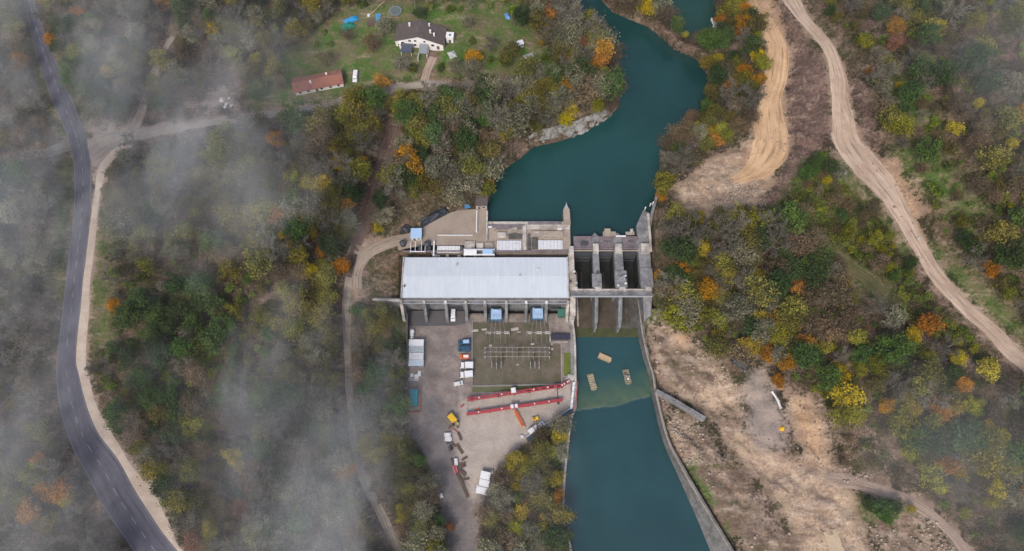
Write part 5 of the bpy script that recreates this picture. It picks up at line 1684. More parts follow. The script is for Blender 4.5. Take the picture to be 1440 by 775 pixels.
# ------------------------------------------------------------------ white chalet
def house(px, py, rz, W, D, eave, apex, wallm, roofm, gable_front, label, windows, chim, over=0.5):
    """px,py: middle of the front foot.  local x along the front, y away from it"""
    p = gat(px, py)
    t = thing('house', label, 'house', p, rz)
    m = MB()
    if gable_front:
        m.add([(-W / 2, 0, -1.5), (W / 2, 0, -1.5), (W / 2, 0, eave), (0, 0, apex), (-W / 2, 0, eave),
               (-W / 2, D, -1.5), (W / 2, D, -1.5), (W / 2, D, eave), (0, D, apex), (-W / 2, D, eave)],
              [(0, 1, 2, 3, 4), (9, 8, 7, 6, 5), (0, 5, 6, 1), (1, 6, 7, 2), (0, 4, 9, 5)])
    else:
        m.add([(-W / 2, 0, -1.5), (-W / 2, D, -1.5), (-W / 2, D, eave), (-W / 2, D / 2, apex), (-W / 2, 0, eave),
               (W / 2, 0, -1.5), (W / 2, D, -1.5), (W / 2, D, eave), (W / 2, D / 2, apex), (W / 2, 0, eave)],
              [(0, 1, 2, 3, 4), (9, 8, 7, 6, 5), (0, 4, 9, 5), (1, 6, 7, 2), (0, 5, 6, 1)])
    m.build('wall', wallm, t)
    r = MB()
    th = 0.22
    if gable_front:
        k = (apex - eave) / (W / 2)
        e = over
        for s in (-1, 1):
            r.add([(0, -e, apex + 0.03), (0, D + e, apex + 0.03), (s * (W / 2 + e), D + e, eave - k * e + 0.03), (s * (W / 2 + e), -e, eave - k * e + 0.03),
                   (0, -e, apex + th), (0, D + e, apex + th), (s * (W / 2 + e), D + e, eave - k * e + th), (s * (W / 2 + e), -e, eave - k * e + th)],
                  [(0, 1, 2, 3), (7, 6, 5, 4), (0, 3, 7, 4), (1, 5, 6, 2), (2, 6, 7, 3), (0, 4, 5, 1)])
        n = int((W / 2) / 0.6)
        for i in range(n):
            for s in (-1, 1):
                x = s * (i + 0.5) * (W / 2 + e) / n
                z = apex - k * abs(x) + th
                r.box(x - 0.06, x + 0.06, -e, D + e, z - 0.06, z + 0.07)
    else:
        k = (apex - eave) / (D / 2)
        e = over
        for s in (-1, 1):
            y1 = D / 2 + s * (D / 2 + e)
            r.add([(-W / 2 - e, D / 2, apex + 0.03), (W / 2 + e, D / 2, apex + 0.03), (W / 2 + e, y1, eave - k * e + 0.03), (-W / 2 - e, y1, eave - k * e + 0.03),
                   (-W / 2 - e, D / 2, apex + th), (W / 2 + e, D / 2, apex + th), (W / 2 + e, y1, eave - k * e + th), (-W / 2 - e, y1, eave - k * e + th)],
                  [(0, 1, 2, 3), (7, 6, 5, 4), (0, 3, 7, 4), (1, 5, 6, 2), (2, 6, 7, 3), (0, 4, 5, 1)])
        n = int((D / 2) / 0.5)
        for i in range(n):
            for s in (-1, 1):
                yy = (i + 0.5) * (D / 2 + e) / n
                z = apex - k * yy + th
                r.box(-W / 2 - e, W / 2 + e, D / 2 + s * yy - 0.06, D / 2 + s * yy + 0.06, z - 0.06, z + 0.06)
    ro = r.build('roof', roofm, t)
    for (x, y, z, s) in chim:
        c = MB().box(x - s, x + s, y - s, y + s, z - 1.2, z + 0.9).box(x - s - 0.1, x + s + 0.1, y - s - 0.1, y + s + 0.1, z + 0.9, z + 1.05)
        c.build('chimney', RENDER, ro)
    for (x, z, w, h, kind) in windows:
        f = MB().box(x - w / 2 - 0.1, x + w / 2 + 0.1, -0.09, -0.003, z - h / 2 - 0.1, z + h / 2 + 0.1).build('window' if kind == 'w' else 'door', WHITE if kind == 'w' else TIMBER, t)
        MB().box(x - w / 2, x + w / 2, -0.13, -0.093, z - h / 2, z + h / 2).build('pane', GLASS if kind == 'w' else TIMBER, f)
    return t


hs = house(590.5, 67.5, R(-6), 22.0, 9.0, 3.6, 7.6, RENDER, SLATE, True, 'large white gabled house under a dark brown tiled roof at the top of the lawn',
           [(-7.5, 2.6, 1.2, 1.2, 'w'), (-4.2, 4.3, 1.2, 1.1, 'w'), (-1.6, 4.6, 1.0, 1.0, 'w'), (2.6, 4.5, 1.0, 1.0, 'w'), (2.6, 1.9, 1.3, 1.2, 'w'), (6.2, 2.6, 1.3, 1.2, 'w'), (-2.0, 1.9, 1.2, 1.2, 'w'), (8.6, 1.2, 1.0, 2.0, 'd'), (-9.4, 1.2, 1.2, 1.2, 'w')],
           [(5.0, 4.0, 6.6, 0.35), (6.8, 3.0, 5.9, 0.3), (-5.0, 7.0, 6.6, 0.35), (4.0, 7.5, 6.8, 0.25)])
pr = MB().box(-7.8, -2.8, -5.2, -0.2, 2.4, 2.6).build('porch_roof', m_simple('dark blue slate sheet', (0.075, 0.085, 0.12), 0.5, 0.3, 1), hs)
for x in (-7.6, -3.0):
    MB().box(x - 0.12, x + 0.12, -5.1, -4.85, -1.5, 2.4).build('post', RENDER, pr)
pr = MB().xprism([(-5.0, 2.3), (-0.2, 3.1), (-0.2, 3.3), (-5.0, 2.5)], 0.4, 4.2).build('porch_roof', m_simple('grey porch sheet', (0.22, 0.235, 0.26), 0.5, 0.3, 1), hs)
MB().box(0.2, 0.4, -7.2, -0.2, -1.5, 1.6).build('side_wall', RENDER, pr)
MB().box(4.0, 4.2, -5.0, -0.2, -1.5, 2.3).build('side_wall', RENDER, pr)
MB().box(-9.0, -8.2, -1.6, -0.1, -1.5, 3.4).build('stair_wall', RENDER, hs)
an = thing('annex', 'small white flat roofed annex with a dark hatch, beside the large white house', 'annex', gat(633.5, 57), R(-6))
MB().box(-1.6, 1.6, -1.4, 1.6, -1, 3.4).build('wall', RENDER, an)
rf_ = MB().box(-1.75, 1.75, -1.55, 1.75, 3.4, 3.6).build('roof', WHITE, an)
MB().box(-0.4, 0.5, -0.4, 0.4, 3.6, 3.85).build('hatch', STEEL_D, rf_)
MB().box(-0.5, 0.5, -1.44, -1.402, -0.2, 1.9).build('door', STEEL_D, an)

house(450.5, 128.0, R(13.5), 21.5, 7.2, 2.6, 4.4, RENDER, TILE, False, 'long low white house under a faded red tiled roof beside the lane',
      [(-8.6, 1.5, 1.1, 1.1, 'w'), (-5.0, 1.5, 1.1, 1.1, 'w'), (-1.2, 1.2, 1.0, 2.0, 'd'), (1.0, 1.5, 1.1, 1.1, 'w'), (5.0, 1.5, 1.1, 1.1, 'w'), (8.6, 1.5, 1.1, 1.1, 'w')],
      [(-3, 2.2, 4.0, 0.3), (4.5, 4.8, 4.2, 0.3)], 0.45)

# garden things
tr = thing('trampoline', 'round grey trampoline on the lawn above the white house', 'trampoline', gat(556.5, 17), 0)
MB().tube((0, 0, 0.75), (0, 0, 0.8), 2.5, n=28).build('jumping_mat', m_simple('grey green jumping mat', (0.10, 0.125, 0.125), 0.6, 0.2, 1), tr)
ring = MB()
for k in range(28):
    a, b = 2 * PI * k / 28, 2 * PI * (k + 1) / 28
    ring.add([(r_ * math.cos(w), r_ * math.sin(w), z) for w in (a, b) for r_ in (2.4, 3.0) for z in (0.84,)] , [(0, 1, 3, 2)])
    ring.tube((2.8 * math.cos(a), 2.8 * math.sin(a), 0.78), (2.8 * math.cos(b), 2.8 * math.sin(b), 0.78), 0.07, n=5)
ring.build('padded_rim', m_simple('dull blue grey rim', (0.17, 0.20, 0.215), 0.6, 0.2, 1), tr)
for k in range(6):
    a = 2 * PI * k / 6
    MB().tube((2.8 * math.cos(a), 2.8 * math.sin(a), -0.2), (2.8 * math.cos(a), 2.8 * math.sin(a), 2.4), 0.05).build('leg', STEEL, tr)
lump('tarpaulin', 'green tarpaulin over a garden heap at the wood edge', 'tarpaulin', 489, 37, (6.0, 4.0, 1.6), GREEN, None, R(40), 4)
lump('tarpaulin', 'bright blue tarpaulin touching the green one at the wood edge', 'tarpaulin', 493.5, 28, (7.0, 3.0, 1.4), m_simple('bright blue tarp', (0.02, 0.24, 0.50), 0.5, 0.2, 1), None, R(28), 9)
crate(532.5, 27, (2.4, 4.2, 1.2), m_simple('bright blue box', (0.03, 0.25, 0.52), 0.5, 0.2, 1), 'bright blue covered box left of the trampoline', 0.1, gat(532.5, 27).z, name='garden_box', cat='box')
lump('tarpaulin', 'blue sheet on the lawn near the riverside trees', 'tarpaulin', 713.5, 23, (2.6, 4.0, 1.4), m_simple('soft blue sheet', (0.10, 0.24, 0.46), 0.5, 0.2, 1), None, 0.2, 2)
cube_thing('garden_shed', 'small white roofed shed in the riverside garden', 'shed', 731, 64.5, gat(731, 64.5).z, (3.0, 2.2, 2.0), WHITE2, R(20), WHITE)
cube_thing('garden_shed', 'grey lean shed below the small white roofed one', 'shed', 743, 83, gat(743, 83).z, (4.2, 1.8, 1.9), TIMBER, R(20), GREY)
o = lump('tarpaulin', 'pale sheet over garden furniture right of the house drive', 'tarpaulin', 636, 77, (3.6, 4.0, 1.6), m_simple('pale grey sheet', (0.40, 0.41, 0.42), 0.6, 0.3, 1), None, 0.4, 7)
mast = thing('pole_crane', 'thin pale timber pole leaning beside the wood pile behind the house', 'pole', gat(519, 22), 0)
MB().tube((0, 0, 0), (7.0, 7.0, 1.8), 0.16, 0.1).build('pole', TIMBER_L, mast)
MB().cbox((0.0, -0.2, 0.4), (1.2, 1.2, 0.9)).build('base_block', WHITE2, mast)
timber(524, 33, 4.6, 3.0, 0.9, TIMBER, 'low brown wood pile beside the bright blue covered box', 0.2, gat(524, 33).z, n=7)
sn = 0
for (a, b, s) in ((312, 140, 1.6), (318, 146, 1.0), (322, 138, 0.8), (316, 150, 0.9), (325, 148, 0.8)):
    lump('stone_heap', 'white stone heap in the pale clearing above the lane', 'stone heap', a, b, (s * 1.6, s * 1.4, s * 0.7), m_simple('white stone %d' % sn, (0.6, 0.58, 0.56), 0.9, 0.3, 1), None, s, sn, 'white stone heaps in the clearing', 9)
    sn += 1
# ------------------------------------------------------------------ tree shapes
BARK = m_simple('grey brown bark', (0.11, 0.09, 0.075), 0.95, 0.5, 2.0)
BARE = m_leaf('pale grey twigs', (0.085, 0.076, 0.058), (0.225, 0.21, 0.165), 0.3, 0.012)
LEAF = {
    'bare': BARE,
    'russet': m_leaf('russet thin foliage', (0.062, 0.044, 0.026), (0.165, 0.118, 0.066), 0.35, 0.012),
    'green': m_leaf('dark green foliage', (0.018, 0.036, 0.010), (0.066, 0.108, 0.026), 0.4, 0.015),
    'olive': m_leaf('olive foliage', (0.044, 0.046, 0.009), (0.190, 0.170, 0.032), 0.4, 0.02),
    'pale': m_leaf('pale grey green foliage', (0.070, 0.072, 0.045), (0.215, 0.200, 0.130), 0.25, 0.015),
    'lime': m_leaf('lime green foliage', (0.070, 0.076, 0.010), (0.265, 0.255, 0.028), 0.3, 0.012),
    'yellow': m_leaf('yellow autumn foliage', (0.11, 0.092, 0.008), (0.40, 0.295, 0.016), 0.25, 0.012),
    'orange': m_leaf('orange autumn foliage', (0.13, 0.062, 0.008), (0.42, 0.185, 0.014), 0.22, 0.010),
    'red': m_leaf('rusty red foliage', (0.085, 0.038, 0.022), (0.215, 0.088, 0.046), 0.2, 0.008),
    'shrub': m_leaf('green shrub foliage', (0.036, 0.052, 0.009), (0.155, 0.178, 0.030), 0.4, 0.025),
}


def quads_at(C, size, up, r):
    """leaf quads at centres C"""
    n = len(C)
    N = r.normal(size=(n, 3))
    N[:, 2] = np.abs(N[:, 2]) * up + 0.25
    N /= np.linalg.norm(N, axis=1)[:, None]
    A = np.cross(N, r.normal(size=(n, 3)))
    A /= np.linalg.norm(A, axis=1)[:, None] + 1e-9
    B = np.cross(N, A)
    s = size * r.uniform(0.6, 1.35, (n, 1))
    k = r.uniform(0.55, 1.0, (n, 1))
    V = np.stack([C - A * s - B * s * k * 0.4, C + B * s * k * -1.0 + A * s * 0.2, C + A * s + B * s * k * 0.3, C + B * s * k - A * s * 0.25], 1)
    return V.reshape(-1, 3), np.arange(4 * n).reshape(-1, 4)


def sticks(P0, P1, R0, R1):
    """three sided tapering sticks"""
    P0, P1 = np.asarray(P0), np.asarray(P1)
    n = len(P0)
    d = P1 - P0
    d = d / (np.linalg.norm(d, axis=1)[:, None] + 1e-9)
    s = np.cross(d, np.where(np.abs(d[:, 2:3]) > 0.9, np.array([[1.0, 0, 0]]), np.array([[0, 0, 1.0]])))
    s /= np.linalg.norm(s, axis=1)[:, None] + 1e-9
    t = np.cross(d, s)
    V = []
    for P, rr_ in ((P0, R0), (P1, R1)):
        for k in range(3):
            w = 2 * PI * k / 3
            V.append(P + (s * math.cos(w) + t * math.sin(w)) * np.asarray(rr_)[:, None])
    V = np.stack(V, 1).reshape(-1, 3)
    b = np.arange(n)[:, None] * 6
    F = np.concatenate([b + np.array([[k, (k + 1) % 3, 3 + (k + 1) % 3, 3 + k]]) for k in range(3)])
    return V, F


def skeleton(r, Hh, Rr, limbs=7, sub=5, twigs=7, thin=1.0, lean=0.25):
    """trunk, limbs, branches and twigs as stick end points"""
    T, Bz = [], []
    top = np.array([r.normal() * lean, r.normal() * lean, Hh * 0.93])
    knots = [np.array([0, 0, -0.6])]
    for k in range(1, 5):
        f = k / 4
        knots.append(top * f * np.array([1, 1, 1]) + r.normal(size=3) * 0.15 * np.array([1, 1, 0]))
    r0 = 0.045 * Rr + 0.08
    for k in range(4):
        T.append((knots[k], knots[k + 1], r0 * (1 - k / 4.6), r0 * (1 - (k + 1) / 4.6)))
    tips = []
    for i in range(limbs):
        f = 0.28 + 0.6 * (i + r.uniform(0, 0.6)) / limbs
        base = top * f
        a = 2.4 * i + r.uniform(-0.4, 0.4)
        out = Rr * r.uniform(0.65, 1.0) * (1.0 - 0.45 * max(0, f - 0.5))
        tip = base + np.array([math.cos(a) * out, math.sin(a) * out, Hh * r.uniform(0.14, 0.32)])
        mid = (base + tip) / 2 + np.array([0, 0, -0.06 * Hh]) + r.normal(size=3) * 0.2
        rl = r0 * 0.45
        T.append((base, mid, rl, rl * 0.7))
        T.append((mid, tip, rl * 0.7, rl * 0.25))
        for j in range(sub):
            g = r.uniform(0.3, 1.0)
            b0 = base + (tip - base) * g
            dr = (tip - base) / (np.linalg.norm(tip - base) + 1e-9)
            v = dr * 0.7 + r.normal(size=3) * 0.55 + np.array([0, 0, 0.35])
            L = Rr * r.uniform(0.22, 0.5)
            b1 = b0 + v / np.linalg.norm(v) * L
            Bz.append((b0, b1, 0.05 * thin, 0.03 * thin))
            tips.append(b1)
            for q in range(twigs):
                g2 = r.uniform(0.2, 1.0)
                c0 = b0 + (b1 - b0) * g2
                v2 = v * 0.5 + r.normal(size=3) * 0.6 + np.array([0, 0, 0.3])
                c1 = c0 + v2 / np.linalg.norm(v2) * Rr * r.uniform(0.1, 0.27)
                Bz.append((c0, c1, 0.035 * thin, 0.02 * thin))
    return T, Bz, tips


def stick_mesh(name, S, mt, r):
    V, F = sticks([s[0] for s in S], [s[1] for s in S], [s[2] for s in S], [s[3] for s in S])
    tint = np.repeat(r.uniform(0, 1, len(S)), 3) if False else np.tile(r.uniform(0, 1, len(S)), 3)
    return np_mesh(name, V, F, mt, tint)


def leafy(kind, seed, Rr, Hh, n_cl, n_leaf, leaf, sig, open_=0.0, limbs=6):
    r = np.random.default_rng(seed)
    T, Bz, tips = skeleton(r, Hh * 0.92, Rr * 0.85, limbs, 4, 2, 1.3)
    lob = r.uniform(0, 2 * PI, 3)
    C, tint = [], []
    zc = Hh * 0.62
    for i in range(n_cl):
        v = r.normal(size=3)
        v /= np.linalg.norm(v)
        v[2] = v[2] * 0.9 + 0.12
        th = math.atan2(v[1], v[0])
        k = 1 + 0.20 * math.sin(2 * th + lob[0]) + 0.15 * math.sin(3 * th + lob[1]) + 0.1 * math.sin(5 * th + lob[2])
        q = r.uniform(0.35, 1.0) ** 0.6
        c = np.array([v[0] * Rr * 0.9 * k * q, v[1] * Rr * 0.9 * k * q, zc + v[2] * Hh * 0.38 * q])
        m = int(n_leaf * r.uniform(0.5, 1.4))
        pts = c + r.normal(size=(m, 3)) * sig * np.array([1, 1, 0.7]) * r.uniform(0.7, 1.3)
        C.append(pts)
        tint.append(np.clip(r.uniform(0.15, 0.85) + r.normal(size=m) * 0.16, 0, 1))
    V, F = quads_at(np.concatenate(C), leaf, 1.2, r)
    crown = np_mesh(kind + '_crown', V, F, LEAF[kind], np.concatenate(tint))
    return crown, stick_mesh(kind + '_trunk', T + Bz[::3], BARK, r)


VAR = {k: [] for k in LEAF}
for i in range(8):
    r = np.random.default_rng(100 + i)
    Rr, Hh = 3.6 + 0.25 * (i % 3), 9.0 + (i % 4)
    T, Bz, tips = skeleton(r, Hh, Rr, 9, 8, 13, 1.25)
    C = np.array(tips)[r.integers(0, len(tips), 420)] + r.normal(size=(420, 3)) * 0.55
    V1, F1 = sticks([s[0] for s in Bz], [s[1] for s in Bz], [s[2] for s in Bz], [s[3] for s in Bz])
    V2, F2 = quads_at(C, 0.16, 0.6, r)
    crown = np_mesh('bare_crown', np.concatenate([V1, V2]), np.concatenate([F1, F2 + len(V1)]), BARE,
                    np.concatenate([np.tile(r.uniform(0.1, 1, len(Bz)), 3), r.uniform(0, 0.5, 420)]))
    VAR['bare'].append((crown, stick_mesh('bare_trunk', T, m_leaf('grey limb bark', (0.11, 0.098, 0.08), (0.17, 0.155, 0.13), 0.2) if i == 0 else bpy.data.materials['grey limb bark'], r), Rr))
for i in range(7):
    VAR['russet'].append((*leafy('russet', 200 + i, 3.4, 8.5, 54, 26, 0.17, 0.66), 3.4))
    VAR['green'].append((*leafy('green', 300 + i, 3.6, 9.5, 74, 34, 0.22, 0.62), 3.6))
    VAR['olive'].append((*leafy('olive', 400 + i, 3.4, 8.5, 62, 32, 0.20, 0.64), 3.4))
    VAR['pale'].append((*leafy('pale', 500 + i, 3.7, 9.5, 66, 30, 0.20, 0.64), 3.7))
for i in range(5):
    VAR['lime'].append((*leafy('lime', 650 + i, 2.9, 7.5, 50, 32, 0.20, 0.58), 2.9))
    VAR['yellow'].append((*leafy('yellow', 600 + i, 3.0, 8.0, 54, 34, 0.20, 0.6), 3.0))
    VAR['orange'].append((*leafy('orange', 700 + i, 3.3, 9.0, 62, 36, 0.21, 0.62), 3.3))
    VAR['shrub'].append((*leafy('shrub', 850 + i, 1.7, 2.6, 26, 22, 0.19, 0.42), 1.7))
for i in range(2):
    VAR['red'].append((*leafy('red', 800 + i, 3.3, 8.0, 60, 32, 0.2, 0.64), 3.3))
NAMES = {'bare': 'bare_tree', 'russet': 'russet_tree', 'green': 'evergreen_tree', 'olive': 'mossy_tree', 'pale': 'pale_tree', 'yellow': 'yellow_tree', 'orange': 'orange_tree', 'red': 'red_tree', 'lime': 'lime_tree', 'shrub': 'shrub'}
WORDS = {'bare': 'bare grey tree', 'russet': 'brown half bare tree', 'green': 'dark green leafy tree', 'olive': 'olive green tree', 'pale': 'pale grey green tree', 'yellow': 'yellow autumn tree',
         'orange': 'orange autumn tree', 'red': 'rusty red autumn tree', 'lime': 'lime green tree', 'shrub': 'low green shrub'}

# ------------------------------------------------------------------ where trees may not stand
def box_px(x0, y0, x1, y1):
    return [(x0, y0), (x1, y0), (x1, y1), (x0, y1)]


NO = [YARD, UPPER, CREEK, LOWER] + [pxpoly(box_px(505, 355, 575, 432), 9), pxpoly([(556, 350), (562, 332), (596, 319), (640, 298), (668, 292), (668, 276), (690, 276), (700, 360)], 13), pxpoly(box_px(555, 300, 925, 475), 8)]
NO += [bpoly(p) for p in Z_TAN[:7] + Z_ORANGE[:3] + [Z_RED[0], Z_RED[4], Z_RED[3]] + Z_ROCK[:2] + Z_DUST]
NO += [bpoly(p) for p in ([(404, 78), (492, 78), (510, 125), (412, 142)], [(548, 22), (645, 22), (650, 92), (552, 92)], [(482, 70), (525, 66), (552, 80), (552, 112), (490, 118)],
                          [(520, 5), (575, 5), (575, 40), (520, 40)], [(476, 18), (512, 18), (512, 50), (476, 50)], [(655, 20), (708, 16), (722, 55), (675, 62)], [(726, 58), (752, 58), (752, 90), (733, 90)],
                          [(1062, 505), (1112, 540), (1100, 640), (1045, 600)], [(128, 270), (152, 282), (158, 480), (128, 500)], [(285, 150), (305, 118), (328, 112), (335, 160)], [(694, 206), (750, 190), (790, 183), (830, 169), (852, 156), (866, 160), (830, 190), (790, 205), (745, 215), (698, 226)], [(780, 478), (830, 478), (810, 570), (780, 545)])]
CLEAR = [(np.array(LINES[k][0]), LINES[k][1], e) for k, e in (('road', 3.2), ('path', 3.2), ('side_road', 4.0), ('farm_track', 3.0), ('foggy_track', 1.5), ('haul_track', 4.0), ('digging_track', 1.0), ('valley_track', 2.5),
                                                            ('site_track', 1.0), ('wood_track', 2.2), ('access_track', 2.5), ('slope_track', 1.3), ('grass_track', 1.5), ('house_drive', 1.5))]


def free(X, Y, rad):
    ok = np.ones(X.shape, bool)
    for i, p in enumerate(NO):
        ok &= poly_sd(X, Y, p) > (rad * 0.75 if i not in (1, 2, 5) else 0.5)
    for L, W, e in CLEAR:
        d, w = line_d(X, Y, [tuple(q) for q in L], [W])
        ok &= d > w + e + rad * 0.35
    return ok


ZONES = [   # phrase, polygon, spacing (m), weights, size range
    ('in the misty wood left of the asphalt road', [(-60, -60), (20, -60), (35, 60), (85, 200), (70, 400), (60, 520), (90, 640), (180, 800), (120, 860), (-60, 860)], 4.9, dict(bare=5, russet=3.5, olive=1.6, pale=1, orange=.25, green=.4), (0.8, 1.25)),
    ('in the wood between the road and the foggy track', [(55, -60), (250, -60), (235, 60), (205, 120), (185, 175), (130, 170), (95, 110), (64, 40)], 4.4, dict(bare=4, green=2, russet=2.4, olive=3, lime=.4, pale=.8, orange=.15), (0.7, 1.05)),
    ('in the wood right of the foggy track', [(265, -60), (480, -60), (475, 20), (430, 62), (395, 110), (345, 115), (330, 90), (255, 150), (205, 165), (225, 120), (260, 40)], 4.9, dict(bare=2.2, russet=2.5, olive=4, pale=1.4, lime=.5, orange=.12, green=.6), (0.75, 1.15)),
    ('in the wood between the lane and the dam', [(330, 178), (400, 170), (480, 150), (560, 125), (700, 122), (705, 200), (692, 250), (690, 284), (640, 288), (570, 322), (545, 335), (500, 330), (470, 400), (400, 420), (340, 330), (300, 240)], 4.2, dict(bare=2.7, green=2.4, olive=4.6, russet=1.8, pale=1.3, lime=.7, yellow=.45, orange=.22), (0.8, 1.35)),
    ('in the riverside wood on the point', [(690, 118), (760, 112), (795, 100), (752, 40), (720, -60), (790, -60), (800, 20), (850, 60), (872, 110), (872, 140), (850, 165), (780, 195), (705, 200)], 4.6, dict(bare=1.7, olive=3.8, pale=2.8, russet=2.4, yellow=.5, orange=.35, lime=.6, green=.7), (0.95, 1.5)),
    ('in the gardens round the white house', [(440, -20), (720, -30), (790, 110), (640, 116), (480, 128), (400, 150), (350, 140), (400, 70)], 7.2, dict(bare=1.6, pale=2.2, green=1.8, russet=1.6, shrub=2, orange=.2, olive=1.4), (0.6, 1.05)),
    ('on the reservoir bank opposite the point', [(850, -60), (1050, -60), (1058, 20), (1070, 90), (1072, 150), (1050, 185), (1000, 215), (945, 255), (925, 290), (930, 215), (960, 175), (998, 130), (980, 80), (925, 38), (860, 8)], 4.4, dict(bare=2.4, russet=2.6, olive=3.8, green=1.2, orange=.45, yellow=.4, lime=.3, pale=.9), (0.75, 1.2)),
    ('in the scrubby wood below the gravel shoulder', [(135, 280), (170, 205), (330, 180), (345, 340), (410, 425), (385, 560), (370, 775), (365, 860), (290, 860), (245, 760), (165, 610), (125, 520), (125, 420)], 4.8, dict(russet=2.4, olive=4.6, bare=1.8, pale=1.2, green=2.2, lime=.3, shrub=2.4, orange=.1, red=.1), (0.6, 1.1)),
    ('in the misty wood left of the rutted track', [(385, 420), (470, 400), (487, 420), (490, 560), (505, 680), (560, 800), (590, 860), (370, 860), (370, 620)], 4.3, dict(bare=4, pale=1.8, russet=2.6, green=1.4, olive=2.6, orange=.1), (0.75, 1.2)),
    ('in the wood between the rutted track and the yard', [(498, 440), (568, 440), (572, 600), (600, 645), (626, 740), (628, 860), (600, 860), (560, 760), (515, 670), (497, 560)], 4.0, dict(green=3.6, pale=2.4, olive=2.8, bare=1.2, lime=.5, russet=.7), (0.65, 1.15)),
    ('in the wood between the yard and the channel', [(668, 860), (678, 720), (706, 668), (742, 628), (770, 605), (796, 600), (790, 680), (788, 740), (800, 860)], 3.9, dict(olive=3.6, russet=2.6, green=2.0, yellow=.6, lime=1.0, pale=1.6, bare=1.0, shrub=1.5), (0.65, 1.1)),
    ('in the wood between the spillway and the dug slope', [(920, 300), (1000, 316), (1075, 300), (1150, 350), (1220, 440), (1300, 480), (1440, 560), (1440, 720), (1300, 690), (1260, 620), (1180, 600), (1140, 555), (1075, 515), (1010, 500), (960, 462), (918, 440)], 4.1, dict(olive=5.6, green=1.5, bare=1.7, pale=1.2, russet=1.7, lime=1.8, yellow=1.0, orange=.32, shrub=1.0), (0.82, 1.4)),
    ('on the slope between the two tracks', [(1110, 225), (1175, 212), (1215, 260), (1270, 345), (1310, 410), (1360, 470), (1420, 540), (1330, 480), (1240, 430), (1180, 358), (1095, 292)], 3.6, dict(olive=2.6, green=.8, russet=1.6, lime=.9, bare=.8, shrub=5, yellow=.15), (0.5, 0.9)),
    ('on the hillside above the haul track', [(1140, -60), (1500, -60), (1500, 500), (1440, 470), (1370, 400), (1300, 310), (1262, 210), (1215, 200), (1205, 110), (1165, 30)], 4.7, dict(russet=3.4, olive=3.2, green=2.2, bare=2.0, lime=.9, orange=.28, pale=.4, shrub=2.6, yellow=.2), (0.65, 1.2)),
    ('on the rough ground along the lower track', [(1165, 600), (1260, 640), (1300, 690), (1440, 720), (1500, 860), (1400, 860), (1350, 745), (1260, 690), (1180, 664)], 6.5, dict(russet=3.5, bare=2.2, olive=1.2, lime=.2, green=.4, shrub=2), (0.5, 0.9)),
]
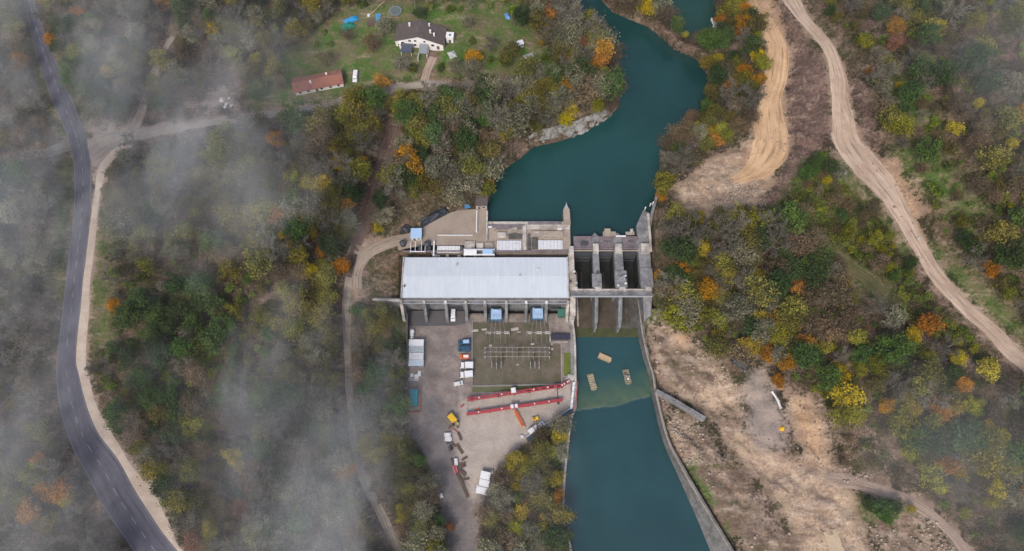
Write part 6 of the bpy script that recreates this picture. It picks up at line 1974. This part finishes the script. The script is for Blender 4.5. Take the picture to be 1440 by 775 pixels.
EXPL = [  # px, py of the crown, kind, size, label
    (573, 222, 'orange', 1.75, 'largest orange autumn tree of all, in the wood above the terrace'),
    (592, 165, 'yellow', 0.75, 'small golden tree above the largest orange tree'), (486, 284, 'orange', 0.95, 'orange tree standing alone among grey trees left of the reddish slope track'),
    (510, 226, 'orange', 0.85, 'dull orange tree left of the top of the reddish slope track'), (468, 204, 'yellow', 0.85, 'mustard tree in the grey wood below the lane'),
    (655, 252, 'yellow', 0.85, 'golden tree by the reservoir corner above the dark roofed hut'), (624, 258, 'yellow', 0.6, 'small golden tree in the middle of the wood above the terrace'),
    (530, 317, 'yellow', 0.75, 'lime yellow tree beside the access track bend'), (626, 165, 'pale', 1.45, 'broad yellowish pale tree below the garden lane'),
    (480, 375, 'orange', 1.0, 'faded orange tree left of the rutted track by the wood edge'), (450, 352, 'orange', 0.75, 'orange tree left of the faded one by the rutted track'),
    (395, 262, 'red', 0.7, 'small pinkish red tree at the edge of the mist'), (404, 246, 'orange', 0.6, 'small orange tree above the pinkish red one'),
    (1001, 403, 'orange', 1.35, 'largest orange tree right of the spillway'), (957, 376, 'orange', 0.95, 'orange tree nearest the spillway service bridge end'), (930, 386, 'orange', 0.8, 'small orange tree touching the right abutment'),
    (990, 346, 'yellow', 1.05, 'yellow tree above the largest orange tree right of the spillway'), (1198, 553, 'yellow', 1.7, 'largest yellow tree at the lower wood edge'), (1186, 520, 'yellow', 1.2, 'yellow tree right above the largest yellow tree'),
    (1137, 482, 'orange', 1.1, 'amber tree in the middle of the right hand wood'), (1080, 495, 'orange', 0.9, 'orange tree at the wood edge above the grey gravel'), (1106, 508, 'orange', 0.95, 'second amber tree along the wood edge above the dug earth'),
    (1095, 535, 'orange', 0.85, 'dull orange tree beside the white pipe sections'), (1286, 472, 'yellow', 1.1, 'golden tree near the haul track in the upper wood'), (1308, 455, 'orange', 1.25, 'amber tree touching the golden one near the haul track'),
    (1290, 575, 'yellow', 1.0, 'golden yellow tree low in the right hand wood'), (1350, 502, 'yellow', 0.9, 'lime yellow round tree right of the wood centre'), (1392, 518, 'yellow', 1.2, 'bright yellow tree below the end of the haul track'),
    (1358, 540, 'orange', 0.9, 'orange brown tree below the lime yellow round tree'), (1325, 575, 'orange', 1.1, 'amber tree with sparse crown low in the right hand wood'), (1405, 685, 'yellow', 1.15, 'spreading yellow bush at the lower right wood edge'),
    (1385, 662, 'yellow', 0.8, 'yellow bush above the spreading one at the lower right'), (1310, 640, 'olive', 1.1, 'pale olive tree at the lower wood edge'),
    (1065, 385, 'yellow', 0.85, 'yellow green tree in the middle of the grey grove'), (1200, 440, 'orange', 0.6, 'round small orange tree in the middle of the wood'), (1010, 470, 'yellow', 0.75, 'lime round tree at the top of the dug slope'),
    (1075, 442, 'yellow', 0.95, 'lime yellow tree above the dug slope'), (1047, 30, 'orange', 1.15, 'orange tree on the river bank beside the digging track'), (1042, 42, 'orange', 0.75, 'smaller orange tree below the one beside the digging track'),
    (1030, 118, 'orange', 1.1, 'orange brown tree half way down the far bank'), (1002, 183, 'yellow', 1.05, 'yellow tree near the lower end of the far bank'), (1007, 196, 'orange', 0.85, 'orange tree just below the yellow one on the far bank'),
    (1265, 30, 'orange', 1.2, 'orange tree high on the upper hillside'), (1262, 55, 'red', 1.1, 'reddish tree below the high orange one on the hillside'), (1320, 35, 'yellow', 1.25, 'golden tree high on the hillside near the corner mist'),
    (1350, 175, 'yellow', 1.0, 'lime yellow shrubby tree half way up the hillside'), (1380, 142, 'yellow', 0.7, 'small lime tree above the shrubby lime one'), (1312, 205, 'green', 1.35, 'dark green tree alone beside the hillside clearing'),
    (1300, 90, 'green', 1.4, 'large dark green tree upper left of the hillside group'), (1330, 100, 'green', 1.5, 'large dark green tree in the hillside group'), (1375, 80, 'green', 1.5, 'large dark green tree nearest the corner mist'),
    (1400, 110, 'green', 1.4, 'tall dark green tree at the right end of the hillside group'), (1402, 372, 'orange', 0.95, 'orange tree on the right hillside far above the haul track'), (1360, 305, 'olive', 0.9, 'olive tree on the right hillside clearing'),
    (1170, 232, 'green', 0.85, 'bright green tree at the inner edge of the haul track bend'), (1165, 252, 'yellow', 0.6, 'small yellow tree below the bright green one at the bend'),
    (340, 712, 'red', 1.15, 'rusty red tree in the lower left wood'), (325, 640, 'yellow', 1.05, 'yellow tree above the rusty red one'), (335, 655, 'yellow', 0.8, 'small yellow tree just below the bigger yellow one in the lower left wood'),
    (270, 765, 'red', 1.1, 'dark rusty tree by the end of the gravel shoulder'), (75, 690, 'orange', 1.35, 'hazy orange tree left of the road bend'), (90, 703, 'yellow', 0.9, 'hazy yellow tree below the hazy orange one'), (55, 648, 'orange', 0.9, 'faint amber tree above the hazy orange one'),
    (280, 400, 'green', 1.3, 'dark green tree at the top of the green group beside the scrub'), (290, 425, 'green', 1.2, 'dark green tree in the middle of the green group'), (260, 490, 'green', 1.3, 'rounded green tree low in the green group'),
    (300, 480, 'green', 1.25, 'rounded green tree at the right of the green group'), (230, 500, 'green', 1.2, 'green tree at the left end of the green group'), (200, 530, 'green', 1.2, 'green tree furthest down the green group'), (180, 500, 'green', 1.1, 'green tree nearest the gravel shoulder in the green group'),
    (215, 470, 'green', 1.0, 'smaller green tree between road and green group'), (215, 560, 'green', 1.25, 'misted green tree below the green group'), (245, 575, 'green', 1.2, 'misted green tree further right below the green group'),
    (375, 335, 'olive', 1.3, 'yellowish olive tree by the mist edge'), (395, 495, 'pale', 1.1, 'light greenish tree right of the dark green group'), (70, 55, 'orange', 0.85, 'orange tree hugging the road near the top'), (150, 100, 'yellow', 1.0, 'lime tree near the road junction'),
    (165, 118, 'yellow', 0.8, 'smaller lime tree nearest the road junction'), (298, 40, 'yellow', 1.1, 'pale yellow tree right of the foggy track'), (57, 204, 'orange', 0.5, 'tiny orange tree above the farm track'),
    (756, 15, 'pale', 1.3, 'tall pale tree at the garden edge above the point'), (772, 18, 'orange', 1.25, 'orange brown tree at the riverside garden edge'), (790, 55, 'pale', 1.5, 'largest pale tree on the river point'), (818, 58, 'red', 1.3, 'reddish brown tree leaning over the river on the point'),
    (843, 85, 'orange', 1.2, 'golden orange tree at the tip of the river point'), (808, 110, 'pale', 1.6, 'broad yellowish pale tree on the river point'), (803, 80, 'yellow', 0.9, 'dull yellow tree beside the largest pale tree of the point'), (700, 155, 'yellow', 0.9, 'yellow green tree above the limestone bluff'),
    (716, 165, 'orange', 0.85, 'orange tree right above the limestone bluff'), (536, 112, 'orange', 1.0, 'orange brown tree beside the lane junction on the lawn'), (665, 77, 'orange', 1.0, 'orange topped tree right of the white house'), (640, 90, 'pale', 0.9, 'pale tree beside the house drive'),
    (660, 95, 'pale', 1.2, 'broad pale tree right of the house drive'), (562, 85, 'pale', 1.05, 'pale bare crowned tree before the white house'), (590, 15, 'green', 0.8, 'dark green tree directly behind the white house'), (760, 60, 'yellow', 0.5, 'round lime bush in the riverside garden'),
    (690, 60, 'bare', 1.0, 'grey tree on the lawn right of the white house'), (520, 55, 'russet', 1.4, 'broad brown tree on the lawn below the blue box'), (455, 78, 'russet', 1.2, 'brown tree behind the red roofed house'), (737, 620, 'yellow', 0.0, ''),
    (722, 646, 'yellow', 0.95, 'lime yellow tree at the slanting yard edge'), (716, 660, 'yellow', 0.75, 'lower lime yellow tree at the slanting yard edge'), (784, 672, 'yellow', 0.9, 'golden tree hanging over the channel quay'), (782, 700, 'orange', 0.85, 'amber tree below the golden one over the quay'),
    (566, 728, 'yellow', 0.75, 'yellow tree beside the rutted track'), (632, 740, 'red', 0.6, 'small red bush at the left edge of the yard road'),
    (1240, 715, 'green', 0.9, 'dark green bush in the loop of the lower track'), (1225, 708, 'green', 0.8, 'dark green bush at the left of the track loop'), (1262, 712, 'green', 0.8, 'green bush at the right of the track loop'), (1283, 716, 'yellow', 0.5, 'small yellow bush at the end of the track loop'),
    (1248, 728, 'green', 0.7, 'lower green bush in the loop of the lower track'),
]
placed = []
LIM = {k: 285 for k in LEAF}
cnt = {k: 0 for k in LEAF}


def plant(x, y, kind, s, label, group=None, sink=0.0):
    cr, tk, rad = VAR[kind][cnt[kind] % len(VAR[kind])]
    cnt[kind] += 1
    z = gz(x, y)
    rz = random.uniform(0, 2 * PI)
    o = thing(NAMES[kind], label, 'tree', (x, y, z - 0.1 - sink), rz, group)
    sx = s * random.uniform(0.9, 1.12)
    o.scale = (sx, s * random.uniform(0.9, 1.12), s * random.uniform(0.85, 1.1))
    if kind != 'shrub':
        link('trunk', tk, o)
    link('crown', cr, o)
    placed.append((x, y, rad * s, kind))
    return o


for (a, b, kind, s, lb) in EXPL:
    if s <= 0:
        continue
    p = gat(a, b)
    q = (at(a, b, gz(p.x, p.y) + 5.5 * s))         # crown centre above the ground
    plant(q.x, q.y, kind, s, lb)
LMK = [('the road junction', 132, 190), ('the upper end of the asphalt road', 45, 15), ('the trampoline', 556, 17), ('the green garden tarpaulin', 489, 40), ('the red roofed house', 450, 120), ('the white house', 590, 55),
       ('the white van on the grass', 500, 110), ('the small white roofed shed', 731, 64), ('the limestone bluff', 780, 195), ('the dark roofed hut', 677, 280), ('the black tarpaulin', 610, 300), ('the pale blue roofed cabin', 580, 325),
       ('the head of the reddish slope track', 556, 180), ('the waterfall', 1012, 50), ('the top of the digging track', 1058, 5), ('the right abutment', 918, 330), ('the channel wall head', 905, 445), ('the dark sheeted heap', 1043, 505),
       ('the white pipe sections', 1093, 560), ('the yellow hopper', 1100, 603), ('the person in red on the haul track', 1273, 344), ('the end of the haul track', 1420, 490), ('the top of the haul track', 1114, 5), ('the lower track end', 1350, 765),
       ('the turquoise container', 578, 560), ('the row of site cabins', 573, 495), ('the grey hillside wall', 520, 424), ('the three white containers', 690, 690), ('the dark blue pipe', 750, 612), ('the small white box by the yard road', 621, 697),
       ('the lower end of the gravel shoulder', 240, 760), ('the farm track mouth', 90, 208), ('the top of the rutted track', 490, 400), ('the lower end of the rutted track', 555, 765), ('the mouth of the foggy track', 190, 185), ('the low quay corner', 792, 740),
       ('the wing wall', 985, 592), ('the upper guide wall', 932, 265), ('the grass track end', 1240, 420), ('the white stone heaps', 316, 145)]
cand = []
for zi, (phrase, poly, spc, wts, (s0, s1)) in enumerate(ZONES):
    P = np.array(bpoly(poly))
    r = np.random.default_rng(40 + zi)
    n = 14000
    X = r.uniform(P[:, 0].min(), P[:, 0].max(), n)
    Y = r.uniform(P[:, 1].min(), P[:, 1].max(), n)
    ins = poly_sd(X, Y, [tuple(q) for q in P]) < 0
    X, Y = X[ins], Y[ins]
    ok = free(X, Y, 3.1)
    X, Y = X[ok], Y[ok]
    kinds = list(wts)
    w = np.array([wts[k] for k in kinds])
    # kinds gather in drifts
    dr = np.stack([0.14 + 2.4 * np.clip(fnoise(X, Y, 30, 90 + 13 * list(LEAF).index(k), 2) - 0.28, 0, 1) ** 2 * 2 for k in kinds], 1) * w
    dr /= dr.sum(1, keepdims=True)
    u = r.uniform(size=len(X))
    pick = (dr.cumsum(1) < u[:, None]).sum(1).clip(0, len(kinds) - 1)
    grid = {}
    for x, y, _, k0 in placed:
        grid.setdefault((int(x // 8), int(y // 8)), []).append((x, y))
    for i in range(len(X)):
        gx, gy = int(X[i] // 8), int(Y[i] // 8)
        near = [q for a in (-1, 0, 1) for b in (-1, 0, 1) for q in grid.get((gx + a, gy + b), [])]
        d0 = (spc * (0.75 if kinds[pick[i]] == 'shrub' else 1)) * (0.75 + 0.5 * float(vnoise(X[i], Y[i], 18, 5)))
        if any((q[0] - X[i]) ** 2 + (q[1] - Y[i]) ** 2 < d0 * d0 for q in near):
            continue
        grid.setdefault((gx, gy), []).append((X[i], Y[i]))
        placed.append((X[i], Y[i], 2.5, 'z'))
        kind = kinds[pick[i]]
        s = (s0 * 0.95 + (s1 * 1.25 - s0 * 0.95) * r.uniform() ** 1.1) * (0.8 if kind in ('yellow', 'orange', 'red', 'lime') else 1.0)
        if kind == 'shrub':
            s = r.uniform(0.6, 1.3)
        cand.append([X[i], Y[i], kind, s, zi])
# keep what the aerial shows: crowns inside the frame and a thin belt round it
def to_px(x, y, z):
    d = Vector((x, y - CY, z - HCAM))
    f = Vector((0, math.sin(TILT), -math.cos(TILT)))
    u = Vector((0, math.cos(TILT), math.sin(TILT)))
    c = d.dot(f)
    return 720 + FPX * d.x / c, 387.5 - FPX * d.dot(u) / c


keep = []
for c in cand:
    px, py = to_px(c[0], c[1], gz(c[0], c[1]) + 5)
    c.append((px, py))
    if -14 < px < 1454 and -14 < py < 789:
        keep.append(c)
by = {}
for c in keep:
    by.setdefault(c[2], []).append(c)
extra = []
for k, L in by.items():
    room = LIM[k] - cnt[k]
    if len(L) > room:
        L.sort(key=lambda c: -c[3])
        extra += L[room:]
        by[k] = L[:room]
lab = {}
for k, L in by.items():
    for nm, a, b in LMK:
        best = min(L, key=lambda c: (c[5][0] - a) ** 2 + (c[5][1] - b) ** 2)
        if math.hypot(best[5][0] - a, best[5][1] - b) < 55 and id(best) not in lab:
            lab[id(best)] = '%s nearest to %s' % (WORDS[k], nm)
    for zi, Zn in enumerate(ZONES):
        M = [c for c in L if c[4] == zi and id(c) not in lab]
        if len(M) == 1:
            lab[id(M[0])] = 'lone %s %s' % (WORDS[k], Zn[0])
        elif len(M) > 1:
            big = max(M, key=lambda c: c[3])
            lab[id(big)] = 'broadest %s %s' % (WORDS[k], Zn[0])
for k, L in by.items():
    for c in L:
        if id(c) in lab:
            plant(c[0], c[1], k, c[3], lab[id(c)])
        else:
            plant(c[0], c[1], k, c[3], '%s %s' % (WORDS[k], ZONES[c[4]][0]), '%ss %s' % (WORDS[k], ZONES[c[4]][0]))
print('TREES', cnt, 'over', len(extra), 'margin', len(cand) - len(keep))

# ------------------------------------------------------------------ undergrowth, one tangled mass
def m_brush(name, stops):
    t = NT(name)
    at_ = t.n('ShaderNodeAttribute', attribute_name='tint').outputs['Fac']
    cr = t.n('ShaderNodeValToRGB')
    e = cr.color_ramp.elements
    while len(e) < len(stops):
        e.new(0.5)
    for q, (p, c) in zip(e, stops):
        q.position = p
        q.color = (*c, 1)
    t.l(at_, cr.inputs[0])
    return t.finish(cr.outputs[0], 0.85, spec=0.15)


UND = m_brush('mixed undergrowth', [(0.0, (0.035, 0.026, 0.017)), (0.25, (0.085, 0.060, 0.036)), (0.45, (0.060, 0.055, 0.020)), (0.62, (0.115, 0.105, 0.034)), (0.8, (0.13, 0.115, 0.085)), (1.0, (0.045, 0.055, 0.02))])
def undergrowth(name, label_m, zones, n, seed, leaf, hh, per, mt, rad=0.7):
    r = np.random.default_rng(seed)
    C, tint = [], []
    for phrase, poly, frac in zones:
        P = np.array(bpoly(poly))
        m = int(n * frac)
        X = r.uniform(P[:, 0].min(), P[:, 0].max(), m * 4)
        Y = r.uniform(P[:, 1].min(), P[:, 1].max(), m * 4)
        k = (poly_sd(X, Y, [tuple(q) for q in P]) < 0)
        X, Y = X[k], Y[k]
        k = free(X, Y, 0.3)
        X, Y = X[k][:m], Y[k][:m]
        if not len(X):
            continue
        dens = fnoise(X, Y, 9, seed, 3)
        k = dens > r.uniform(0.2, 0.62, len(X))
        X, Y = X[k], Y[k]
        Z = ground(X, Y)
        for x, y, z in zip(X, Y, Z):
            t0 = np.clip(vnoise(x, y, 7, 3) + r.normal() * 0.2, 0, 1)
            s = r.uniform(0.5, 1.4)
            pts = np.array([x, y, z + 0.45 * hh * s]) + r.normal(size=(per, 3)) * np.array([rad, rad, 0.45 * hh]) * s
            C.append(pts)
            tint.append(np.clip(t0 + r.normal(size=per) * 0.2, 0, 1))
    V, F = quads_at(np.concatenate(C), leaf, 1.0, r)
    me = np_mesh(name, V, F, mt, np.concatenate(tint))
    return tag(link(name, me), kind='stuff')


undergrowth('undergrowth', '', [(z[0], z[1], 1.0) for z in ZONES if z[0] != 'in the gardens round the white house'], 1700, 3, 0.20, 1.6, 20, UND, 0.9)
UG = m_brush('green brush', [(0.0, (0.030, 0.034, 0.012)), (0.4, (0.075, 0.075, 0.020)), (0.75, (0.145, 0.14, 0.032)), (1.0, (0.20, 0.18, 0.03))])
undergrowth('brush', '', [('', ZONES[i][1], 1.0) for i in (7, 9, 10, 12, 13, 11)] + [('', ZONES[12][1], 1.2)], 620, 8, 0.2, 1.6, 22, UG, 0.9)

# the rest of each kind past the count limit: one mass per kind
def mass(name, L, kind):
    V, F, T = [], [], []
    o = 0
    cache = []
    for cr, tk, rad in VAR[kind]:
        v = np.zeros(len(cr.vertices) * 3)
        cr.vertices.foreach_get('co', v)
        f = np.zeros(len(cr.loops), np.int32)
        cr.loops.foreach_get('vertex_index', f)
        ti = np.zeros(len(cr.polygons))
        cr.attributes['tint'].data.foreach_get('value', ti)
        cache.append((v.reshape(-1, 3), f.reshape(-1, 4), ti))
    r = np.random.default_rng(len(L))
    for i, c in enumerate(L):
        v, f, ti = cache[i % len(cache)]
        a = r.uniform(0, 6.28)
        M = np.array([[math.cos(a), math.sin(a), 0], [-math.sin(a), math.cos(a), 0], [0, 0, 1]]) * c[3]
        V.append(v @ M + np.array([c[0], c[1], gz(c[0], c[1]) - 0.1]))
        F.append(f + o)
        T.append(np.clip(ti + r.uniform(-0.25, 0.25), 0, 1))
        o += len(v)
    tag(link(name, np_mesh(name, np.concatenate(V), np.concatenate(F), LEAF[kind], np.concatenate(T))), kind='stuff')


rest = {}
for c in extra:
    rest.setdefault(c[2], []).append(c)
for c in cand:
    if not (-14 < c[5][0] < 1454 and -14 < c[5][1] < 789) and -130 < c[5][0] < 1570 and -60 < c[5][1] < 850:
        rest.setdefault(c[2], []).append(c)
for k, L in rest.items():
    mass({'shrub': 'shrubbery'}.get(k, k + '_woodland'), L, k)

# ------------------------------------------------------------------ loose stones on the dug slopes
def rocks(name, zones, n, seed, mt, s0, s1):
    r = np.random.default_rng(seed)
    V, F = [], []
    o = 0
    base = np.array([(1, 0, 0), (-1, 0, 0), (0, 1, 0), (0, -1, 0), (0, 0, 1), (0, 0, -1)], float)
    tri = np.array([(0, 2, 4), (2, 1, 4), (1, 3, 4), (3, 0, 4), (2, 0, 5), (1, 2, 5), (3, 1, 5), (0, 3, 5)])
    for poly in zones:
        P = np.array(bpoly(poly))
        X = r.uniform(P[:, 0].min(), P[:, 0].max(), n)
        Y = r.uniform(P[:, 1].min(), P[:, 1].max(), n)
        k = (poly_sd(X, Y, [tuple(q) for q in P]) < 2) & (fnoise(X, Y, 8, seed, 3) > r.uniform(0.3, 0.7, n)) & (poly_sd(X, Y, LOWER) > 3) & (poly_sd(X, Y, UPPER) > 1)
        X, Y = X[k], Y[k]
        Z = ground(X, Y)
        for x, y, z in zip(X, Y, Z):
            s = s0 + (s1 - s0) * r.uniform() ** 3
            v = base * s * r.uniform(0.6, 1.3, (6, 1)) * np.array([1, 1, 0.7]) + r.normal(size=(6, 3)) * s * 0.15
            a = r.uniform(0, 6.3)
            c, d = math.cos(a), math.sin(a)
            v = v @ np.array([[c, d, 0], [-d, c, 0], [0, 0, 1]])
            V.append(v + np.array([x, y, z + s * 0.2]))
            F.append(tri + o)
            o += 6
    me = np_mesh(name, np.concatenate(V), np.concatenate(F), mt)
    return tag(link(name, me), kind='stuff')


rocks('rubble', [Z_TAN[0], Z_TAN[1], Z_TAN[4], Z_ROCK[0], Z_ROCK[2], Z_ROCK[3], Z_RED[2]], 760, 4, m_simple('pale broken limestone', (0.37, 0.30, 0.24), 0.95, 0.5, 0.7, dirt=(0.18, 0.135, 0.105)), 0.14, 0.85)
rocks('debris', [Z_RED[0], Z_RED[1], Z_ROCK[4], Z_TAN[5], Z_TAN[2], Z_TAN[3]], 260, 9, m_simple('brown grey stones', (0.25, 0.195, 0.16), 0.95, 0.5, 0.7, dirt=(0.15, 0.11, 0.09)), 0.15, 0.65)
# ------------------------------------------------------------------ mist banks
def mist(px, py, z, rx, ry, rz_, dens, seed, rot=0.0):
    t = NT('mist %d' % seed)
    tc = t.n('ShaderNodeTexCoord').outputs['Object']
    ln = t.n('ShaderNodeVectorMath', operation='LENGTH')
    t.l(tc, ln.inputs[0])
    pos = t.n('ShaderNodeNewGeometry').outputs['Position']
    mp = t.n('ShaderNodeMapping')
    mp.inputs['Rotation'].default_value = (0, 0, R(35))
    mp.inputs['Scale'].default_value = (1.0, 0.45, 1.0)
    t.l(pos, mp.inputs['Vector'])
    pos = mp.outputs[0]
    ns = t.noise(pos, 0.034, 4.0, 0.6)
    e = t.math('ADD', ln.outputs['Value'], t.math('MULTIPLY', t.math('SUBTRACT', ns, 0.5), 2.2))
    e = t.math('ADD', e, t.math('MULTIPLY', t.math('SUBTRACT', t.noise(pos, 0.13, 3.0, 0.6), 0.5), 1.3))
    f = t.ramp(e, 0.10, 0.92, 1.0, 0.0)
    v = t.n('ShaderNodeVolumePrincipled')
    v.inputs['Color'].default_value = (0.945, 0.972, 1.0, 1)
    v.inputs['Anisotropy'].default_value = 0.0
    t.l(t.math('MULTIPLY', f, dens * 0.27), v.inputs['Density'])
    t.l(v.outputs[0], t.out.inputs['Volume'])
    bm = bmesh.new()
    bmesh.ops.create_icosphere(bm, subdivisions=3, radius=1.0)
    me = bpy.data.meshes.new('haze_bank')
    bm.to_mesh(me)
    bm.free()
    me.materials.append(t.mat)
    p = at(px, py, z)
    o = link('haze_bank', me, None, p, rot, (rx, ry, rz_))
    return tag(o, kind='stuff')


MIST = [
    (200, 105, 60, 50, 75, 16, 0.036, 1, 0.2), (270, 268, 60, 56, 42, 16, 0.040, 2, 0.0), (-10, 60, 60, 40, 70, 16, 0.036, 3, 0.0),
    (0, 390, 60, 42, 100, 18, 0.027, 4, 0.0), (10, 700, 60, 66, 70, 18, 0.032, 5, 0.0), (428, 640, 55, 33, 105, 18, 0.036, 6, 0.05),
    (235, 640, 60, 50, 45, 15, 0.012, 7, 0.0), (560, 590, 50, 40, 60, 15, 0.015, 8, 0.0), (1445, 45, 95, 60, 62, 16, 0.013, 9, 0.0), (1350, 650, 75, 50, 34, 14, 0.016, 10, 0.0),
    (360, 90, 60, 52, 50, 15, 0.015, 11, 0.0), (150, 190, 50, 42, 26, 12, 0.030, 12, 0.0), (400, 770, 55, 55, 34, 15, 0.026, 13, 0.0), (745, 745, 40, 30, 40, 10, 0.012, 14, 0.0),
]
for m in MIST:
    mist(*m)

# wide thin veils of the same mist
for m in ((60, 300, 55, 110, 190, 26, 0.0020, 21, 0.0), (260, 110, 55, 130, 100, 24, 0.0020, 23, 0.0), (1425, 690, 70, 70, 60, 22, 0.0022, 25, 0.0)):
    mist(*m)

# the thin even air between the camera and the valley floor
ht = NT('thin damp air')
hv = ht.n('ShaderNodeVolumePrincipled')
hv.inputs['Color'].default_value = (0.96, 0.985, 1.0, 1)
hv.inputs['Density'].default_value = 0.00006
hv.inputs['Anisotropy'].default_value = 0.2
ht.l(hv.outputs[0], ht.out.inputs['Volume'])
tag(MB().box(-4600, 4600, -4600, 4600, -12, 300).build('haze', ht.mat), kind='stuff')

# ------------------------------------------------------------------ sky, sun, film
w = bpy.data.worlds.new('World')
scene.world = w
w.use_nodes = True
nt = w.node_tree
bg = nt.nodes['Background']
sky = nt.nodes.new('ShaderNodeTexSky')
sky.sky_type = 'NISHITA'
sky.sun_disc = False
SUN_EL, SUN_AZ = R(50), R(200)      # azimuth clockwise from +y
sky.sun_elevation = SUN_EL
sky.sun_rotation = SUN_AZ
sky.air_density = 1.0
sky.dust_density = 4.0
sky.ozone_density = 1.0
nt.links.new(sky.outputs[0], bg.inputs['Color'])
bg.inputs['Strength'].default_value = 0.12
sun = bpy.data.lights.new('sun', 'SUN')
sun.energy = 1.5
sun.angle = R(15)
sun.color = (1.0, 0.95, 0.88)
so = bpy.data.objects.new('sun', sun)
col.objects.link(so)
so.rotation_euler = (PI / 2 - SUN_EL, 0, PI - SUN_AZ)
so.location = (0, 0, 300)
scene.view_settings.view_transform = 'Standard'
scene.view_settings.look = 'None'
scene.view_settings.exposure = 0.60
scene.view_settings.gamma = 1.0
scene.render.film_transparent = False
scene.cycles.use_denoising = True
scene.cycles.max_bounces = 6
scene.cycles.diffuse_bounces = 2
scene.cycles.glossy_bounces = 2
scene.cycles.transparent_max_bounces = 8
scene.cycles.volume_bounces = 2
scene.cycles.volume_step_rate = 7.0
scene.cycles.volume_max_steps = 64
